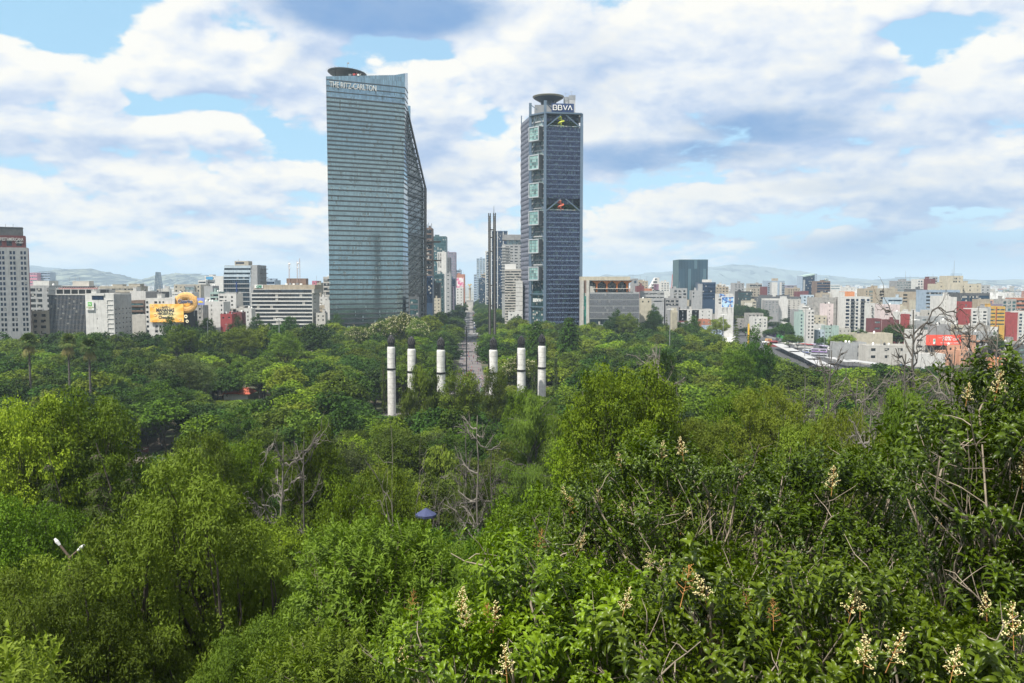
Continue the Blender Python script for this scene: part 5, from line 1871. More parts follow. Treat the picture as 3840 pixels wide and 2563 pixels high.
m = MB(); m.box(-w / 2, w / 2 - 2.9, 1.6, 16, z1_, z2_); m.box(-w / 2, w / 2 - 2.7, 1.4, 16.2, z2_, z2_ + .5); m.build('roof_hut', WALL['darkgrey'], o)
text(o, 'FIESTAMERICANA', 3.0, (w / 2 - 9.3, .45, z1_ - 3.6), (R(90), 0, 0), WHITEP, .12, width=13.6, offset=.02)
text(o, 'Grand', 1.8, (w / 2 - 5.2, .40, z1_ - 5.2), (R(90), 0, 0), WHITEP, .1, shear=.3, name='script_lettering')
for x_ in (-1, 3.5, 8):
    m = MB(); m.bar((x_, 5, z2_), (x_, 5, z2_ + 2.6), .12); m.build('antenna', METAL, o)
# pink and blue twin block far behind
bldg('far pink patterned block beside the hotel tower', 105, 138, 1025, 2400, 30, 'rose', b_(9, 3), None, 'blue', parts=False, ylow=1070)
bldg('far blue glass block next to the pink one', 138, 187, 1023, 2420, 30, 'bluegrey', b_(7, 3.5), None, 'deep', parts=False, ylow=1070)
bldg('grey concrete block with an open stair and a roof garden', 112, 184, 1076, 640, 18, 'lightgrey', c_([(.02, .28), (.34, .62), (.88, .99)], 4.0, 2.4), None, 'dark', zlow=14, huts=0, tanks=1)
bldg('low white roof house behind the open stair block', 124, 184, 1058, 690, 14, 'white', None, None, 'dark', parts=False)
bldg('small beige house at the foot of the mullioned office', 118, 184, 1172, 600, 12, 'beige', c_([(.1, .3), (.5, .8)], 4, 2), None, 'dark', tanks=1)
# mullioned dark office
o, w, h = bldg('dark blue office with pale vertical mullions and a zigzag roof rail', 182, 322, 1107, 600, 22, 'black', b_(3.55, 2.5, .1), None, 'deep', zlow=20, top=.2, parapet=0, name='office_block', cat='office')
m = MB()
for i in range(27): x_ = -w / 2 + (i + .5) * w / 27; m.box(x_ - .07, x_ + .07, -.35, 0, 4, h)
m.build('mullions', WALL['lightgrey'], o)
m = MB(); x_ = -w / 2 - .5
z3 = at(250, 1089, 600).z
m.box(-w / 2 - .5, w / 2 + 9, -.5, .3, h + .1, h + .7); m.box(-w / 2 - .5, w / 2 + 9, .2, 20, z3 + .3, z3 + .8)
while x_ < w / 2 + 9:
    m.bar((x_, -.2, z3 + .7), (x_ + .8, -.2, z3 + 1.9), .13); m.bar((x_ + .8, -.2, z3 + 1.9), (x_ + 1.6, -.2, z3 + .7), .13); x_ += 1.6
x_ = -w / 2
while x_ < w / 2 + 9: m.box(x_, x_ + .5, -.3, .2, h + .7, z3 + .3); x_ += 5.2
m.build('roof_frame', WALL['white'], o)
m = MB(); m.box(-w / 2 + 4.5, w / 2 + 8, 2, 18, h + .7, z3 + .3); m.build('roof_storey', WALL['darkgrey'], o)
m = MB(); m.box(-w / 2 + 6.5, w / 2 + 8, 1.2, 1.6, z3 + .8, z3 + 1.7); m.build('red_rail', WALL['red'], o)
z4 = at(250, 1072, 606).z
m = MB(); m.box(-w / 2 + 6.5, w / 2 - 1, 6, 16, z3 + .8, z4 - .5); m.build('penthouse', GL['deep'], o)
m = MB(); m.box(-w / 2 + 5.5, w / 2 + 0, 5, 17, z4 - .5, z4); m.box(-w / 2 + 12.5, w / 2 - 2, 9, 16, z4, z4 + 3.2); m.build('penthouse_roof', WALL['offwhite'], o)
for x_ in (-2.5, 1.5, 4.5):
    m = MB(); m.bar((x_, 9, z4 + 3.2), (x_, 9, z4 + 5.8), .1); m.bar((x_ - .9, 9, z4 + 5.4), (x_ + .9, 9, z4 + 5.4), .08); m.build('antenna', METAL, o)
# white hotel with the green sign
o, w, h = bldg('white hotel with a green sign and stepped relief panels', 319, 426, 1107, 560, 26, 'white', c_([(.385, .41)], 6.1, 1.1), g_(4.6, 3.1, 1.5, .9), 'dark', zlow=14, top=9.0, name='hotel', cat='hotel', parapet=1.0, sidewall='lightgrey')  # sidewall greyer than the white front: the side's shade put into its colour
m = MB()
for k in range(8): z_ = h - 3.2 - k * 3.05; m.box(w * .24, w * .47, -.35, -.02, z_ - .25, z_); m.box(w * .24, w * .27, -.35, -.02, z_ - 2.2, z_ - .25)
m.build('relief_panels', WALL['white'], o)
m = MB(); m.box(-w * .26, w * .15, -.12, .3, h - 3.1, h - .5); m.build('top_window', GL['deep'], o)
m = MB(); m.box(-w * .28, w * .18, -.6, .5, h - .4, h + 1.1); m.build('top_canopy', WALL['white'], o)
zz_ = at(340, 1164, 559).z; z5 = at(340, 1131, 559).z; xa = at(322, 1131, 559).x - o.location.x; xb = at(351, 1131, 559).x - o.location.x
sg = link('hotel_sign', None, o)
m = MB(); m.box(xa, xb, -.9, -.5, zz_, z5); m.build('sign_panel', WHITEP, sg)
m = MB(); m.box(xa + 1.2, xb - 1.2, -1.0, -.9, z5 - 3.0, z5 - .5); m.build('logo_square', mat('sign_green', (.10, .42, .05), .6, var=.05), sg)
xm = (xa + xb) / 2
text(sg, 'W', 2.2, (xm, -1.06, z5 - 2.6), (R(90), 0, 0), WHITEP, .03, name='logo_letter')
text(sg, 'WYNDHAM', .95, (xm, -1.0, z5 - 4.1), (R(90), 0, 0), mat('sign_lime', (.35, .42, .04), .6, var=.05), .03)
text(sg, 'GARDEN', .62, (xm, -1.0, z5 - 5.0), (R(90), 0, 0), mat('sign_lime', (.35, .42, .04)), .03)
clutter(o, w, 24, h, random.Random(4), 0, 1, 3, 'white')
bldg('long beige building behind the white hotel', 322, 400, 1092, 640, 14, 'offwhite', b_(3.4, 1.6), None, 'dark', huts=1, tanks=1, masts=1)
bldg('grey block with red roof edge behind the white hotel', 372, 515, 1078, 760, 22, 'beige', b_(3.4, 1.2), None, 'dark', huts=2, tanks=2, masts=2, ylow=1110)
bldg('white windowless block left of the billboard building', 487, 546, 1097, 660, 20, 'white', None, None, 'dark', huts=1, tanks=1)
bldg('dark stepped building with planted balconies', 490, 540, 1132, 620, 16, 'brown', b_(3.6, 2.1), None, 'teal', balc=[(0, 1, 1.5)], zlow=6)
bldg('low white wall house below the planted balconies', 487, 545, 1186, 600, 10, 'offwhite', None, None, 'dark', parts=False)
bldg('black clad rooftop block with antennas left of the cereal billboards', 546, 607, 1100, 640, 14, 'darkgrey', None, None, 'dark', masts=6, tanks=1)
# white building that carries the yellow billboard
o, w, h = bldg('white apartment building carrying the yellow cereal billboard', 545, 655, 1124, 585, 20, 'white', c_([(.02, .10), (.30, .40), (.46, .52), (.58, .64)], 3.3, 1.6), None, 'dark', zlow=6, huts=1, masts=2)
# billboards ---------------------------------------------------------
YEL = bpy.data.materials.new('yellow_rays'); YEL.use_nodes = True
T = NT(YEL.node_tree); bs = YEL.node_tree.nodes['Principled BSDF']
tc = T.n('ShaderNodeTexCoord'); sp_ = T.n('ShaderNodeSeparateXYZ'); T.put(sp_.inputs[0], tc.outputs['Object'])
an = T.m('ARCTAN2', T.m('ADD', sp_.outputs[2], 1.0), sp_.outputs[0])
ry = T.step(T.m('SINE', T.m('MULTIPLY', an, 15.0)), -.3, .3)
rd_ = T.v('LENGTH', T.v('MULTIPLY', tc.outputs['Object'], (.085, 0, .15)))
cc = T.mix(ry, (.85, .40, .05), (.90, .55, .13))
cc = T.mix(T.step(rd_, 1.0, .15), cc, (.93, .80, .42))
T.put(bs.inputs['Base Color'], cc); bs.inputs['Roughness'].default_value = .6
INK = mat('ink_dark', (.02, .025, .05), .6, var=.02)
CER = mat('cereal_ring', (.62, .36, .12), .8, var=.25, scale=1.2)
CER2 = mat('cereal_ring_pale', (.80, .50, .22), .8, var=.12, scale=1.2)


def torus(mb, cx, cz, R_, r_, y0, n=28, k=8, sx=1.0, flat=.5):
    v = []
    for i in range(n):
        a = 2 * math.pi * i / n
        for j in range(k):
            b = 2 * math.pi * j / k
            rr_ = R_ + r_ * math.cos(b)
            v.append((cx + rr_ * math.cos(a) * sx, y0 - r_ * flat * math.sin(b), cz + rr_ * math.sin(a)))
    f = [(i * k + j, i * k + (j + 1) % k, ((i + 1) % n) * k + (j + 1) % k, ((i + 1) % n) * k + j) for i in range(n) for j in range(k)]
    mb.add(v, f)


def board(px0, px1, y0, y1, Y, label, mt, frame=True, th=.6, group=None):
    a, b = at(px0, y0, Y), at(px1, y1, Y)
    c = Vector(((a.x + b.x) / 2, Y, (a.z + b.z) / 2)); w_, h_ = b.x - a.x, a.z - b.z
    o = empty('billboard', c, 0, label, 'billboard', group)
    m = MB(); m.box(-w_ / 2, w_ / 2, 0, th, -h_ / 2, h_ / 2); m.build('panel', mt, o)
    m = MB()
    for x_ in (-.35, 0, .35): m.bar((x_ * w_, th + .3, -h_ / 2 - 6), (x_ * w_, th + .3, h_ / 2), .22)
    m.build('support_frame', METAL, o)
    return o, w_, h_


o, w, h = board(561, 689, 1141, 1209, 583.5, 'large yellow cereal billboard with black Spanish lettering and sun rays', YEL)
text(o, '\u2014LAS\u2014', 2.0, (-1.0, -.15, h * .30), (R(90), 0, 0), INK, .05, offset=.03)
text(o, 'MA\u00d1ANAS', 3.3, (-1.0, -.15, h * .08), (R(90), 0, 0), INK, .05, width=12.2, offset=.10)
text(o, 'NECESITAN', 2.2, (-1.0, -.15, -h * .085), (R(90), 0, 0), INK, .05, width=10.2, offset=.05)
text(o, 'Cheerios', 2.8, (-1.0, -.15, -h * .30), (R(90), 0, 0), INK, .05, width=9.2, offset=.04)
for (x_, z_, r_) in ((-.41, .38, .8), (-.34, -.10, .75), (.40, -.36, .8), (.28, -.26, .35), (-.42, .10, .35), (.41, .06, .4), (-.26, -.40, .35), (-.43, -.40, .35), (.08, -.02, .3)):
    m = MB(); torus(m, x_ * w, z_ * h, r_, r_ * .45, -.05, 14, 6); m.build('printed_ring', CER2, o)
o, w, h = board(657, 738, 1112, 1153, 588, 'cereal ring billboard with the round brand sign above the yellow billboard', mat('billboard_orange', (.80, .42, .06), .6, var=.05))
rg = MB(); rc = at(697, 1136, 587); torus(rg, rc.x - o.location.x, rc.z - o.location.z, 4.9, 2.3, -.6, 40, 10, 1.12, .45); rg.build('cereal_ring', CER, o)
text(o, 'Cheerios', 3.7, (.2, -2.0, -.9), (R(90), 0, 0), WHITEP, .08, width=10.0, offset=.22, name='lettering_outline')
text(o, 'Cheerios', 3.7, (.2, -2.2, -.9), (R(90), 0, 0), mat('ink_navy', (.01, .02, .10), .6, var=.02), .06, width=9.7, offset=.04)
for px_, py_, r_ in ((697, 1188, .85), (702, 1206, .75)):
    q = at(px_, py_, 582)
    m = MB(); torus(m, 0, 0, r_, r_ * .45, 0, 18, 8); t_ = m.build('cereal_ring_sign', mat('ring_cream', (.78, .70, .48), .7, var=.1), None, q)
    tag(t_, 'small cream ring ' + ('upper' if py_ == 1188 else 'lower') + ' of two on the dark wall right of the yellow billboard', 'sign')
bldg('narrow black side building behind the small cream rings', 690, 712, 1172, 588, 14, 'black', None, None, 'dark', parts=False)
o, w, h = board(739, 766, 1118, 1144, 610, 'small blue violet billboard with a yellow sports car', mat('billboard_violet', (.22, .27, .62), .6, var=.05))
m = MB(); m.extrude_y([(-1.7, -.9), (1.6, -.9), (1.9, -.3), (.9, .0), (.4, .5), (-.7, .5), (-1.3, .0), (-1.9, -.3)], -.12, 0); m.build('printed_car', mat('print_yellow', (.80, .60, .05), .6), o)
# middle distance, left
bldg('beige office with a grey glazed centre', 652, 752, 1070, 1100, 30, 'beige', g_(5.4, 5, 2.0, 2.2), None, 'dark', ylow=1105, seed=3)
o, w, h = bldg('glazed bay of the beige office', 693, 729, 1074, 1098, 3, 'grey', b_(4.2, 3.4, .1), None, 'pale', parts=False, ylow=1105)
bldg('white office with a blue roof sign', 768, 838, 1038, 1300, 40, 'white', c_([(.05, .48)], 6.5, 2.4), None, 'dark', ylow=1105, huts=1)
bldg('lower white wing with dark strip windows', 743, 772, 1054, 1290, 30, 'white', b_(6.0, 2.4), None, 'dark', ylow=1090)
m = MB(); q = at(786, 1044, 1298); m.box(-5, 5, -.5, 0, -2.2, 2.2); tag(m.build('roof_sign', mat('sign_sky', (.05, .25, .45), .6), None, q), 'small blue sign panel on the white office', 'sign')
# slanted far tower and other distant points
q0, q1 = at(575, 1078, 3600), at(602, 1078, 3600); zt_ = at(586, 1021, 3600).z
m = MB(); m.extrude_y([(q0.x, 0), (q1.x + 3, 0), (at(592, 1021, 3600).x, zt_), (at(583, 1021, 3600).x, zt_)], 0, 30)
t_ = m.build('slanted_tower', GL['slate'], None, (0, 3600, 0)); tag(t_, 'distant tapering tower with a slanted face between the two hills', 'skyscraper')
# flared banded office
o = empty('office_block', (at(905, 1060, 800).x, 800, 0), 0, 'banded office flaring outward in the middle, with a grey side wall', 'office')
ox = o.location.x
def X8(px, py): return at(px, py, 800).x - ox
def Z8(py): return at(900, py, 800).z
prof = [(997, 842, 940), (1018, 840, 939), (1047, 838, 936), (1060, 838, 935), (1180, 839, 938)]
zt = Z8(997)
lv = [(Z8(p[0]), X8(p[1], p[0]), X8(p[2], p[0])) for p in prof]
m = MB()
for a, b in zip(lv, lv[1:] + [(0, lv[-1][1], lv[-1][2])]):
    m.quad((b[1], 0, b[0]), (b[2], 0, b[0]), (a[2], 0, a[0]), (a[1], 0, a[0]))
m.build('glass_front', glass('banded_office_glass', (.035, .06, .085), cell=(1.9, 3, 4.1), amount=.05, metal=.5, mull=1.9), o)
k = 0; z_ = zt
while z_ > 14:
    xa = lerp([(p[0], p[1]) for p in sorted(lv)], z_); xb = lerp([(p[0], p[2]) for p in sorted(lv)], z_)
    hb = 2.3 if z_ > Z8(1045) else .8
    m = MB(); m.box(xa - .2, xb + .2, -.5, 0, z_ - hb, z_); m.build('spandrel_band', WALL['paleblue' if z_ > Z8(1052) else 'lightgrey'], o); z_ -= 4.12
xb0, xs = lv[0][2], X8(967, 1000)
m = MB(); m.box(xb0, xb0 + 6.0, .2, 30, 0, zt + .6); m.quad((lv[-1][2] - 1, .1, 0), (xb0 + .1, .1, 0), (xb0 + .1, .1, zt), (xb0 - .2, .1, zt)); m.box(lv[0][1], xb0, .2, 28, zt - 1, zt + .3); m.build('side_wall', WALL['lightgrey'], o)
z_ = zt - 3
while z_ > 30: m = MB(); m.box(xb0 + 6.0, xb0 + 7.6, 10, 30, z_, z_ + .5); m.build('side_balcony', WALL['grey'], o); z_ -= 4.12
m = MB(); xx0, xx1 = X8(872, 985), X8(924, 985); m.box(xx0, xx1, 6, 18, zt + .3, Z8(979)); m.build('roof_hut', WALL['beige'], o)
m = MB(); m.box(xx0 + 1, xx1 - 4, 5.8, 6, Z8(985) - 1.0, Z8(985) + .3); m.build('hut_window', GL['deep'], o)
m = MB(); m.bar((xx0 + 3, 8, zt), (xx0 + 3, 8, Z8(971)), .15); m.build('antenna', METAL, o)
m = MB(); m.bar((X8(892, 1060), -.3, 10), (X8(887, 1060), -.3, Z8(1058)), .7); m.build('blue_fin', mat('fin_blue', (.02, .05, .20), .4), o)
bldg('blue grey office behind the flared building', 968, 1030, 1054, 1150, 30, 'bluegrey', b_(6, 3), None, 'deep', ylow=1080, huts=2)
# black and white banded office with the green initials
o, w, h = bldg('black and white banded office block with a small green initials sign', 942, 1171, 1100, 700, 26, 'white', b_(3.15, 2.05, .3), c_([(.30, .42)], 3.15, 1.2), 'band', gs='dark', zlow=12, top=.8, parapet=0, sidewall='offwhite', name='office_block', cat='office')  # shade of the right side painted in as a duller sidewall colour
m = MB(); P = []; zt = at(1000, 1085, 701).z
m.box(-w / 2 + 1.2, w / 2 + 1.5, .5, 25.5, h - .02, zt); m.build('upper_storey', WALL['offwhite'], o)
m = MB(); m.box(-w / 2 + 1.5, w / 2 - .6, .35, .55, h + .5, zt - .5); m.build('ribbon_window', GL['band'], o)
zr = at(1000, 1069, 702).z
m = MB(); m.box(-w / 2 + 2, w / 2 + 2, 1.0, 25, zt, zr); m.build('roof_storey', WALL['tan'], o)
m = MB(); m.box(-w / 2 + 2.6, -w / 2 + 9.6, .6, .9, zt + .8, zr + .1); sgb = m.build('sign_panel', WHITEP, o)
text(o, 'CFE', 2.6, (-w / 2 + 6.1, .5, zt + 1.2), (R(90), 0, 0), mat('sign_deep_green', (.0, .22, .10), .6), .08, offset=.10, shear=.25)
zk = at(1100, 1045, 715).z
m = MB(); a_, b2 = at(1078, 1060, 715).x - o.location.x, at(1151, 1060, 715).x - o.location.x; m.box(a_, b2, 12, 20, zr, zk); m.build('machine_room', WALL['brown'], o)
for k in range(5): m = MB(); x_ = a_ + 1 + k * 3.0; m.box(x_, x_ + 1.8, 4, 6, zr, zr + 1.2 + .4 * (k % 2)); m.build('roof_unit', METAL if k % 2 else WHITEP, o)
for px_, yt_ in ((1085, 985), (1116, 982), (1125, 970)):
    x_ = at(px_, 1040, 712).x - o.location.x; zt2 = at(px_, yt_, 712).z
    m = MB(); r_ = .45 if px_ != 1125 else .12
    for s_, q in ((-r_, -r_), (r_, -r_), (0, r_)): m.bar((x_ + s_, 12 + q, zr), (x_ + s_, 12 + q, zt2), .09)
    z_ = zr
    while z_ < zt2 - 1 and r_ > .2: m.bar((x_ - r_, 12 - r_, z_), (x_ + r_, 12 - r_, z_ + 1), .06); m.bar((x_ + r_, 12 - r_, z_ + 1), (x_ - r_, 12 - r_, z_ + 2), .06); z_ += 2
    ms = m.build('radio_mast', mat('mast_red_white', (.40, .30, .27), .6), o)
    if r_ > .2:
        for zz_, s_ in ((zt2 - 1.2, .9), (zt2 - 5, .6)): m = MB(); m.lathe([(s_, -.3), (s_ * .9, .2), (.2, .5)], 12); m.build('dish', WHITEP, ms, (x_ + .5, 11.4, zz_), (R(80), 0, 0))
for i, t in enumerate([
    ('narrow brown apartment slab beside the banded office', 1170, 1187, 1057, 900, 16, 'rose', g_(3, 3.4, 1.2, 1.4)),
    ('narrow grey apartment slab left of the tallest tower', 1188, 1204, 1064, 900, 16, 'beige', g_(3, 3.4, 1.6, 1.6)),
    ('dark striped apartment block just left of the tallest tower', 1212, 1240, 1042, 860, 20, 'offwhite', b_(4.4, 2.8)),
    ('low white house left of the tallest tower', 1196, 1232, 1118, 800, 14, 'white', g_(4, 3.6, 1.4, 1.3)),
    ('white panelled wall block at the left foot of the tallest tower', 1217, 1242, 1131, 742, 10, 'white', None),
    ('low tan house below the narrow slabs', 1188, 1218, 1150, 760, 12, 'tan', g_(4, 3.4, 1.5, 1.3)),
    ('white ten storey apartment house with a stepped top', 818, 885, 1106, 700, 18, 'white', c_([(.06, .30), (.36, .46), (.72, .82)], 3.2, 1.5)),
    ('green glass flats behind the white apartment house', 788, 820, 1099, 760, 16, 'mint', b_(3.3, 1.9)),
    ('broad white house with a blank wall', 752, 838, 1137, 660, 16, 'white', c_([(.02, .06), (.45, .50), (.88, .94)], 3.4, 1.4)),
    ('white terrace houses below the flared office', 860, 942, 1160, 700, 14, 'offwhite', g_(4.2, 3.3, 1.6, 1.3)),
    ('white house with a stair tower near the banded office', 915, 943, 1163, 680, 10, 'white', g_(3, 3.2, 1.2, 1.3)),
    ('red painted house among the trees on the left', 826, 870, 1183, 620, 12, 'red', g_(4, 3.2, 1.4, 1.2)),
    ('low red roofed wing right of the red painted house', 868, 906, 1176, 640, 10, 'maroon', g_(4, 3.2, 1.4, 1.2)),
    ('grey house below the violet billboard', 715, 760, 1150, 640, 12, 'concrete', g_(4, 3.2, 1.6, 1.4)),
    ('pale grey sloping hall behind the violet billboard', 765, 797, 1076, 900, 20, 'lightgrey', None),
    ('white block between the billboards and the flats', 770, 815, 1118, 800, 16, 'white', g_(4.5, 3.3, 1.6, 1.3)),
    ('low white factory behind the billboards', 645, 720, 1100, 900, 20, 'white', b_(4, 1)),
    ('small white house at the end of the wood on the left', 1185, 1220, 1178, 700, 9, 'offwhite', g_(3.5, 3.2, 1.3, 1.2))]):
    bldg(t[0], t[1], t[2], t[3], t[4], t[5], t[6], t[7], None, 'dark', tanks=(i % 3) + (1 if i > 5 else 0), huts=i % 2, masts=(i + 1) % 2, ylow=1210)

# ------------------------------------------------------------------ the avenue between the towers
for t in [
    ('unfinished dark tower wrapped in netting right of the tallest tower', 1596, 1619, 858, 1000, 24, 'brown', b_(6, 4.5, .2), 'dark'),
    ('teal glass tower with a dark crown on the left of the avenue', 1614, 1672, 889, 1250, 30, 'teal_', b_(4.6, 3.9, .1), 'teal'),
    ('white tower with slanting black slits on the left of the avenue', 1640, 1673, 948, 1180, 22, 'white', c_([(.12, .22), (.34, .44)], 24, 20), 'dark'),
    ('brown grey office with tiled top on the left of the avenue', 1674, 1708, 948, 1560, 30, 'purple', g_(3.8, 4.6, 2.3, 2.4), 'pale'),
    ('dark slab in front of the brown grey office', 1672, 1688, 968, 1350, 24, 'darkgrey', g_(4, 4, 1.2, 1.6), 'dark'),
    ('light concrete block with small windows on the left of the avenue', 1671, 1690, 1029, 1120, 20, 'lightgrey', g_(4, 5.6, 2.2, 1.3), 'dark'),
    ('blue glass block low on the left of the avenue', 1690, 1706, 1047, 1400, 20, 'deepblue_', b_(4, 3.4, .1), 'deep'),
    ('brick and white block with a pink flower mural', 1708, 1742, 1031, 1700, 24, 'brick', None, 'dark'),
    ('grey blue block behind the pink mural', 1709, 1729, 1014, 1900, 24, 'bluegrey', b_(6, 3), 'blue'),
    ('dark teal glass block beside the avenue', 1617, 1662, 1030, 1060, 20, 'teal_', b_(4.4, 3.4, .2), 'teal'),
    ('dark grey block with small openings beside the avenue', 1624, 1650, 1064, 1020, 16, 'darkgrey', g_(5, 4.6, 1.6, 1.1), 'pale'),
    ('small cream house at the wood edge beside the avenue', 1624, 1652, 1122, 1000, 10, 'cream', g_(4, 4, 1.6, 1.2), 'dark'),
    ('blue glass slab touching the tallest tower', 1598, 1621, 1038, 940, 20, 'deepblue_', b_(30, 28, .1), 'deep'),
    ('small grey block low on the left of the avenue', 1690, 1702, 1076, 1260, 14, 'purple', g_(4, 4, 1.6, 1.3), 'dark'),
    ('low white house at the far end of the avenue on the left', 1710, 1736, 1082, 1500, 12, 'white', g_(5, 5, 2, 1.6), 'dark'),
    ('grey blue block at the far right end of the avenue', 1777, 1788, 1031, 2200, 20, 'bluegrey', b_(6, 3), 'blue'),
    ('teal grey residential tower right of the golden column', 1787, 1820, 971, 1900, 30, 'bluegrey', g_(5.2, 4.6, 3.6, 2.8), 'pale'),
    ('blue glass block below the residential tower', 1795, 1820, 1046, 1600, 20, 'deepblue_', b_(5, 4.4, .1), 'blue'),
    ('brownish top storey behind the blue glass block', 1804, 1822, 1030, 1800, 20, 'tan', b_(6, 3), 'dark'),
    ('slim white edged blue tower left of the twin steel slabs', 1820, 1836, 944, 1500, 24, 'white', b_(4.6, 3.9, 1.5), 'blue'),
    ('deep blue glass tower with white vertical lines behind the twin slabs', 1843, 1904, 869, 1300, 30, 'deepblue_', b_(4.3, 3.9, .1), 'deep'),
    ('narrow red advertising block right of the twin slabs', 1866, 1879, 1023, 1320, 16, 'red', g_(3, 14, 1, 3), 'dark'),
    ('white and grey stepped office right of the avenue', 1882, 1962, 921, 1000, 30, 'lightgrey', c_([(.18, .33), (.40, .52), (.60, .74), (.84, .97)], 3.4, 1.3), 'dark'),
    ('white block with dark ribbon windows left of the lattice tower', 1893, 1962, 1014, 850, 24, 'offwhite', b_(2.62, 1.35, .2), 'dark'),
    ('light panelled block at the left foot of the lattice tower', 1934, 1960, 1058, 830, 14, 'white', b_(4.4, .35, .1), 'dark'),
    ('low white house left of the lattice tower foot', 1905, 1955, 1175, 800, 10, 'white', g_(5, 4, 1.4, 1.2), 'dark'),
]:
    WALL.setdefault('teal_', mat('wall_tealframe', (.06, .12, .13), .5, .3)); WALL.setdefault('deepblue_', mat('wall_bluesteel', (.03, .06, .11), .5, .3))
    o, w, h = bldg(t[0], t[1], t[2], t[3], t[4], t[5], t[6], t[7], None, t[8], zlow=12, top=1.0, huts=0 if 'slab' in t[0] else 1, masts=1)
    if 'unfinished' in t[0]:
        for zz_ in (at(1600, 905, 1000).z, at(1600, 976, 1000).z):
            m = MB(); m.box(-w / 2 - 1, w / 2 + 7, -3, 20, zz_ - 1, zz_, (0, 3, -1, 0)); m.build('safety_platform', WALL['brown'], o)
        for k in range(5): m = MB(); x_ = -w / 2 + k * w / 4.2; m.bar((x_, 2, h), (x_, 2, h + 3 + (k * 7) % 5), .25); m.build('steel_rod', STEEL, o)
    if 'vertical lines' in t[0]:
        for fx in (-.5, -.13, .22, .5): m = MB(); m.box(fx * w - .4, fx * w + .4, -.6, 0, 10, h); m.build('white_mullion', WHITEP, o)
        for zz_ in range(5): m = MB(); z_ = h - 4 - 20 * zz_; m.box(-w / 2, w / 2, -.3, 0, z_, z_ + .5); m.build('sill_line', METAL, o)
    if 'stepped office' in t[0]:
        m = MB(); zt = at(1900, 881, 1000).z; zm = at(1900, 901, 1000).z; m.box(-w / 2 + .6, w / 2, -1, 26, zm, zt); m.build('top_block', WALL['grey'], o)
        m = MB(); m.box(-w / 2 + 5.4, w / 2, 2, 26, h, zm); m.build('sky_lobby', GL['pale'], o)
        z_ = h - 2
        for k in range(16): m = MB(); m.box(-w / 2 - 1.2, -w / 2 + 9, -1.2, 0, z_ - .4, z_); m.build('ledge', WHITEP, o); z_ -= 3.4
    if 'ribbon windows left' in t[0]:
        m = MB(); m.box(-w / 2, -w / 2 + 11, 4, 14, h, h + 6.2); m.build('roof_tower', WHITEP, o)
    if 'mural' in t[0] and 'brick' in t[6]:
        mm = bpy.data.materials.new('pink_mural'); mm.use_nodes = True; T = NT(mm.node_tree); bsd = mm.node_tree.nodes['Principled BSDF']
        nz = T.noise(T.n('ShaderNodeNewGeometry').outputs['Position'], .12, 5, .65)
        T.put(bsd.inputs['Base Color'], T.mix(T.step(nz, .46, .56), (.70, .66, .64), (.62, .12, .26)))
        m = MB(); m.box(-w / 2 + .5, w / 2 - 2, -.5, 0, h - 26, h - 6); m.build('mural', mm, o)
        m = MB(); m.box(-w / 2 + .5, w / 2 - 2, -.6, 0, 10, h - 26.5); m.build('lower_wall', WALL['offwhite'], o)
# ------------------------------------------------------------------ the city: right side
o, w, h = bldg('grey louvred cultural building with an orange framed loggia', 2211, 2398, 1098, 760, 30, 'lightgrey', b_(5.65, 4.8, .3), None, 'slate', zlow=18, top=1.0, parapet=.4, name='cultural_building', cat='building')
LOUV = mat('louvre_grey', (.34, .35, .38), .6, .3, var=.1)
nlv = 60
for (k, zc_) in enumerate([h - 1 - 5.65 * i for i in range(4)]):
    m = MB()
    for i in range(nlv): x_ = -w / 2 + .5 + (i + .5) * (w - 1) / nlv; m.box(x_ - .12, x_ + .12, -.35, .05, zc_ - 4.8, zc_, (.3, .3, 0, 0))
    m.build('louvre_screen', LOUV, o)
ox = o.location.x
X7 = lambda px, y=760: at(px, 1060, y).x - ox
Z7 = lambda py, y=760: at(2290, py, y).z
m = MB(); m.box(X7(2181), X7(2364), 1.0, 26, Z7(1052), Z7(1038)); m.build('roof_slab', WALL['cream'], o)
m = MB(); m.box(X7(2212), X7(2372), -2.5, 26, Z7(1054), Z7(1052)); m.build('roof_edge', WALL['darkgrey'], o)
for a, b in ((2181, 2189), (2199, 2210)): m = MB(); m.box(X7(a), X7(b), -.5, 22, 0, Z7(1052)); m.build('pier', WALL['offwhite'], o)
m = MB(); m.box(X7(2189), X7(2199), .5, 20, 0, Z7(1100)); m.build('stair_glass', glass('stair_green', (.05, .22, .18), cell=(3, 3, 3), amount=.08), o)
m = MB(); m.box(X7(2189), X7(2199), .5, 20, Z7(1100), Z7(1052)); m.build('stair_wall', WALL['brown'], o)
m = MB(); m.box(X7(2212), X7(2362), 7, 8, h, Z7(1054)); m.build('loggia_glass', GL['dark'], o)
ORG = mat('orange_timber', (.55, .17, .04), .7, var=.1)
for i, cx in enumerate((2238, 2276, 2314, 2352)):
    xm = X7(cx); z0_, z1_ = h, Z7(1054)
    m = MB(); m.box(xm - .7, xm + .7, .2, 1.6, z0_, Z7(1066)); 
    b = 1.0; m.add([(xm - .7, .2, Z7(1066)), (xm + .7, .2, Z7(1066)), (xm + .7, 1.6, Z7(1066)), (xm - .7, 1.6, Z7(1066)), (xm - 4.5, -2, z1_), (xm + 4.5, -2, z1_), (xm + 4.5, 6, z1_), (xm - 4.5, 6, z1_)], BOXF)
    m.build('orange_column', ORG, o)
m = MB(); m.box(X7(2232), X7(2362), 0, 4, Z7(1083), Z7(1082)); m.box(X7(2225), X7(2370), -1.5, 5, Z7(1084), Z7(1083)); m.build('loggia_floor', WALL['offwhite'], o)
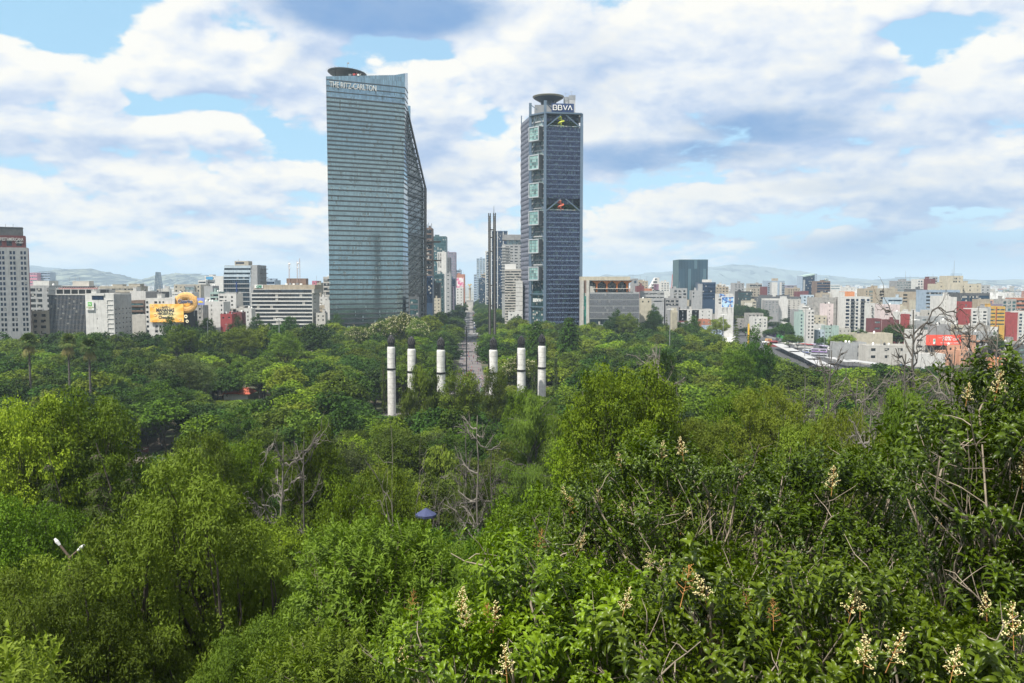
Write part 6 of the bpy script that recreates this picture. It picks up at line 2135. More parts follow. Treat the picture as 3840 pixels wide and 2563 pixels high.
for cx in (2257, 2295, 2333):
    m = MB(); xm = X7(cx)
    for k in range(5): m.bar((xm - 3.2 + k * 1.6, 5, Z7(1082)), (xm - 3.2 + k * 1.6, 5, Z7(1062 if k in (1, 2, 3) else 1068)), .1)
    m.bar((xm - 3.4, 5, Z7(1072)), (xm + 3.4, 5, Z7(1072)), .1); m.build('window_grid', WALL['lightgrey'], o)
m = MB(); m.box(X7(2213), X7(2232), .3, 6, h, Z7(1074)); m.build('loggia_wall', WALL['offwhite'], o)

# dark glass cube
G_CUBE = glass('cube_glass', (.035, .085, .12), cell=(4.4, 3, 34), lite=(.06, .12, .15), amount=.2, metal=.6, rough=.12, mull=2.2, mullw=.12, var=.3)
o, w, h = bldg('large dark teal glass slab office right of the lattice tower', 2545, 2655, 977, 1250, 45, 'teal_', b_(4.4, 4.0, .1), None, 'deep', ylow=1120, top=.5, parapet=1.2, name='office_block', cat='office')
m = MB(); m.box(-w / 2 + .2, w / 2 - .2, -.35, -.1, 12, h); m.build('curtain_wall', G_CUBE, o)

RB = [
    # label, px0, px1, ytop, Y, D, wall, front, glass, huts, tanks, masts, ylow
    ('grey narrow office behind the louvred building', 2372, 2393, 1048, 1100, 20, 'grey', c_([(.3, .7)], 6, 4), 'blue', 0, 0, 1, 1080),
    ('cluttered stone coloured flats behind the red house', 2392, 2430, 1056, 1200, 20, 'tan', g_(4, 3.4, 2, 1.5), 'blue', 2, 1, 3, 1090),
    ('maroon party wall house below the cluttered flats', 2388, 2416, 1076, 1020, 14, 'maroon', None, 'dark', 1, 0, 1, 1095),
    ('white block with rows of windows left of the radio mast', 2479, 2510, 1060, 1400, 20, 'white', g_(4.2, 3.6, 2.4, 1.7), 'blue', 2, 0, 0, 1092),
    ('grey banded parking deck', 2413, 2491, 1096, 900, 24, 'lightgrey', b_(3.9, 1.3), 'dark', 0, 0, 0, 1140),
    ('small white tent roofed house behind the parking deck', 2420, 2445, 1086, 960, 10, 'brick', None, 'dark', 0, 0, 0, 1095),
    ('cream house beside the louvred building', 2400, 2443, 1124, 800, 14, 'cream', g_(4.5, 4.2, 1.3, 1.5), 'dark', 0, 1, 0, 1150),
    ('grey floor plates building behind the cream houses', 2496, 2546, 1122, 900, 16, 'grey', b_(3.6, 2.2), 'dark', 1, 0, 0, 1150),
    ('balconied concrete flats in front of the teal glass slab', 2524, 2577, 1085, 1000, 20, 'lightgrey', g_(4.6, 3.5, 3.4, 2.3), 'dark', 1, 2, 1, 1122),
    ('blue black glass office with a white drum on its roof', 2624, 2684, 1062, 1050, 24, 'deepblue_', b_(3.9, 3.3, .2), 'deep', 0, 0, 1, 1130),
    ('grey twin block left of the blue black office', 2596, 2622, 1093, 1000, 16, 'lightgrey', c_([(.1, .3)], 4, 2), 'dark', 1, 1, 0, 1125),
    ('cream block stepping up above the white terrace house', 2548, 2624, 1128, 1080, 16, 'cream', c_([(.6, .7), (.8, .88)], 5, 2), 'dark', 1, 2, 0, 1145),
    ('white terrace apartment house with small windows', 2548, 2672, 1163, 1000, 16, 'white', g_(6.5, 4.2, 1.1, 1.5), 'dark', 2, 2, 1, 1205),
    ('white blank walled house among the trees', 2467, 2511, 1156, 950, 14, 'white', None, 'dark', 1, 1, 0, 1190),
    ('white house steps behind the blank walled house', 2440, 2500, 1140, 1020, 14, 'white', g_(6, 4, 1.6, 1.2), 'dark', 2, 1, 0, 1158),
    ('pale blue house with a white roof terrace', 2401, 2464, 1168, 900, 14, 'paleblue', g_(4.5, 3.6, 1.5, 1.4), 'dark', 0, 0, 0, 1195),
    ('maroon corner house behind the cream tower', 2510, 2550, 1156, 1000, 10, 'maroon', None, 'dark', 0, 1, 0, 1175),
    ('grey tan flats right of the blue black office', 2684, 2732, 1078, 1150, 18, 'tan', g_(4, 3.5, 2.2, 1.6), 'dark', 2, 2, 2, 1115),
    ('white block beside the grey tan flats', 2698, 2722, 1068, 1600, 18, 'white', g_(5, 4, 2, 2), 'dark', 1, 0, 0, 1082),
    ('grey tower with a stepped roof, far behind the murals', 2754, 2791, 1064, 1500, 26, 'grey', g_(5, 4, 2, 2), 'dark', 1, 0, 1, 1100),
    ('concrete frame building with a square roof tower', 2811, 2858, 1066, 1400, 20, 'concrete', b_(4.2, 2.6), 'dark', 1, 0, 2, 1085),
    ('concrete flats below the square roof tower', 2812, 2861, 1082, 1320, 20, 'beige', c_([(.18, .26), (.34, .44), (.62, .72)], 3.9, 2.2), 'dark', 0, 0, 0, 1140),
    ('black glass office with a red roof line', 2768, 2821, 1096, 1260, 18, 'black', b_(3.7, 2.4, .2), 'teal', 1, 1, 0, 1165),
    ('maroon block beside the striped grey tower', 2860, 2878, 1078, 1300, 14, 'maroon', None, 'dark', 0, 0, 0, 1115),
    ('grey tower with pale vertical stripes', 2880, 2943, 1056, 1400, 30, 'bluegrey', None, 'blue', 0, 0, 0, 1110),
    ('dark maroon twin block on the skyline', 2951, 2991, 1072, 2200, 26, 'purple', b_(5, 2.4), 'dark', 1, 0, 0, 1085),
    ('cream balconied tower right of the striped grey tower', 2943, 2957, 1082, 1500, 18, 'cream', g_(3.5, 3.6, 2, 1.4), 'dark', 0, 0, 0, 1110),
    ('grey flats with arched rows left of the slanted glass tower', 2955, 3000, 1083, 1420, 20, 'tan', g_(3.6, 3.6, 2.2, 2), 'dark', 1, 1, 0, 1112),
    ('dark glass and steel tower with a round lantern', 3064, 3114, 1057, 1350, 24, 'brown', b_(4.2, 2.9, .3), 'deep', 2, 0, 2, 1115),
    ('pale gridded office on the skyline', 3114, 3150, 1070, 2200, 24, 'white', b_(6, 3), 'pale', 0, 0, 0, 1092),
    ('white block right of the pale gridded office', 3150, 3172, 1078, 2300, 20, 'white', None, 'dark', 1, 0, 0, 1092),
    ('maroon block in front of the slanted glass tower', 2988, 3012, 1096, 1300, 14, 'maroon', None, 'dark', 0, 0, 0, 1150),
    ('maroon low roof block below the slanted glass tower', 3012, 3032, 1094, 1350, 14, 'maroon', None, 'dark', 0, 0, 0, 1110),
    ('pale blue white lettered wall building', 3012, 3052, 1109, 1280, 14, 'paleblue', g_(5, 5, 3, 2), 'blue', 0, 0, 0, 1150),
    ('grey gridded apartment slab with three dark roof boxes', 2836, 3004, 1116, 1250, 20, 'darkgrey', g_(4.2, 3.2, 2.6, 1.5), 'pale', 3, 0, 1, 1190),
    ('white balconied apartment building in front of the gridded slab', 2868, 2955, 1123, 1225, 16, 'white', c_([(.02, .12), (.16, .30), (.36, .50)], 3.0, 1.4), 'dark', 1, 0, 0, 1196),
    ('white gridded wing of the apartment slab', 2952, 3003, 1125, 1240, 14, 'offwhite', g_(5, 3.0, 2.2, 1.2), 'dark', 0, 0, 0, 1196),
    ('cream block with scribbled wall drawing', 2788, 2836, 1131, 1230, 14, 'cream', c_([(.04, .10), (.72, .96)], 4, 1.8), 'dark', 1, 0, 0, 1175),
    ('small grey block left of the scribbled wall', 2752, 2768, 1146, 1220, 10, 'lightgrey', None, 'dark', 0, 0, 0, 1165),
    ('white block with blue strip beside the concrete hulk', 3008, 3048, 1150, 1100, 14, 'white', b_(4, 1), 'dark', 1, 2, 1, 1180),
    ('stained concrete hulk of bare party walls', 3048, 3137, 1120, 900, 18, 'concrete', None, 'dark', 1, 1, 2, 1220),
    ('tan flats standing above the concrete hulk', 3075, 3112, 1103, 1050, 16, 'tan', c_([(.7, .9)], 4, 2), 'dark', 1, 0, 0, 1125),
    ('recessed dark window shaft beside the concrete hulk', 3137, 3156, 1122, 905, 14, 'darkgrey', b_(3.4, 1.8, .2), 'pale', 0, 0, 0, 1225),
    ('bare grey concrete wall left of the white framed apartments', 3154, 3172, 1118, 890, 16, 'concrete', None, 'dark', 0, 0, 1, 1230),
    ('narrow pink and white party wall building', 3090, 3126, 1143, 870, 12, 'pink', c_([(.55, .68)], 4.0, .8), 'dark', 0, 2, 0, 1215),
    ('white building with an orange roof box', 3122, 3168, 1098, 1050, 16, 'white', None, 'dark', 1, 0, 0, 1118),
    ('orange roof box building on the skyline', 3164, 3205, 1097, 1080, 16, 'orange', None, 'dark', 0, 0, 0, 1115),
    ('white apartment house behind the orange roof box', 3168, 3204, 1080, 1300, 16, 'white', g_(5, 4, 1.5, 1.4), 'dark', 1, 1, 1, 1098),
    ('mint green building with tilted windows', 2999, 3030, 1175, 800, 16, 'mint', g_(3.1, 3.3, 1.5, 1.6), 'blue', 1, 0, 0, 1275),
    ('slim grey finned block left of the mint building', 2983, 3000, 1166, 820, 16, 'grey', c_([(.1, .3), (.42, .58), (.7, .9)], 40, 36), 'deep', 0, 0, 0, 1250),
    ('white balcony house right of the mint building', 3030, 3054, 1166, 790, 14, 'white', c_([(.1, .32), (.6, .92)], 3.2, 1.7), 'dark', 0, 2, 0, 1275),
    ('white low wall house right of the balcony house', 3050, 3095, 1220, 840, 10, 'white', None, 'dark', 0, 1, 0, 1235),
    ('pale blue small house beside the bus station', 3066, 3094, 1242, 800, 9, 'paleblue', g_(3, 3.4, 1.4, 1.2), 'dark', 0, 1, 1, 1285),
    ('pale green stained house left of the trees', 3094, 3146, 1226, 820, 10, 'mint', c_([(.05, .16), (.3, .42)], 3.6, 1.1), 'dark', 0, 1, 1, 1270),
    ('light concrete house behind the pale green one', 3128, 3190, 1235, 835, 10, 'offwhite', g_(4, 3.6, 1.2, 1.2), 'dark', 0, 2, 0, 1262),
    ('white framed modern apartments with dark glass bays', 3171, 3264, 1117, 850, 20, 'white', c_([(.02, .17), (.22, .36), (.43, .52), (.62, .78), (.86, .97)], 3.5, 2.35), 'deep', 0, 0, 1, 1250),
    ('white low house behind the modern apartments', 3262, 3296, 1142, 800, 12, 'white', g_(4, 4, 1.5, 1), 'dark', 0, 0, 0, 1170),
    ('beige residential block with two window bays', 3243, 3302, 1086, 900, 20, 'tan', c_([(.10, .17), (.28, .52), (.72, .98)], 3.3, 2.0), 'pale', 2, 0, 1, 1140),
    ('beige block with a plain brown end wall', 3300, 3366, 1086, 890, 22, 'beige', c_([(.0, .25)], 3.3, 2.2), 'dark', 1, 0, 1, 1140),
    ('light blue white house with a yellow roof box', 3330, 3384, 1120, 860, 12, 'paleblue', b_(3.4, 1.6), 'blue', 1, 0, 0, 1142),
    ('grey blue stepped tower with two masts', 3363, 3430, 1056, 1300, 26, 'grey', b_(3.8, 1.5, .6), 'pale', 2, 0, 0, 1115),
    ('white windowed slab of the maroon fronted tower', 3442, 3472, 1050, 1200, 20, 'white', g_(3.7, 3.8, 2.2, 2.2), 'blue', 0, 0, 0, 1090),
    ('maroon fronted tower on the skyline', 3471, 3508, 1049, 1195, 20, 'maroon', c_([(.46, .52)], 13, 1.6), 'pale', 1, 0, 1, 1092),
    ('grey slab behind the maroon fronted tower', 3497, 3516, 1040, 1260, 20, 'lightgrey', b_(4, 1.5), 'dark', 0, 0, 1, 1090),
    ('dark roofed low block with red parapet', 3412, 3462, 1088, 960, 14, 'darkgrey', None, 'dark', 1, 0, 1, 1100),
    ('long beige block with a blank wall and balconies', 3386, 3473, 1099, 860, 18, 'tan', c_([(.02, .20)], 3.3, 1.7), 'dark', 0, 1, 1, 1145),
    ('sand coloured blank wall block', 3432, 3474, 1129, 830, 12, 'cream', None, 'dark', 0, 0, 0, 1165),
    ('blue grey office with long white bands', 3473, 3532, 1092, 810, 20, 'bluegrey', b_(3.35, 1.75, .3), 'dark', 0, 0, 0, 1165),
    ('blue grey top storeys right of the banded office', 3530, 3600, 1092, 815, 20, 'bluegrey', b_(3.35, 1.5, .3), 'dark', 0, 0, 1, 1110),
    ('cream hotel wings with square windows', 3516, 3680, 1068, 1000, 24, 'cream', g_(7.5, 4.4, 1.8, 1.7), 'dark', 2, 1, 2, 1095),
    ('cream hotel tower crowned with a railing', 3555, 3612, 1038, 990, 20, 'cream', c_([(.36, .46), (.50, .60), (.72, .82)], 3.6, 1.9), 'dark', 0, 0, 2, 1068),
    ('pale grey flats at the end of the cream hotel', 3678, 3714, 1072, 1100, 18, 'lightgrey', g_(4.2, 3.6, 2, 1.4), 'dark', 1, 0, 1, 1105),
    ('dark glass penthouse block with a planted roof', 3600, 3712, 1104, 790, 20, 'darkgrey', c_([(.05, .30), (.33, .60), (.64, .98)], 9, 7.0), 'blue', 0, 0, 0, 1140),
    ('stained concrete wall below the dark penthouse', 3668, 3714, 1126, 780, 14, 'tan', None, 'dark', 0, 0, 1, 1150),
    ('white slab with a column of strip windows', 3523, 3564, 1115, 720, 16, 'white', c_([(.58, .88)], 3.2, .9), 'dark', 1, 0, 1, 1200),
    ('second plain white slab beside the strip windows', 3560, 3588, 1119, 715, 16, 'white', None, 'dark', 1, 0, 1, 1200),
    ('red and white balcony house behind the white slabs', 3588, 3622, 1158, 740, 14, 'red', c_([(.45, .56)], 3.2, 1.9), 'pale', 0, 0, 0, 1215),
    ('tall red wing with white window boxes', 3610, 3645, 1136, 720, 14, 'red', c_([(.30, .46)], 3.2, 1.9), 'pale', 0, 0, 0, 1215),
    ('red wing left of the white windowed front', 3627, 3648, 1164, 700, 14, 'red', None, 'dark', 0, 0, 0, 1218),
    ('white windowed front of the red apartment house', 3646, 3704, 1162, 698, 14, 'white', c_([(.06, .30), (.44, .48), (.56, .60), (.72, .94)], 2.75, 1.4), 'dark', 0, 0, 0, 1220),
    ('grey blank gable right of the red apartment house', 3703, 3716, 1156, 705, 16, 'lightgrey', None, 'dark', 1, 0, 1, 1225),
    ('yellow striped apartment block with a red spine', 3714, 3770, 1154, 730, 16, 'yellow', c_([(.03, .36), (.44, .97)], 3.1, 1.2), 'teal', 1, 0, 1, 1225),
    ('grey glazed block behind the yellow building', 3760, 3812, 1126, 860, 16, 'concrete', g_(3.6, 3.6, 3, 2.4), 'teal', 1, 0, 1, 1170),
    ('brick and concrete block at the right edge', 3808, 3900, 1122, 880, 18, 'brick', b_(4.2, 2.2), 'dark', 0, 0, 0, 1170),
    ('dark red and orange roof cluster behind the yellow building', 3696, 3760, 1145, 790, 12, 'purple', None, 'dark', 2, 1, 1, 1160),
    ('pink roofed low hall at the far right', 3720, 3765, 1130, 960, 14, 'salmon', None, 'dark', 0, 0, 0, 1140),
    ('big plain red gable wall on the right', 3748, 3823, 1176, 800, 16, 'red', None, 'dark', 0, 1, 1, 1290),
    ('white balconied house at the right edge beside the red gable', 3822, 3900, 1172, 798, 14, 'white', c_([(.02, .16), (.25, .7)], 3.1, 2.0), 'blue', 0, 0, 1, 1290),
    ('pinkish grey modern house with round windows', 3302, 3375, 1147, 770, 12, 'pink', c_([(.26, .42), (.56, .60)], 3.2, 1.0), 'dark', 0, 1, 0, 1190),
    ('cream house row behind the round windowed house', 3370, 3400, 1152, 790, 12, 'cream', None, 'dark', 1, 0, 0, 1190),
    ('white stepped houses in the centre of the right district', 3372, 3450, 1175, 740, 12, 'white', c_([(.05, .2), (.42, .58), (.75, .86)], 3.3, 1.5), 'blue', 2, 2, 1, 1200),
    ('dark red house with a shutter left of the big dark tree', 3270, 3306, 1200, 700, 12, 'maroon', c_([(.3, .85)], 5, 1.6), 'pale', 0, 0, 0, 1245),
    ('low dark red house behind the big dark tree', 3326, 3372, 1204, 720, 10, 'maroon', None, 'dark', 1, 0, 0, 1222),
    ('small red cube house among the white stepped houses', 3393, 3412, 1183, 725, 8, 'red', None, 'dark', 0, 0, 0, 1202),
    ('white low terrace house with colonnade', 3476, 3530, 1168, 740, 12, 'offwhite', g_(3, 4, 1.4, 1.6), 'dark', 0, 0, 0, 1185),
    ('grey walled white house below the strip window slab', 3458, 3555, 1192, 690, 12, 'lightgrey', c_([(.02, .22), (.5, .56)], 3.2, 1.2), 'pale', 0, 0, 1, 1222),
    ('grey plain walled house with white front', 3463, 3566, 1222, 650, 12, 'grey', c_([(.02, .16)], 3.2, 1.6), 'pale', 0, 2, 1, 1256),
    ('white roof terrace house with small skylights', 3548, 3592, 1207, 680, 10, 'white', c_([(.3, .4), (.6, .75)], 4, 1.4), 'blue', 0, 3, 1, 1225),
    ('pale yellow house behind the red billboard', 3564, 3612, 1224, 655, 12, 'cream', c_([(.3, .6), (.66, .98)], 3.4, 1.3), 'dark', 0, 1, 1, 1255),
    ('long grey party wall with red top behind the dead tree', 3610, 3712, 1226, 670, 12, 'concrete', None, 'dark', 1, 1, 1, 1245),
    ('white house with arched windows left of the red gable', 3712, 3746, 1232, 680, 10, 'white', g_(2, 5, .8, 1.8), 'dark', 0, 0, 0, 1255),
    ('grey and glass studio house', 3612, 3724, 1250, 640, 12, 'lightgrey', c_([(.28, .40), (.43, .52)], 5, 2.6), 'pale', 0, 2, 2, 1275),
    ('peach coloured house right of the red billboard', 3600, 3660, 1263, 625, 10, 'salmon', c_([(.1, .3), (.5, .6)], 3.4, 1.5), 'dark', 0, 1, 1, 1290),
    ('white three storey house left of the red billboard', 3424, 3478, 1243, 620, 14, 'white', c_([(.30, .70)], 4.6, 1.5), 'dark', 0, 0, 0, 1310),
    ('beige low block left of the white three storey house', 3215, 3348, 1256, 640, 16, 'cream', None, 'dark', 0, 2, 0, 1280),
    ('grey market hall below the beige low block', 3140, 3250, 1290, 620, 14, 'lightgrey', c_([(.7, .8), (.88, .96)], 5, 3), 'dark', 0, 3, 1, 1350),
    ('pale tiled roof hall right of the grey market hall', 3250, 3420, 1300, 600, 14, 'offwhite', c_([(.1, .2), (.4, .5), (.7, .8)], 5, 2), 'dark', 0, 3, 2, 1350),
    ('orange painted house with dark windows', 3557, 3600, 1298, 610, 12, 'salmon', c_([(.1, .28), (.55, .72)], 3.6, 1.9), 'dark', 0, 1, 1, 1360),
    ('lower orange wing in front of the orange house', 3532, 3585, 1322, 596, 10, 'salmon', c_([(.2, .34), (.5, .64)], 3.6, 1.9), 'dark', 0, 0, 0, 1360),
    ('right orange wing with a terrace', 3598, 3650, 1318, 600, 10, 'salmon', c_([(.12, .26), (.5, .64), (.8, .9)], 3.6, 1.9), 'dark', 0, 1, 2, 1360),
    ('long white hall with a pale curved roof', 3655, 3828, 1306, 640, 30, 'white', g_(4, 4.5, 2, 1.0), 'pale', 0, 0, 0, 1345),
    ('orange market stall roofs below the white hall', 3735, 3785, 1352, 560, 12, 'orange', None, 'dark', 0, 0, 0, 1370),
    ('dark small flats at the right edge below the white hall', 3820, 3900, 1300, 600, 12, 'darkgrey', b_(3.2, 2, .3), 'pale', 0, 1, 1, 1350),
    ('low peach house row under the red gable', 3660, 3760, 1282, 640, 10, 'salmon', c_([(.1, .2), (.35, .42)], 3.4, 1.4), 'dark', 0, 3, 2, 1300),
    ('grey flat roofed sheds below the red gable', 3725, 3830, 1286, 690, 12, 'concrete', None, 'dark', 1, 3, 1, 1300),
]
for i, t in enumerate(RB):
    yw = 0
    o, w, h = bldg(t[0], t[1], t[2], t[3], t[4], t[5], t[6], t[7], None, t[8], huts=t[9], tanks=t[10], masts=t[11], ylow=t[12], seed=i, top=1.3, parts=t[4] < 1900)
    s = t[0]
    if 'pale vertical stripes' in s:
        for a_, b2, mt_ in ((.10, .22, 'lightgrey'), (.22, .56, 'white'), (.56, .68, 'bluegrey'), (.70, .82, 'white')):
            m = MB(); m.box(-w / 2 + a_ * w, -w / 2 + b2 * w, -.6, 0, 10, h - 1.5); m.build('wall_stripe', WALL[mt_], o)
        m = MB(); m.box(-w * .14, w * .14, 4, 14, h, h + 5); m.build('roof_hut', WALL['tan'], o)
        for x_ in (-.42, .42):
            m = MB()
            for k in range(18): m.box(x_ * w - 2, x_ * w + 2, -.5, 0, h - 4 - k * 3.6, h - 2.6 - k * 3.6)
            m.build('balcony_stack', GL['dark'], o)
    if 'balconied apartment building' in s:
        for k in range(8): m = MB(); z_ = h - 3.1 - 3.0 * k; m.box(-w / 2 - 1.6, -w / 2 + 3.5, -1.4, 8, z_, z_ + .9); m.build('corner_balcony', WALL['white'], o)
    if 'modern apartments' in s:
        for k in range(11):
            z_ = h - 1.3 - 3.5 * k - 2.35
            if z_ < 6: break
            for a_, b2 in ((.21, .37), (.61, .79)): m = MB(); m.box(-w / 2 + a_ * w, -w / 2 + b2 * w, -1.0, 0, z_ - .35, z_ + .55); m.build('balcony', WALL['darkgrey'], o)
    if s.startswith('yellow'):
        m = MB(); m.box(-w * .11, -w * .075, -.4, 0, 5, h + .5); m.build('red_spine', WALL['red'], o)
    if 'white drum' in s:
        m = MB(); m.box(-w * .18, w * .30, 5, 16, h, h + 4.2); m.build('roof_drum', WALL['white'], o)
        m = MB(); m.box(-w / 2 - .4, -w / 2 + 3.4, -.5, 10, 8, h - 1); m.build('silver_edge', WALL['lightgrey'], o)
    if 'round lantern' in s:
        m = MB(); m.lathe([(3.2, 0), (3.2, 3), (2.6, 4.5), (1.2, 5.6)], 14, w * .3, 6); m.build('roof_lantern', GL['pale'], o, (0, 0, h))
    if 'crowned with a railing' in s:
        m = MB()
        for k in range(14): x_ = -w * .3 + k * w * .75 / 13; m.bar((x_, 1, h + .9), (x_, 1, h + 3.4), .12)
        m.bar((-w * .3, 1, h + 3.3), (w * .45, 1, h + 3.3), .12); m.build('railing', mat('rail_blue', (.15, .25, .35), .5), o)
        m = MB(); m.bar((0, 4, h), (0, 4, h + 19), .35, .1); m.build('mast', METAL, o)
    if 'two masts' in s:
        for x_, hh in ((.05, 16), (.30, 9)): m = MB(); m.bar((x_ * w, 4, h), (x_ * w, 4, h + hh), .3, .1); m.build('mast', METAL, o)
    if 'scribbled' in s:
        mm = bpy.data.materials.new('scribble'); mm.use_nodes = True; T = NT(mm.node_tree); bsd = mm.node_tree.nodes['Principled BSDF']
        nz = T.noise(T.n('ShaderNodeNewGeometry').outputs['Position'], .35, 3, .5, 2.0)
        T.put(bsd.inputs['Base Color'], T.mix(T.step(T.m('ABSOLUTE', T.m('SUBTRACT', nz, .5)), .004, .02), (.12, .12, .12), (.58, .55, .48)))
        m = MB(); m.box(-w * .42, w * .18, -.15, 0, h - 18, h - 2); m.build('wall_drawing', mm, o)
    if 'curved roof' in s:
        m = MB(); n_ = 10
        v = [(-w / 2 + w * i_ / n_, yy, h + 3.2 * math.sin(math.pi * i_ / n_)) for yy in (-1, 31) for i_ in range(n_ + 1)]
        m.add(v, [(i_, i_ + 1, n_ + 2 + i_, n_ + 1 + i_) for i_ in range(n_)]); m.add([(x_, y_ + (.02 if y_ < 0 else -.02), z_ - .4) for x_, y_, z_ in v], [(n_ + 1 + i_, n_ + 2 + i_, i_ + 1, i_) for i_ in range(n_)]); m.build('curved_roof', WHITEP, o)

# slanted glass tower
a, b = at(3008, 1035, 1500), at(3063, 1027, 1500); ox = (a.x + b.x) / 2
o = empty('glass_tower', (ox, 1500, 0), 0, 'blue glass tower with a slanted roof line and grey edges', 'skyscraper')
w_ = b.x - a.x; zl, zr_ = a.z, b.z
m = MB(); m.extrude_y([(-w_ / 2, 0), (w_ / 2, 0), (w_ / 2, zr_ - 2), (-w_ / 2, zl - 2)], .5, 26); m.build('glass_body', GL['slate'], o)
m = MB(); m.extrude_y([(-w_ / 2 + 5.5, 20), (w_ / 2 - 4.5, 20), (w_ / 2 - 4.5, zr_ - 6), (-w_ / 2 + 5.5, zl - 6)], -.3, .5); m.build('glass_front', GL['deep'], o)
for x0_, x1_, za_, zb_ in ((-w_ / 2 - .3, -w_ / 2 + 1.0, zl, zl), (w_ / 2 - 3.5, w_ / 2 + .3, zr_, zr_)): m = MB(); m.box(x0_, x1_, -.8, 26.3, 0, za_); m.build('edge_wall', WALL['bluegrey'], o)
m = MB(); m.extrude_y([(-w_ / 2 + 1.05, zl - 2.4), (w_ / 2 - 3.55, zr_ - 2.4), (w_ / 2 - 3.55, zr_), (-w_ / 2 + 1.05, zl)], -.6, 26.2); m.build('roof_screen', WALL['mint'], o)
m = MB(); m.extrude_y([(-w_ / 2 + 2.4, zl * .4), (-w_ / 2 + 5.4, zl * .4), (-w_ / 2 + 5.4, zl - 7), (-w_ / 2 + 2.4, zl - 7)], -.35, .45); m.build('grey_strip', WALL['lightgrey'], o)
# white pyramid topped block with a figure poster
a, b = at(2440, 1060, 1250), at(2473, 1060, 1250)
o = empty('terraced_building', ((a.x + b.x) / 2, 1250, 0), 0, 'white terraced building with black bands narrowing to a pointed top', 'building')
w_ = b.x - a.x; zt = at(2460, 1042, 1250).z; zb = at(2460, 1078, 1250).z
m = MB(); m.extrude_y([(-w_ / 2, 0), (w_ / 2, 0), (w_ / 2, zt), (w_ * .12, zt), (-w_ / 2, zb)], 0, 20); m.build('wall', WALL['white'], o)
for k in range(6):
    z_ = zb - 10 + k * 4.2
    m = MB(); xl = -w_ / 2 + max(0, (z_ - zb)) / (zt - zb) * w_ * .62; m.box(xl - .3, w_ / 2 - (3.5 if k > 1 else -.2), -.35, 0, z_, z_ + 1.9); m.build('ribbon_window', GL['dark'], o)
o, w, h = board(2452, 2470, 1066, 1088, 1245, 'dark poster of two figures on the terraced building', mat('poster_dark', (.16, .09, .13), .6, var=.6, scale=.2))
# lattice radio mast
o = empty('radio_mast', at(2523, 1100, 1500) * 1.0, 0, 'red and white lattice radio mast', 'radio mast'); o.location.z = 0
zt = at(2523, 1030, 1500).z
for s_, q in ((-1, -1), (1, -1), (1, 1), (-1, 1)):
    m = MB(); m.bar((s_ * 5, q * 5, 0), (s_ * 1.0, q * 1.0, zt), .45, .3); m.build('leg', mat('mast_red', (.45, .12, .10), .6), o)
m = MB(); z_ = 20; k = 0
while z_ < zt - 4:
    r1 = 5 - 4 * z_ / zt; r2 = 5 - 4 * (z_ + 5) / zt
    for s_ in (1, -1): m.bar((-s_ * r1, -r1, z_), (s_ * r2, -r2, z_ + 5), .25)
    m.bar((-r1, -r1, z_), (r1, -r1, z_), .25); z_ += 5
m.build('bracing', WHITEP, o)
m = MB(); m.bar((0, 0, zt), (0, 0, zt + 13), .5, .15); m.build('spire', mat('mast_red', (0, 0, 0)), o)
# blue mural billboards
mu = bpy.data.materials.new('blue_mural'); mu.use_nodes = True; T = NT(mu.node_tree); bsd = mu.node_tree.nodes['Principled BSDF']
pp = T.n('ShaderNodeTexCoord').outputs['Object']
n1, n2, n3 = T.noise(pp, .22, 3, .5, .6), T.noise(T.v('ADD', pp, (9, 3, 7)), .3, 3, .5, .8), T.noise(T.v('ADD', pp, (2, 13, 5)), .28, 3, .5, .6)
cc = T.mix(T.step(n1, .44, .56), (.02, .13, .42), (.42, .60, .72)); cc = T.mix(T.step(n2, .58, .62), cc, (.50, .34, .20)); cc = T.mix(T.step(n3, .60, .64), cc, (.06, .05, .16))
T.put(bsd.inputs['Base Color'], cc)
o, w, h = board(2707, 2750, 1114, 1152, 880, 'big blue painted billboard with leaping figures, white frame', mu)
m = MB()
for q in ((-w / 2 - .5, w / 2 + .5, h / 2, h / 2 + .5), (-w / 2 - .5, w / 2 + .5, -h / 2 - .5, -h / 2), (-w / 2 - .5, -w / 2, -h / 2, h / 2), (w / 2, w / 2 + .5, -h / 2, h / 2)): m.box(q[0], q[1], -.2, .7, q[2], q[3])
m.build('frame', WHITEP, o)
board(2698, 2720, 1103, 1116, 900, 'smaller mural panel with figures behind the big blue billboard', mu)
bldg('white block carrying the mural billboards', 2692, 2752, 1106, 905, 12, 'white', c_([(.05, .3)], 3.5, 1.4), None, 'dark', ylow=1150)
# red sale billboard
o, w, h = board(3477, 3600, 1257, 1296, 612, 'long orange red sale billboard behind the dead tree', mat('billboard_red', (.78, .085, .05), .6, var=.06, scale=.08))
o.rotation_euler.z = R(-6)
text(o, '30%', 4.2, (2.0, -.12, -.2), (R(90), 0, 0), WHITEP, .05, width=6.0, offset=.10)
text(o, '*', 2.6, (5.4, -.12, .7), (R(90), 0, 0), WHITEP, .04, offset=.03, name='asterisk')
text(o, 'OFF', 2.3, (8.3, -.12, -.2), (R(90), 0, 0), WHITEP, .05, width=4.3, offset=.05)
text(o, 'en las ma\u00f1anas y tardes', 1.25, (4.2, -.12, -2.3), (R(90), 0, 0), WHITEP, .04, width=12.5, offset=.03)
text(o, 'HASTA', .9, (-2.2, -.12, 1.4), (R(90), 0, 0), WHITEP, .04)
m = MB(); m.box(-w * .30, -w * .235, -.2, 0, -h * .38, h * .12); m.build('printed_phone', mat('print_white', (.72, .78, .76), .5), o)
m = MB(); m.box(-w * .295, -w * .24, -.24, -.2, -h * .15, h * .08); m.build('printed_screen', mat('print_green', (.12, .40, .32), .5), o)
bldg('dark low building under the red sale billboard', 3480, 3604, 1300, 616, 10, 'black', None, None, 'dark', tanks=1)
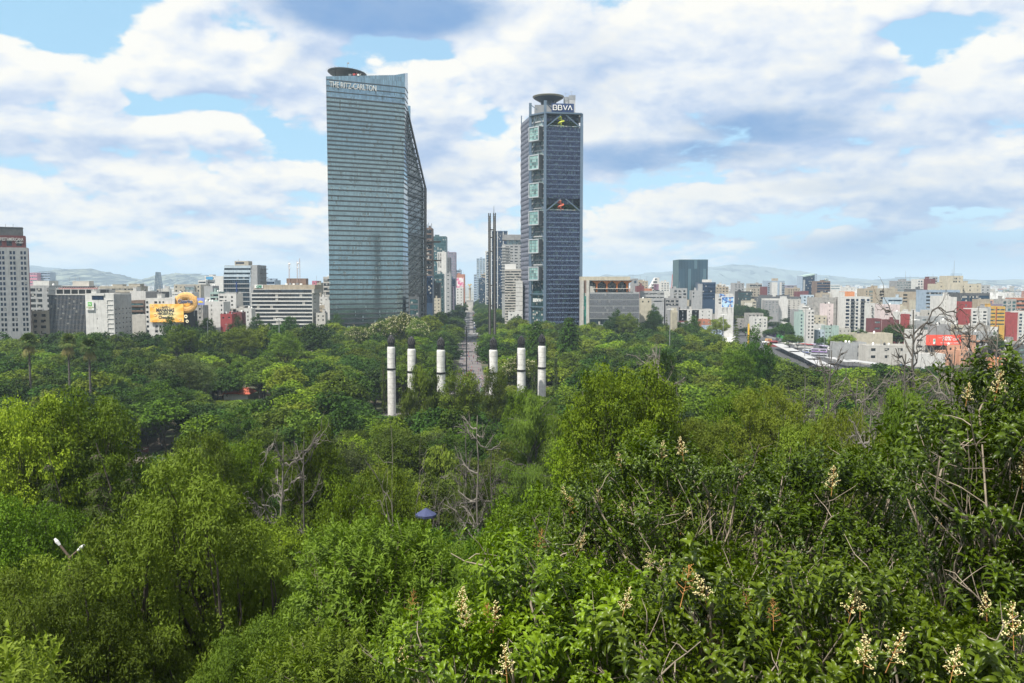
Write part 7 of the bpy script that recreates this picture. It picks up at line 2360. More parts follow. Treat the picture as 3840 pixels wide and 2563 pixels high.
# cream tower with vertical ribs
o, w, h = bldg('cream ribbed tower standing in the trees', 2517, 2541, 1166, 700, 6, 'cream', None, None, 'dark', parapet=0, ylow=1210, name='ribbed_tower', cat='tower')
m = MB()
for k in range(5): x_ = -w / 2 + .6 + k * (w - 1.2) / 4; m.box(x_ - .3, x_ + .3, -.4, 0, 0, h - 1)
m.box(-w * .35, w * .35, .5, 5, h, h + 2.2); m.build('ribs', WALL['cream'], o)

# ------------------------------------------------------------------ smaller buildings filling the districts
rc = random.Random(5)
WK = ['white', 'offwhite', 'cream', 'lightgrey', 'beige', 'concrete', 'tan', 'white', 'white', 'brick', 'maroon', 'bluegrey', 'grey', 'grey', 'concrete']
fillers = []
for side in (0, 1):
    n = 50 if side == 0 else 170
    for _ in range(n):
        px = rc.uniform(-40, 1240) if side == 0 else rc.uniform(2370, 3860)
        Y = rc.uniform(760, 1900) if side == 0 else rc.uniform(860, 2300)
        fillers.append((px, Y, rc.uniform(9, 20), rc.uniform(10, 36 if Y > 1200 else 24), rc.choice(WK)))
for px, Y, wd, hh, wk in sorted(fillers, key=lambda q: q[1]):
    X = (px - 1920) / 3200 * Y
    yt = project((X, Y, hh))[1]; hp = wd / 2 * 3200 / Y
    if yt < 1072: yt = 1072 + rc.uniform(0, 10)
    adj = {'white': 'white', 'offwhite': 'off white', 'cream': 'cream', 'lightgrey': 'light grey', 'beige': 'beige', 'concrete': 'bare concrete', 'tan': 'tan', 'brick': 'brick', 'maroon': 'maroon', 'salmon': 'salmon pink', 'bluegrey': 'blue grey', 'grey': 'grey'}[wk]
    near = min((t for t in RB), key=lambda t: abs((t[1] + t[2]) / 2 - px) + 2 * abs(t[3] - yt)) if px > 2300 else None
    if near: dx = px - (near[1] + near[2]) / 2; lab = 'small %s building %s the %s' % (adj, 'just left of' if dx < -12 else 'just right of' if dx > 12 else 'behind', ' '.join(near[0].split()[:7]))
    else: lab = 'small %s building behind the left district, %s' % (adj, where(px, yt))
    lab = ' '.join(lab.split()[:16])
    while lab.split()[-1] in ('the', 'a', 'of', 'with', 'behind', 'left', 'right', 'and', 'in', 'on', 'between', 'beside', 'below', 'above', 'by', 'its', 'front', 'to'): lab = ' '.join(lab.split()[:-1])
    bldg(lab, px - hp, px + hp, yt, Y, rc.uniform(10, 20), wk, g_(rc.choice((3.6, 4.4, 5.2)), 3.4, 1.8, 1.5) if rc.random() < .75 else None, None, rc.choice(('dark', 'dark', 'blue', 'pale')), parts=False, group='small buildings of the districts', name='house', tanks=rc.randrange(2), seed=int(px), ylow=yt + 45)

# everything farther reads as one carpet of houses
rng = np.random.default_rng(3)
V, F, MI = [], [], []
nb = 9000
Yd = 1500 + 12500 * rng.random(nb) ** 1.5
Xd = rng.uniform(-.66, .66, nb) * Yd
keep = (np.abs(Xd + .0494 * Yd) > 45)
hd = np.where(rng.random(nb) < .10, rng.uniform(16, 44, nb), rng.uniform(5, 17, nb))
hd = np.where(Yd > 5000, np.minimum(hd, 36), hd)
wd = rng.uniform(8, 26, nb) * (1 + Yd / 9000); dd = rng.uniform(8, 22, nb)
idx = np.where(keep)[0]
base = np.array([(-.5, 0, 0), (.5, 0, 0), (.5, 1, 0), (-.5, 1, 0), (-.5, 0, 1), (.5, 0, 1), (.5, 1, 1), (-.5, 1, 1)])
v = base[None] * np.stack([wd, dd, hd], 1)[idx][:, None] + np.stack([Xd, Yd, np.zeros(nb)], 1)[idx][:, None]
f = (np.array(BOXF)[None] + (np.arange(len(idx)) * 8)[:, None, None]).reshape(-1, 4)
kinds = ['white', 'offwhite', 'cream', 'lightgrey', 'beige', 'concrete', 'tan', 'brick', 'grey', 'salmon', 'bluegrey']
far_w = [mat('far_' + k, tuple(c * .9 for c in {'white': (.66, .65, .62), 'offwhite': (.52, .50, .46), 'cream': (.60, .53, .38), 'lightgrey': (.40, .41, .41), 'beige': (.42, .38, .31), 'concrete': (.30, .29, .27), 'tan': (.34, .29, .22), 'brick': (.36, .15, .09), 'grey': (.2, .2, .2), 'salmon': (.62, .32, .2), 'bluegrey': (.2, .26, .33)}[k]), .9, var=.3, scale=.12) for k in kinds]
mi = np.repeat(rng.choice(len(kinds), len(idx), p=[.26, .16, .08, .12, .09, .09, .06, .05, .05, .02, .02]), 6)
tag(link('distant_city', mesh_np('distant_city', v.reshape(-1, 3), f, far_w, midx=mi)), 'carpet of distant houses reaching to the hills', 'distant city', None, 'stuff')
# distant trees between the houses
pts = []
for _ in range(2600):
    Y = rc.uniform(900, 6000); X = rc.uniform(-.66, .66) * Y
    if abs(X + .0494 * Y) < 60: continue
    pts.append((X, Y, -.5, rc.uniform(.4, .75), rc.uniform(.8, 1.6) * (1 + Y / 5000), rc.uniform(0, 6.28), rc.choice([2, 3, 0])))
# the green belt beside the road on the right
for _ in range(330):
    px = rc.uniform(2640, 2875); Y = rc.uniform(1000, 1240)
    X = (px - 1920) / 3200 * Y; yt = (1135 if px > 2690 else 1180) + abs(px - 2740) * .16 + (1240 - Y) * .16
    if px > 2730 and Y < 1190: continue
    zt = at(px, yt, Y).z
    pts.append((X, Y, -.3, max(zt, 8) / 20, rc.uniform(.8, 1.15), rc.uniform(0, 6.28), rc.choice([2, 3])))
scatter('city_trees', pts, 'dark street and garden trees scattered through the distant city', 'trees')

# ------------------------------------------------------------------ hills on the horizon
def ridge(name, Y, prof, seed, col, depth=2500, rough=.04):
    rg = np.random.default_rng(seed)
    n = 90
    xs = np.linspace(prof[0][0], prof[-1][0], n)
    zt = np.array([at(x, lerp(prof, x), Y).z for x in xs])
    X = np.array([at(x, 1060, Y).x for x in xs])
    nz = np.convolve(rg.normal(0, 1, n + 6), np.ones(4) / 4, 'same')[3:-3]
    zt = np.maximum(zt + nz * rough * np.maximum(zt, 60), 5)
    rows = 14
    V = []
    for j in range(rows):
        t = j / (rows - 1)
        k = math.sin(t * math.pi) ** .8
        V.append(np.stack([X + rg.normal(0, depth * .012, n), np.full(n, Y + (t - .5) * depth) + rg.normal(0, depth * .02, n), zt * k * (1 + rg.normal(0, .05, n)) - 3], 1))
    V = np.concatenate(V)
    i = np.arange(rows - 1)[:, None] * n; k = np.arange(n - 1)[None]
    F = np.stack([i + k, i + k + 1, i + n + k + 1, i + n + k], -1).reshape(-1, 4)
    tag(link(name, mesh_np(name, V, F, col, smooth=True)), kind='structure')


HILLM = mat('hill_scrub', (.12, .13, .08), .95, var=.6, scale=.006)
HILLM2 = mat('hill_blue', (.08, .10, .08), .95, var=.4, scale=.002)
ridge('hill', 9000, [(160, 1062), (190, 1026), (240, 1017), (300, 1012), (350, 1018), (400, 1034), (450, 1054), (500, 1062), (560, 1070)], 1, HILLM)
ridge('hill', 9500, [(560, 1070), (600, 1052), (640, 1036), (680, 1026), (720, 1028), (780, 1036), (850, 1052), (960, 1066)], 2, HILLM)
ridge('hill', 14000, [(-300, 1000), (0, 1000), (90, 996), (110, 1000), (150, 1030), (200, 1060)], 3, HILLM2, 5000)
ridge('mountain', 15500, [(2200, 1058), (2270, 1030), (2320, 1036), (2400, 1030), (2450, 1024), (2500, 1020), (2600, 1018), (2680, 1000), (2760, 996), (2880, 1006), (3020, 1030), (3200, 1050), (3400, 1062)], 4, HILLM2, 5000, .02)
ridge('hill', 13000, [(3060, 1066), (3150, 1056), (3260, 1053), (3380, 1050), (3420, 1040), (3480, 1042), (3520, 1060), (3700, 1052), (3900, 1048), (4100, 1050)], 5, HILLM, 5000, .03)
# ------------------------------------------------------------------ monument columns, avenue, people, cars
STONE = mat('white_marble', (.60, .59, .56), .75, streak=.45, var=.12, scale=.8, bump=.3, bscale=1.5)
BRONZE = mat('black_bronze', (.014, .014, .016), .5, .3, var=.2)
JOINT = mat('stone_joint', (.38, .37, .34), .9)
COLS = [(1468, 358, 'leftmost'), (1544, 347, 'second from the left'), (1654, 342, 'third from the left'), (1850, 342, 'third from the right'), (1955, 352, 'second from the right'), (2032, 363, 'rightmost')]
for i, (px, Y, nm) in enumerate(COLS):
    X = at(px, 1400, Y).x
    o = empty('monument_column', (X, Y, 0), 0, 'white marble monument column with a black bronze top, %s of the six' % nm, 'column', 'six white monument columns')
    m = MB(); prof = [(1.75, 0), (1.75, 21.3)]
    m.lathe([(1.74, 0), (1.72, 21.0), (1.72, 21.2)], 24)
    m.lathe([(1.70, 22.0), (1.70, 30.6), (1.5, 30.8), (1.5, 31.1)], 24)
    m.build('shaft', STONE, o)
    m = MB(); m.lathe([(1.75, 21.18), (1.98, 21.4), (1.98, 21.9), (1.75, 22.02)], 24); m.build('bronze_ring', BRONZE, o)
    m = MB()
    for z_ in [3 + 2.1 * k for k in range(9)] + [24, 26.2, 28.4]: m.lathe([(1.735, z_), (1.735, z_ + .07)], 24)
    m.build('joints', JOINT, o)
    m = MB(); n_ = 12
    m.lathe([(1.42, 31.0), (1.36, 33.0)], 20)
    for k in range(6):
        z_ = 32.9 + k * .5; r_ = 1.55 - .06 * k - (.28 * max(0, k - 3))
        for a in range(n_ - k):
            an = 2 * math.pi * (a + .5 * (k % 2)) / (n_ - k); rr = r_ - .22
            c_x, c_y = rr * math.cos(an), rr * math.sin(an)
            m.lathe([(.12, z_ - .32), (.36, z_ - .12), (.40, z_ + .08), (.2, z_ + .36)], 6, c_x, c_y)
    m.lathe([(1.0, 33), (.8, 35.4), (.15, 36.2)], 10)
    m.build('bronze_torch', BRONZE, o)
    sg_ = 1 if i < 3 else -1      # a dark bronze bird clings to the inner side
    m = MB(); v = []
    for (z_, ww, dd) in ((21.9, .2, .2), (23, .7, .5), (25, .85, .7), (27, .7, .6), (29, .45, .45), (30.6, .3, .3)):
        v += [(sg_ * (1.35) - ww * .3, -ww, z_), (sg_ * (1.4 + dd), -ww * .5, z_), (sg_ * (1.4 + dd), ww * .5, z_), (sg_ * 1.35 - ww * .3, ww, z_)]
    fs = []
    for k in range(5):
        for j in range(4): fs.append((k * 4 + j, k * 4 + (j + 1) % 4, k * 4 + 4 + (j + 1) % 4, k * 4 + 4 + j))
    m.add(v, fs + [(3, 2, 1, 0), (20, 21, 22, 23)]); m.build('bronze_eagle', BRONZE, o)
def gpt(px, py): x, y, z = pdir(px, py); t = -CAM_Z / z; return (x * t, y * t)


# plaza, promenade and road surfaces
def sheet(name, pts, z, mt):
    m = MB(); m.add([(x, y, z) for x, y in pts], [tuple(range(len(pts)))])
    return tag(m.build(name, mt), kind='structure')


PAVE = mat('plaza_paving', (.16, .15, .147), .85, var=.12, scale=.15)
PAVE2 = mat('promenade_paving', (.125, .11, .11), .85, var=.12, scale=.12)
ASPH = mat('asphalt', (.055, .055, .058), .9, var=.15, scale=.2)
GAP = [(-60, 318), (20, 318), (24, 372), (-8, 390), (-15, 480), (-19.5, 560), (-27, 700), (-34.5, 860), (-50, 860), (-42, 700), (-36, 560), (-33, 480), (-34, 390), (-62, 372)]
sheet('plaza', GAP, .004, PAVE2)
ax = lambda y: AXIS * y
m = MB()
for y in range(392, 860, 22): m.quad((ax(y) - 7.6, y, .012), (ax(y) + 7.4, y, .012), (ax(y) + 7.4, y + 5, .012), (ax(y) - 7.6, y + 5, .012))
tag(m.build('paving_bands', PAVE), kind='structure')
sheet('avenue', [(ax(860) - 17, 860), (ax(860) + 17, 860), (ax(2600) + 19, 2600), (ax(2600) - 19, 2600)], .008, ASPH)
sheet('cross_road', [(-330, 875), (340, 875), (340, 935), (-330, 935)], .006, ASPH)
sheet('median', [(ax(950) - .5, 950), (ax(950) + 3.5, 950), (ax(1700) + 4.5, 1700), (ax(1700) - .5, 1700)], .12, PAVE)
m = MB()
for y in range(960, 2300, 30):
    for off in (-10, -5.5, 8, 12): m.quad((ax(y) + off, y, .016), (ax(y) + off + .3, y, .016), (ax(y) + off + .3, y + 12, .016), (ax(y) + off, y + 12, .016))
for y in (962, 1290, 1330): m.quad((ax(y) - 15, y, .017), (ax(y) + 15, y, .017), (ax(y) + 15, y + 5, .017), (ax(y) - 15, y + 5, .017))
tag(m.build('road_markings', mat('road_paint', (.70, .70, .68), .8)), kind='structure')
sheet('path', [gpt(*p) for p in ((455, 1760), (500, 1700), (590, 1655), (650, 1640), (650, 1662), (570, 1700), (505, 1765))], .03, mat('path_gravel', (.16, .135, .11), .9, var=.2))
x, y = gpt(545, 1707)
o = empty('park_sign', (x, y, 0), R(10), 'brown park sign board standing on the path in the left wood', 'sign')
m = MB(); m.box(-1.1, 1.1, -.06, .06, .9, 2.7); m.build('sign_panel', mat('sign_brown', (.10, .035, .03), .7), o)
m = MB(); m.box(-.8, .8, -.08, -.06, 2.2, 2.35); m.box(-.8, .3, -.08, -.06, 1.9, 2.0); m.build('sign_lines', WHITEP, o)
for s_ in (-.9, .9): m = MB(); m.bar((s_, 0, -.1), (s_, 0, 2.9), .08); m.build('post', BRONZE, o)
# altar and steps in front of the promenade
m = MB(); m.box(-9, 9, -4, 4, 0, 1.2); m.box(-7, 7, -3, 3, 1.2, 2.4); m.box(-4.5, 4.5, -1.5, 1.5, 2.4, 9.0); m.box(-1.5, 1.5, -2.4, -1.5, 2.4, 11.5); m.box(-5.2, 5.2, -1.8, 1.8, 9.0, 9.8)
tag(m.build('stone_altar', STONE, None, (at(1720, 1560, 335).x, 335, 0)), 'white stone altar half hidden behind the olive tree', 'monument')
m = MB(); m.bar((0, 0, 0), (0, 0, at(1750, 1226, 338).z), .30, .16, 8); fp = m.build('flag_pole', BRONZE, None, (at(1750, 1500, 338).x, 338, 0))
tag(fp, 'tall thin dark flag pole in front of the promenade', 'flag pole')
# golden column monument
X = at(1762, 1100, 1700).x
o = empty('victory_column', (X, 1700, 0), 0, 'stone victory column with a golden winged figure at the end of the avenue', 'monument')
m = MB(); m.cyl(0, 0, 0, 4, 22, n=28); m.cyl(0, 0, 4, 8, 17, n=28); m.cyl(0, 0, 8, 11, 12, n=24); m.box(-6.5, 6.5, -6.5, 6.5, 11, 22); m.box(-7.3, 7.3, -7.3, 7.3, 22, 23.2); m.build('pedestal', WALL['offwhite'], o)
for s_, q in ((-7, -7), (7, -7), (7, 7), (-7, 7)): m = MB(); m.lathe([(1.6, 11), (1.3, 15), (.9, 17), (.4, 18.4)], 8, s_ * 1.25, q * 1.25); m.build('corner_statue', BRONZE, o)
zt = at(1762, 1080, 1700).z
m = MB(); m.lathe([(2.6, 23), (2.5, 26), (2.0, 27), (1.8, zt - 4), (2.7, zt - 2), (2.9, zt)], 16); m.build('column_shaft', WALL['tan'], o)
GOLD = mat('gold_leaf', (.80, .52, .12), .35, .8, var=.1)
m = MB(); m.lathe([(.9, zt), (.7, zt + 1.5), (1.0, zt + 3), (.8, zt + 4.5), (1.0, zt + 5.6), (.4, zt + 6.2), (.55, zt + 6.8), (.2, zt + 7.4)], 10)
m.add([(0, .3, zt + 5.4), (-3.4, 1.2, zt + 8.0), (-3.8, 1.0, zt + 5.8), (-1, .3, zt + 3.8), (0, .5, zt + 5.4), (-3.4, 1.4, zt + 8.0), (-3.8, 1.2, zt + 5.8), (-1, .5, zt + 3.8)], BOXF)
m.add([(0, .3, zt + 5.4), (1, .3, zt + 3.8), (3.8, 1.0, zt + 5.8), (3.4, 1.2, zt + 8.0), (0, .5, zt + 5.4), (1, .5, zt + 3.8), (3.8, 1.2, zt + 5.8), (3.4, 1.4, zt + 8.0)], BOXF)
m.bar((.5, 0, zt + 5.4), (2.0, -.6, zt + 8.6), .3); m.build('winged_figure', GOLD, o)
# twin steel light slabs
o = empty('steel_pylon', (at(1845, 1100, 640).x, 640, 0), 0, 'pair of tall thin dark steel slabs joined by small bridges', 'monument')
QZ = mat('pylon_glass', (.20, .20, .19), .4, .2, var=.1); DS = mat('pylon_steel', (.045, .040, .036), .6, .3, var=.2)
for pa, pb, yt_ in ((1831, 1840.5, 800), (1849.5, 1859.5, 799)):
    a_, b2 = at(pa, 1000, 640).x - o.location.x, at(pb, 1000, 640).x - o.location.x; zt = at(1840, yt_, 640).z; wq = b2 - a_
    for f0, f1, mt_ in ((0, .36, DS), (.40, .60, QZ), (.64, 1, DS)):
        m = MB(); m.box(a_ + f0 * wq, a_ + f1 * wq, 0 if mt_ is DS else -.2, 3.2, 0, zt - (2 if mt_ is QZ else 0)); m.build('slab' if mt_ is DS else 'light_strip', mt_, o)
    m = MB(); z_ = 3
    while z_ < zt - 1: m.box(a_ - .12, b2 + .12, -.12, 3.3, z_, z_ + .18); z_ += 1.6
    m.build('panel_joints', DS, o)
for y_ in (864, 893, 945, 1073, 1150): m = MB(); z_ = at(1845, y_, 640).z; m.box(at(1840, y_, 640).x - o.location.x, at(1850.5, y_, 640).x - o.location.x, .5, 2.5, z_, z_ + .8); m.build('bridge', DS, o)
m = MB(); x_ = at(1852, 780, 640).x - o.location.x; m.bar((x_, 1, at(1845, 799, 640).z), (x_, 1, at(1845, 772, 640).z), .2, .08); m.build('lightning_rod', DS, o)
# tall park lamps ----------------------------------------------------
def high_mast(px, yt, Y, label, plat=True):
    X = at(px, yt, Y).x; zt = at(px, yt, Y).z
    o = empty('high_mast_lamp', (X, Y, hill(X, Y)), 0, label, 'street lamp', 'high mast lamps')
    h = zt - hill(X, Y)
    m = MB(); m.bar((0, 0, -.5), (0, 0, h), .34, .18, 8); m.build('pole', METAL, o)
    m = MB(); m.lathe([(1.3, h - .2), (1.35, h + .1), (.9, h + .2)], 12); m.build('lamp_ring', WHITEP, o)
    for k in range(6): a = k * math.pi / 3; m = MB(); c, s = math.cos(a) * 1.9, math.sin(a) * 1.9; m.box(c - .35, c + .35, s - .35, s + .35, h - .25, h + .15); m.build('lamp_head', WHITEP, o)


high_mast(1046, 1197, 470, 'high mast lamp in front of the banded office block')
high_mast(2513, 1160, 560, 'high mast lamp in front of the cream ribbed tower')
high_mast(2713, 1181, 540, 'high mast lamp at the left edge of the white plaza')
high_mast(2867, 1283, 400, 'dark high mast lamp among the trees below the bus station')
high_mast(3431, 1200, 420, 'high mast lamp in front of the big dark tree on the right')
high_mast(3022, 1150, 620, 'high mast lamp in front of the mint green building')
for px, yt, Y, lab in ((778, 1202, 520, 'thin park lamp pole left of the banded office'), (848, 1212, 520, 'second thin park lamp pole left of the banded office'), (3093, 1205, 640, 'tall pole with crossbars beside the pale blue house'), (2804, 1190, 620, 'thin white pole beside the yellow crane post')):
    X = at(px, yt, Y).x; m = MB(); m.bar((X, Y, 0), (X, Y, at(px, yt, Y).z), .22, .12, 6); z_ = at(px, yt, Y).z; m.bar((X - .9, Y, z_ - 1), (X + .9, Y, z_ - 1), .12); tag(m.build('lamp_pole', METAL), lab, 'pole')
X = at(2808, 1215, 640).x; m = MB(); m.box(X - .6, X + .6, 640, 641, 0, at(2808, 1215, 640).z); tag(m.build('yellow_post', mat('post_yellow', (.65, .40, .04), .6)), 'thick yellow post beside the green bus', 'post')
# two headed lamp in the left foreground
Y = 39; q = at(262, 2092, Y)
o = empty('park_lamp', (q.x, Y, hill(q.x, Y)), 0, 'park lamp with two angled white heads in the left foreground', 'street lamp'); hz = hill(q.x, Y)
m = MB(); m.bar((0, 0, -.5), (0, 0, q.z - hz), .12, .09, 8); m.build('pole', mat('lamp_brown', (.10, .07, .05), .7), o)
for px, py in ((222, 2042), (296, 2062)):
    p = at(px, py, Y) - o.location
    m = MB(); m.bar((0, 0, q.z - hz), p, .06, .05, 6); m.build('arm', mat('lamp_brown', (0, 0, 0)), o)
    dv = (p - Vector((0, 0, q.z - hz))).normalized()
    m = MB(); m.bar(p - dv * .05, p + dv * .16, .06, .09, 8); m.bar(p + dv * .16, p + dv * .34, .09, .05, 8); m.build('lamp_head', WHITEP, o)
# blue parasol with stall
Y = 78; q = at(1597, 1905, Y); gz = hill(q.x, Y)
top = q.z
o = empty('parasol', (q.x, Y, gz), 0, 'blue octagonal parasol in a clearing of the wood', 'parasol')
m = MB(); n = 8
m.add([(1.0 * math.cos(2 * math.pi * i / n), 1.0 * math.sin(2 * math.pi * i / n), top - gz - .6) for i in range(n)] + [(0, 0, top - gz)], [(i, (i + 1) % n, n) for i in range(n)] )
m.add([(1.0 * math.cos(2 * math.pi * i / n), 1.0 * math.sin(2 * math.pi * i / n), top - gz - .8) for i in range(n)] + [(1.01 * math.cos(2 * math.pi * i / n), 1.01 * math.sin(2 * math.pi * i / n), top - gz - .58) for i in range(n)], [(i, (i + 1) % n, n + (i + 1) % n, n + i) for i in range(n)])
m.build('canopy', mat('parasol_blue', (.035, .045, .11), .8, var=.05), o)
m = MB(); m.bar((0, 0, -.2), (0, 0, top - gz - .3), .04, n=6); m.build('pole', METAL, o)

# ------------------------------------------------------------------ people
def person_mesh(seed, top, leg, skin=(.32, .19, .12), hairc=(.02, .015, .012)):
    rg = random.Random(seed)
    m = MB(); st = rg.uniform(.05, .28)
    def loft(rings, n=8):
        v = []
        for (x, y, z, rx, ry) in rings: v += [(x + rx * math.cos(2 * math.pi * i / n), y + ry * math.sin(2 * math.pi * i / n), z) for i in range(n)]
        f = [(k * n + i, k * n + (i + 1) % n, (k + 1) * n + (i + 1) % n, (k + 1) * n + i) for k in range(len(rings) - 1) for i in range(n)]
        m.add(v, f + [tuple(range(n - 1, -1, -1)), tuple(range((len(rings) - 1) * n, len(rings) * n))])
    m.cur = 1
    for s_ in (-1, 1):
        d = s_ * st
        loft([(s_ * .10, d, .04, .05, .10), (s_ * .10, d, .10, .045, .06), (s_ * .10, d * .5 - .02, .48, .065, .07), (s_ * .09, 0, .90, .095, .10)])
    m.cur = 0
    loft([(0, 0, .86, .17, .12), (0, 0, 1.02, .15, .11), (0, 0, 1.28, .20, .12), (0, 0, 1.43, .19, .10), (0, 0, 1.48, .07, .06)], 10)
    for s_ in (-1, 1): loft([(s_ * .22, -s_ * st * .8, .84, .03, .035), (s_ * .23, -s_ * st * .3, 1.10, .04, .045), (s_ * .20, 0, 1.42, .055, .06)], 6)
    m.cur = 2
    loft([(0, 0, 1.46, .05, .05), (0, -.01, 1.54, .06, .07), (0, -.01, 1.60, .078, .092), (0, 0, 1.68, .075, .09), (0, 0, 1.70, .06, .07)], 8)
    m.cur = 3
    loft([(0, .02, 1.61, .083, .088), (0, .015, 1.68, .088, .098), (0, .01, 1.74, .05, .06)], 8)
    return m.mesh('person', [mat('top_%s' % top[0], top[1], .9), mat('legs_%s' % leg[0], leg[1], .9), mat('skin', skin, .6), mat('hair', hairc, .7)], True)


TOPS = [('white', (.72, .72, .70)), ('black', (.02, .02, .022)), ('red', (.50, .03, .03)), ('blue', (.05, .12, .35)), ('grey', (.25, .25, .26)), ('pink', (.55, .25, .30)), ('dark', (.05, .05, .07))]
LEGS = [('navy', (.03, .04, .09)), ('black', (.02, .02, .02)), ('khaki', (.26, .21, .14))]
PMs = [(a[0], b[0], person_mesh(i, a, b)) for i, (a, b) in enumerate([(t, LEGS[j % 3]) for j, t in enumerate(TOPS)] + [(t, LEGS[(j + 1) % 3]) for j, t in enumerate(TOPS)])]
rp = random.Random(9)
SPOT = [((372, 412), 'near the advertising stands'), ((412, 470), 'on the near half of the promenade'), ((470, 560), 'in the middle of the promenade'), ((560, 700), 'on the far half of the promenade'), ((700, 850), 'at the road end of the promenade')]
for i in range(298):
    (ya, yb), wh = SPOT[i % 5] if i % 7 else SPOT[2]
    y = rp.uniform(ya, yb); x = ax(y) + rp.uniform(-7.4, 7.4)
    a, b, me = rp.choice(PMs)
    side = 'left side' if x < ax(y) - 3 else 'right side' if x > ax(y) + 3 else 'centre line'
    o = link('person', me, None, (x, y, .012), (0, 0, rp.uniform(0, 6.28)), (1, 1, rp.uniform(.92, 1.06)))
    tag(o, 'person in %s top and %s trousers %s, %s' % (a, b, wh, side), 'person', 'people strolling on the promenade')
x, y = gpt(607, 1682)
for a in (1,):
    o = link('person', PMs[0][2], None, (x, y, .05)); tag(o, 'person in white walking on the path near the brown sign', 'person')
# advertising stands on the promenade
for px, y0, y1, c, lab in ((1756, 1348, 1378, (.65, .12, .05), 'advertising stand with a red poster, left one on the promenade'), (1806, 1350, 1378, (.20, .30, .22), 'advertising stand with a green grey poster, right one on the promenade')):
    Y = 430; a_ = at(px, y1, Y); o = empty('advertising_stand', (a_.x, Y, 0), 0, lab, 'sign')
    m = MB(); m.box(-1.0, 1.0, 0, .25, .3, 5.0); m.build('frame', BRONZE, o)
    m = MB(); m.box(-.85, .85, -.04, 0, 2.6, 4.8); m.build('poster', mat('poster_%d' % px, c, .6, var=.4, scale=1.0), o); m = MB(); m.box(-.85, .85, -.04, 0, .5, 2.3); m.build('lower_poster', mat('poster_pale', (.5, .5, .55), .6, var=.5, scale=1.2), o)

# ------------------------------------------------------------------ vehicles
TYRE = mat('tyre', (.02, .02, .02), .8); LAMPW = mat('headlight', (.7, .7, .68), .3)
_TY = None


def car(colr, name='parked_car'):
    o = empty(name, (0, 0, 0))
    m = MB(); m.add([(-.88, -2.2, .35), (.88, -2.2, .35), (.88, 2.2, .35), (-.88, 2.2, .35), (-.86, -2.15, .85), (.86, -2.15, .85), (.86, 2.15, .95), (-.86, 2.15, .95)], BOXF)
    m.box(-.78, .78, -1.0, 1.7, .86, 1.42, (.14, -.14, .55, -.45)); m.build('body', mat('car_' + colr[0], colr[1], .35, .2, var=.03), o)
    m = MB(); m.box(-.80, .80, -.85, 1.5, .95, 1.34, (.12, -.12, .40, -.32)); m.build('windows', GL['dark'], o)
    for x in (-.82, .82):
        for y in (-1.35, 1.4): m = MB(); m.lathe([(.33, -.1), (.33, .1)], 12); m.build('wheel', TYRE, o, (x, y, .33), (0, R(90), 0))
    for x in (-.6, .6): m = MB(); m.box(x - .18, x + .18, -2.25, -2.18, .62, .78); m.build('headlight', LAMPW, o)
    return o


CARS = [('white', (.72, .72, .72)), ('silver', (.45, .46, .47)), ('black', (.03, .03, .035)), ('red', (.40, .03, .03)), ('blue', (.05, .10, .28)), ('grey', (.16, .16, .17))]
cps = [car(c) for c in CARS]
used = [False] * len(cps)


def put_car(x, y, rz, place, k=None):
    k = rp.randrange(len(cps)) if k is None else k
    o = copy_tree(cps[k]) if used[k] else cps[k]
    used[k] = True
    o.location = (x, y, .02); o.rotation_euler = (0, 0, rz)
    tag(o, '%s car %s' % (CARS[k][0], place), 'car', 'cars on the avenue')


for i in range(56):
    y = 960 + i * 13.5 + rp.uniform(-4, 4); lane = (i * 5) % 3
    put_car(ax(y) + (6.2, 9.6, 13.0)[lane], y, 0, ('in the right hand traffic, near part of the avenue' if y < 1200 else 'in the right hand traffic, middle of the avenue' if y < 1450 else 'in the right hand traffic by the golden monument'))
for i in range(10): put_car(ax(1000) - 22 + i * 5.2, 886 + (i % 2) * 16, R(90), 'crossing at the end of the promenade, ' + ('left half' if i < 5 else 'right half'))
for i in range(9): y = 1000 + i * 75; put_car(ax(y) - 12.5 + (i % 2) * 5, y, math.pi, 'on the left carriageway of the avenue, ' + ('near part' if i < 4 else 'far part'))


def bus(name, lab, px, py_base, Y, L, rz, colr, stripe, roof=(.7, .7, .7)):
    p = at(px, py_base, Y)
    o = empty(name, (p.x, Y, .05), rz, lab, 'bus')
    m = MB(); m.box(-1.25, 1.25, -L / 2, L / 2, .4, 3.0); m.box(-1.15, 1.15, -L / 2 + .2, L / 2 - .2, 3.0, 3.15); m.build('body', mat('bus_' + lab[:9], colr, .4, .1, var=.04), o)
    for s_ in (-1, 1): m = MB(); m.box(s_ * 1.25 - .02, s_ * 1.25 + .02, -L / 2 + .8, L / 2 - .8, 1.55, 2.5); m.build('side_windows', GL['dark'], o)
    m = MB(); m.box(-1.1, 1.1, -L / 2 - .04, -L / 2, 1.3, 2.6); m.build('windscreen', GL['dark'], o)
    for s_ in (-1, 1): m = MB(); m.box(s_ * 1.27 - .02, s_ * 1.27 + .02, -L / 2 + .2, L / 2 - .2, .6, 1.1); m.build('side_stripe', mat('stripe_' + lab[:9], stripe, .5), o)
    for x in (-1.1, 1.1):
        for y in (-L / 2 + 2.2, L / 2 - 2.6): m = MB(); m.lathe([(.48, -.15), (.48, .15)], 12); m.build('wheel', TYRE, o, (x, y, .48), (0, R(90), 0))
    return o


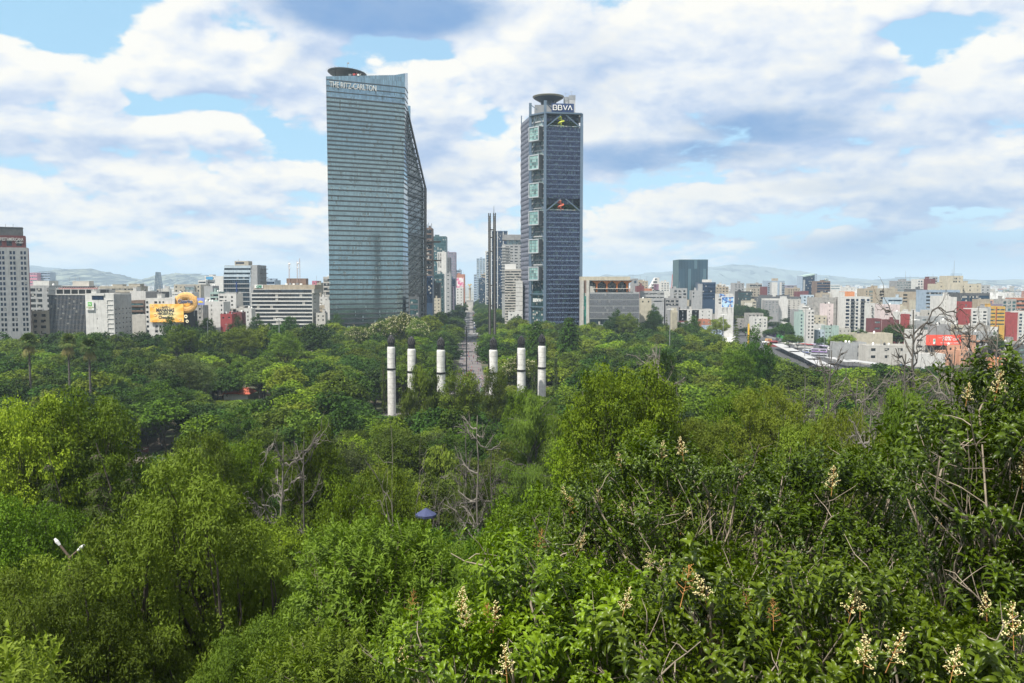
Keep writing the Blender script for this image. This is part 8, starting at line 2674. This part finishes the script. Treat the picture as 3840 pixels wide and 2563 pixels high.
bus('city_bus', 'bright green bus on the road beside the yellow post', 2818, 1252, 970, 14, R(82), (.20, .55, .05), (.6, .6, .6))
bus('city_bus', 'white and purple bus in the green fenced lane', 2868, 1258, 920, 12, R(78), (.65, .65, .66), (.22, .06, .35))
bus('city_bus', 'purple bus leaving the green fenced lane', 2893, 1262, 910, 9, R(70), (.20, .07, .38), (.3, .1, .5))
bus('city_bus', 'blue white minibus between the station roofs', 3026, 1322, 700, 8, R(20), (.55, .58, .62), (.05, .08, .35))
bus('city_bus', 'purple roofed long bus at the bus station', 3072, 1316, 705, 13, R(58), (.45, .40, .52), (.2, .08, .35))
bus('city_bus', 'grey silver long bus below the station roof', 3072, 1340, 655, 13, R(60), (.42, .43, .46), (.1, .1, .12))
bus('city_bus', 'white coach under the willow', 3098, 1306, 735, 11, R(58), (.70, .70, .70), (.5, .5, .5))
bus('city_bus', 'white delivery truck right of the willow coach', 3118, 1310, 725, 6, R(58), (.72, .72, .70), (.5, .5, .5))
bus('city_bus', 'orange and white minibus at the station kiosk', 2882, 1278, 830, 6, R(70), (.65, .35, .08), (.6, .6, .6))
# bus station, road and plaza on the right
def roofstrip(lab, p0, p1, wd, Y0, Y1, z, mt_, posts=5):
    a, b = at(p0[0], p0[1], Y0), at(p1[0], p1[1], Y1)
    a.z = b.z = z
    d = (b - a).normalized(); n = Vector((-d.y, d.x, 0)) * wd / 2; mid = (a + b) / 2
    o = empty('station_canopy', (mid.x, mid.y, 0), 0, lab, 'canopy', 'white canopies of the bus station')
    m = MB(); q = [p - mid for p in (a - n, b - n, b + n, a + n)]
    m.add([(p.x, p.y, zz) for zz in (z - .25, z) for p in q], BOXF); m.build('roof', mt_, o)
    for k in range(posts):
        p = a.lerp(b, (k + .5) / posts) - mid; m = MB(); m.bar((p.x, p.y, 0), (p.x, p.y, z - .2), .14); m.build('post', METAL, o)


WC = mat('canopy_white', (.36, .36, .36), .7, streak=.5)
roofstrip('long white canopy, upper left one of the bus station', (2915, 1290), (2985, 1325), 9, 745, 655, 4.5, WC)
roofstrip('long white canopy in the middle of the bus station', (2975, 1318), (3055, 1352), 8, 665, 590, 4.5, WC)
roofstrip('long white canopy, lower right one of the bus station', (3040, 1345), (3098, 1372), 9, 600, 545, 4.5, WC)
roofstrip('white canopy running to the right behind the forked dead tree', (3110, 1342), (3190, 1362), 7, 610, 575, 4.5, WC)
roofstrip('white canopy farthest right in the bus station', (3185, 1350), (3330, 1375), 8, 590, 550, 4.5, WC)
roofstrip('grey white canopy behind the long ones', (2940, 1290), (2995, 1296), 8, 760, 740, 4.5, WALL['offwhite'], 3)
roofstrip('purple edged canopy above the buses', (3050, 1296), (3100, 1310), 5, 745, 715, 4.6, mat('canopy_violet', (.40, .36, .50), .6), 3)
for px0, px1, yt, Y, c, lab in ((2886, 2916, 1282, 770, 'red', 'red roofed kiosk left of the station canopies'), (2990, 3030, 1292, 760, 'white', 'white kiosk with a red roof in the bus station'), (3030, 3050, 1294, 750, 'white', 'small white kiosk beside the red roofed one'), (3195, 3235, 1318, 660, 'paleblue', 'pale blue booth behind the dead tree'), (3140, 3175, 1300, 700, 'white', 'white booth under the willow')):
    o, w, h = bldg(lab, px0, px1, yt, Y, 7, c, b_(9, 1.4, .6), None, 'dark', name='kiosk', cat='kiosk', parapet=0)
    m = MB(); m.box(-w / 2 - .5, w / 2 + .5, -.6, 7.6, h, h + .35); m.build('flat_roof', WALL['red' if 'red' in lab else 'white'], o)
bldg('green roof canopy of the petrol station behind the dead trees', 3430, 3545, 1328, 585, 12, 'white', None, None, 'dark', parapet=0)
ROADP = [(2600, 1262), (2640, 1232), (2760, 1205), (2850, 1205), (2930, 1230), (3020, 1268), (3160, 1320), (3420, 1370), (3840, 1400), (3840, 1460), (3200, 1420), (3000, 1380), (2880, 1330), (2740, 1290)]
sheet('station_yard', [gpt(*p) for p in ROADP], .005, ASPH)
sheet('white_plaza', [gpt(*p) for p in ((2655, 1268), (2690, 1258), (2745, 1262), (2752, 1288), (2700, 1296))], .02, mat('pale_concrete', (.50, .48, .46), .9))
a, b = Vector((*gpt(2742, 1262), 0)), Vector((*gpt(2765, 1284), 0))
def fence_run(lab, pa, pb, n, hgt, mt_, solid=False, cat='fence'):
    a, b = Vector((*gpt(*pa), 0)), Vector((*gpt(*pb), 0)); o = empty('fence', a, 0, lab, cat)
    for k in range(n):
        p = (b - a) * k / max(n - 1, 1); m = MB(); m.box(p.x - .25, p.x + .25, p.y - .25, p.y + .25, 0, hgt); m.build('post', mt_, o)
    if solid: m = MB(); d = (b - a); m.add([(p.x, p.y, z) for z in (hgt * .25, hgt * .9) for p in (Vector((0, -.05, 0)), d + Vector((0, -.05, 0)), d + Vector((0, .05, 0)), Vector((0, .05, 0)))], BOXF); m.build('panel', mt_, o)


fence_run('row of white bollard posts beside the white plaza', (2724, 1258), (2756, 1278), 14, 4.6, WHITEP)
fence_run('long bright green road fence', (2872, 1254), (2950, 1276), 20, 3.4, mat('fence_green', (.04, .30, .06), .7), True)
fence_run('pale road railing below the green fence', (2868, 1264), (2955, 1288), 24, 2.2, WALL['lightgrey'], True)
fence_run('dark railing of the bus station', (3120, 1335), (3240, 1362), 30, 2.4, WALL['darkgrey'], True)
p = gpt(2856, 1245)
o = empty('road_sign', (p[0], p[1], 0), 0, 'green overhead road sign above the traffic', 'sign')
zz = at(2856, 1220, p[1]).z
m = MB(); m.box(-4.6, 4.6, -.2, .1, zz - 1, zz + 3.0); m.build('sign_panel', mat('road_sign_green', (.0, .20, .10), .6), o)
m = MB(); m.box(-3.4, 1.5, -.26, -.2, zz + 1.4, zz + 1.7); m.box(-3.4, 2.2, -.26, -.2, zz + .3, zz + .6); m.build('sign_lines', WHITEP, o)
m = MB(); m.bar((0, .3, 0), (0, .3, zz + 3), .25); m.build('post', METAL, o)
for i in range(34):
    px = rp.uniform(2640, 2960); py = lerp([(2640, 1230), (2760, 1212), (2860, 1232), (2960, 1268)], px) + rp.uniform(-3, 8)
    x, y = gpt(px, py); put_car(x, y, R(65), 'on the busy road ' + ('left of the yellow post' if px < 2800 else 'beside the green road fence'))
for i in range(26):
    px = rp.uniform(3140, 3760); py = lerp([(3140, 1345), (3400, 1372), (3760, 1395)], px) + rp.uniform(0, 30)
    x, y = gpt(px, py); put_car(x, y, R(60), 'parked behind the dead trees, ' + ('below the willow' if px < 3350 else 'below the red billboard' if px < 3560 else 'below the orange house'))
# street trees
for kind, px, yt, Y, Rc, lab in [
    ('lime', 3152, 1243, 640, 10, 'pale green willow by the bus station'), ('lime', 3192, 1258, 650, 7, 'right half crown of the willow by the bus station'),
    ('green', 2962, 1250, 700, 6.5, 'rounded bright green street tree left of the mint building'), ('green', 2992, 1258, 710, 5.2, 'smaller rounded street tree beside the bigger one'),
    ('dark', 2945, 1208, 830, 10, 'big dark street tree in front of the slim finned block'), ('dark', 2925, 1222, 850, 9, 'dark street tree left of the big one'), ('dark', 2970, 1222, 820, 7, 'dark street tree right of the big one'),
    ('dark', 3365, 1212, 690, 13, 'big dark round tree in the middle of the right district'), ('dark', 3415, 1222, 695, 11, 'right part of the big dark round tree group'), ('dark', 3325, 1236, 690, 9, 'left part of the big dark round tree group'),
    ('dark', 3230, 1238, 650, 8, 'dark tree in front of the modern apartments'), ('dark', 3200, 1246, 660, 7, 'dark tree left of the modern apartment trees'), ('dark', 3130, 1268, 690, 6, 'dark street tree beside the pale blue house'), ('dark', 3080, 1262, 730, 5, 'dark street tree below the pale blue house'),
    ('dark', 3738, 1250, 600, 6, 'dark tree beside the big red gable wall'), ('dark', 3455, 1170, 780, 5, 'dark tree between the white stepped houses'), ('conifer', 2762, 1190, 640, 5, 'tiered dark conifer in front of the road'),
    ('dark', 2310, 1168, 700, 9, 'dark bushy tree before the louvred building'), ('olive', 2350, 1172, 690, 10, 'olive tree before the louvred building'), ('dark', 2440, 1178, 700, 7, 'dark tree before the pale blue house'), ('conifer', 2500, 1172, 690, 3, 'small pointed conifer beside the cream ribbed tower'),
    ('dark', 2600, 1188, 720, 8, 'dark tree before the white terrace house'), ('olive', 2700, 1188, 690, 9, 'reddish olive tree right of the white terrace house'), ('dark', 2455, 1148, 800, 8, 'dark tree behind the pale blue house'),
    ('dark', 1080, 1180, 640, 8, 'dark tree hiding the foot of the banded office'), ('dark', 960, 1185, 640, 7, 'dark tree at the left foot of the banded office'), ('dark', 720, 1182, 600, 6, 'dark tree right of the small cream rings'), ('dark', 770, 1186, 610, 7, 'dark tree before the white blank walled house'), ('dark', 890, 1192, 600, 7, 'dark tree beside the red painted house'), ('dark', 1260, 1182, 700, 8, 'dark tree at the left foot of the glass tower')]:
    plant(kind, px, yt, Y, Rc, label=lab, rng=rp)
# red roofed pavilion in the wood and the path
p = at(890, 1478, 392)
pav, _, _ = bldg('red roofed park pavilion with a white chimney', 840, 930, 1480, 392, 9, 'white', None, None, 'dark', parapet=0, name='pavilion', cat='pavilion')
m = MB(); zt = p.z; a_, b2 = at(832, 1478, 391).x, at(938, 1478, 391).x
m.add([(a_, 390.5, zt), (b2, 390.5, zt), (b2, 402, zt), (a_, 402, zt), (a_ + 2, 395, zt + 2.2), (b2 - 2, 395, zt + 2.2), (b2 - 2, 398, zt + 2.2), (a_ + 2, 398, zt + 2.2)], BOXF)
m.build('tiled_roof', mat('roof_red', (.34, .08, .045), .9, var=.2, scale=1.0), pav, tuple(-pav.location))
# haze: thin even air over the whole scene
hm = bpy.data.materials.new('air_haze'); hm.use_nodes = True
hm.node_tree.nodes.clear()
T = NT(hm.node_tree); pv = T.n('ShaderNodeVolumePrincipled'); oo = T.n('ShaderNodeOutputMaterial')
pv.inputs['Color'].default_value = (.66, .84, 1.0, 1); pv.inputs['Density'].default_value = HAZE if 'HAZE' in globals() else 0.00009
pv.inputs['Anisotropy'].default_value = 0
hm.node_tree.links.new(pv.outputs[0], oo.inputs['Volume'])
m = MB(); m.box(-46000, 46000, -46000, 46000, -4, 400)
hz_o = m.build('haze', hm); tag(hz_o, kind='stuff')

# ------------------------------------------------------------------ labels: tell look-alikes apart by their order from left to right
bpy.context.view_layer.update()
same = {}
for o in SC.objects:
    if o.parent is None and 'label' in o: same.setdefault(o['label'], []).append(o)
NW = ['zero', 'one', 'two', 'three', 'four', 'five', 'six', 'seven', 'eight', 'nine', 'ten', 'eleven', 'twelve', 'thirteen', 'fourteen']
OW = ['leftmost', 'second', 'third', 'fourth', 'fifth', 'sixth', 'seventh', 'eighth', 'ninth', 'tenth', 'eleventh', 'twelfth', 'thirteenth']
for lb, obs in same.items():
    n = len(obs)
    if n < 2 or n > 13: continue
    obs.sort(key=lambda o: project(o.location)[0])
    for i, o in enumerate(obs):
        t = ('leftmost of %s, ' % NW[n] if i == 0 else 'rightmost of %s, ' % NW[n] if i == n - 1 else '%s from left of %s, ' % (OW[i], NW[n])) + lb
        for a, b in SHORT + [('well ', ''), ('just ', ''), ('yellowish ', ''), ('mid green ', ''), ('bright light ', 'bright '), ('with grey limbs ', ''), ('with pale limbs ', 'pale '), (' and ', ' '), (' khaki trousers', ''), (' navy trousers', ''), (' black trousers', ''), (' on the left', '')]:
            if len(t.split()) > 16: t = t.replace(a, b)
        if len(t.split()) <= 16: o['label'] = t
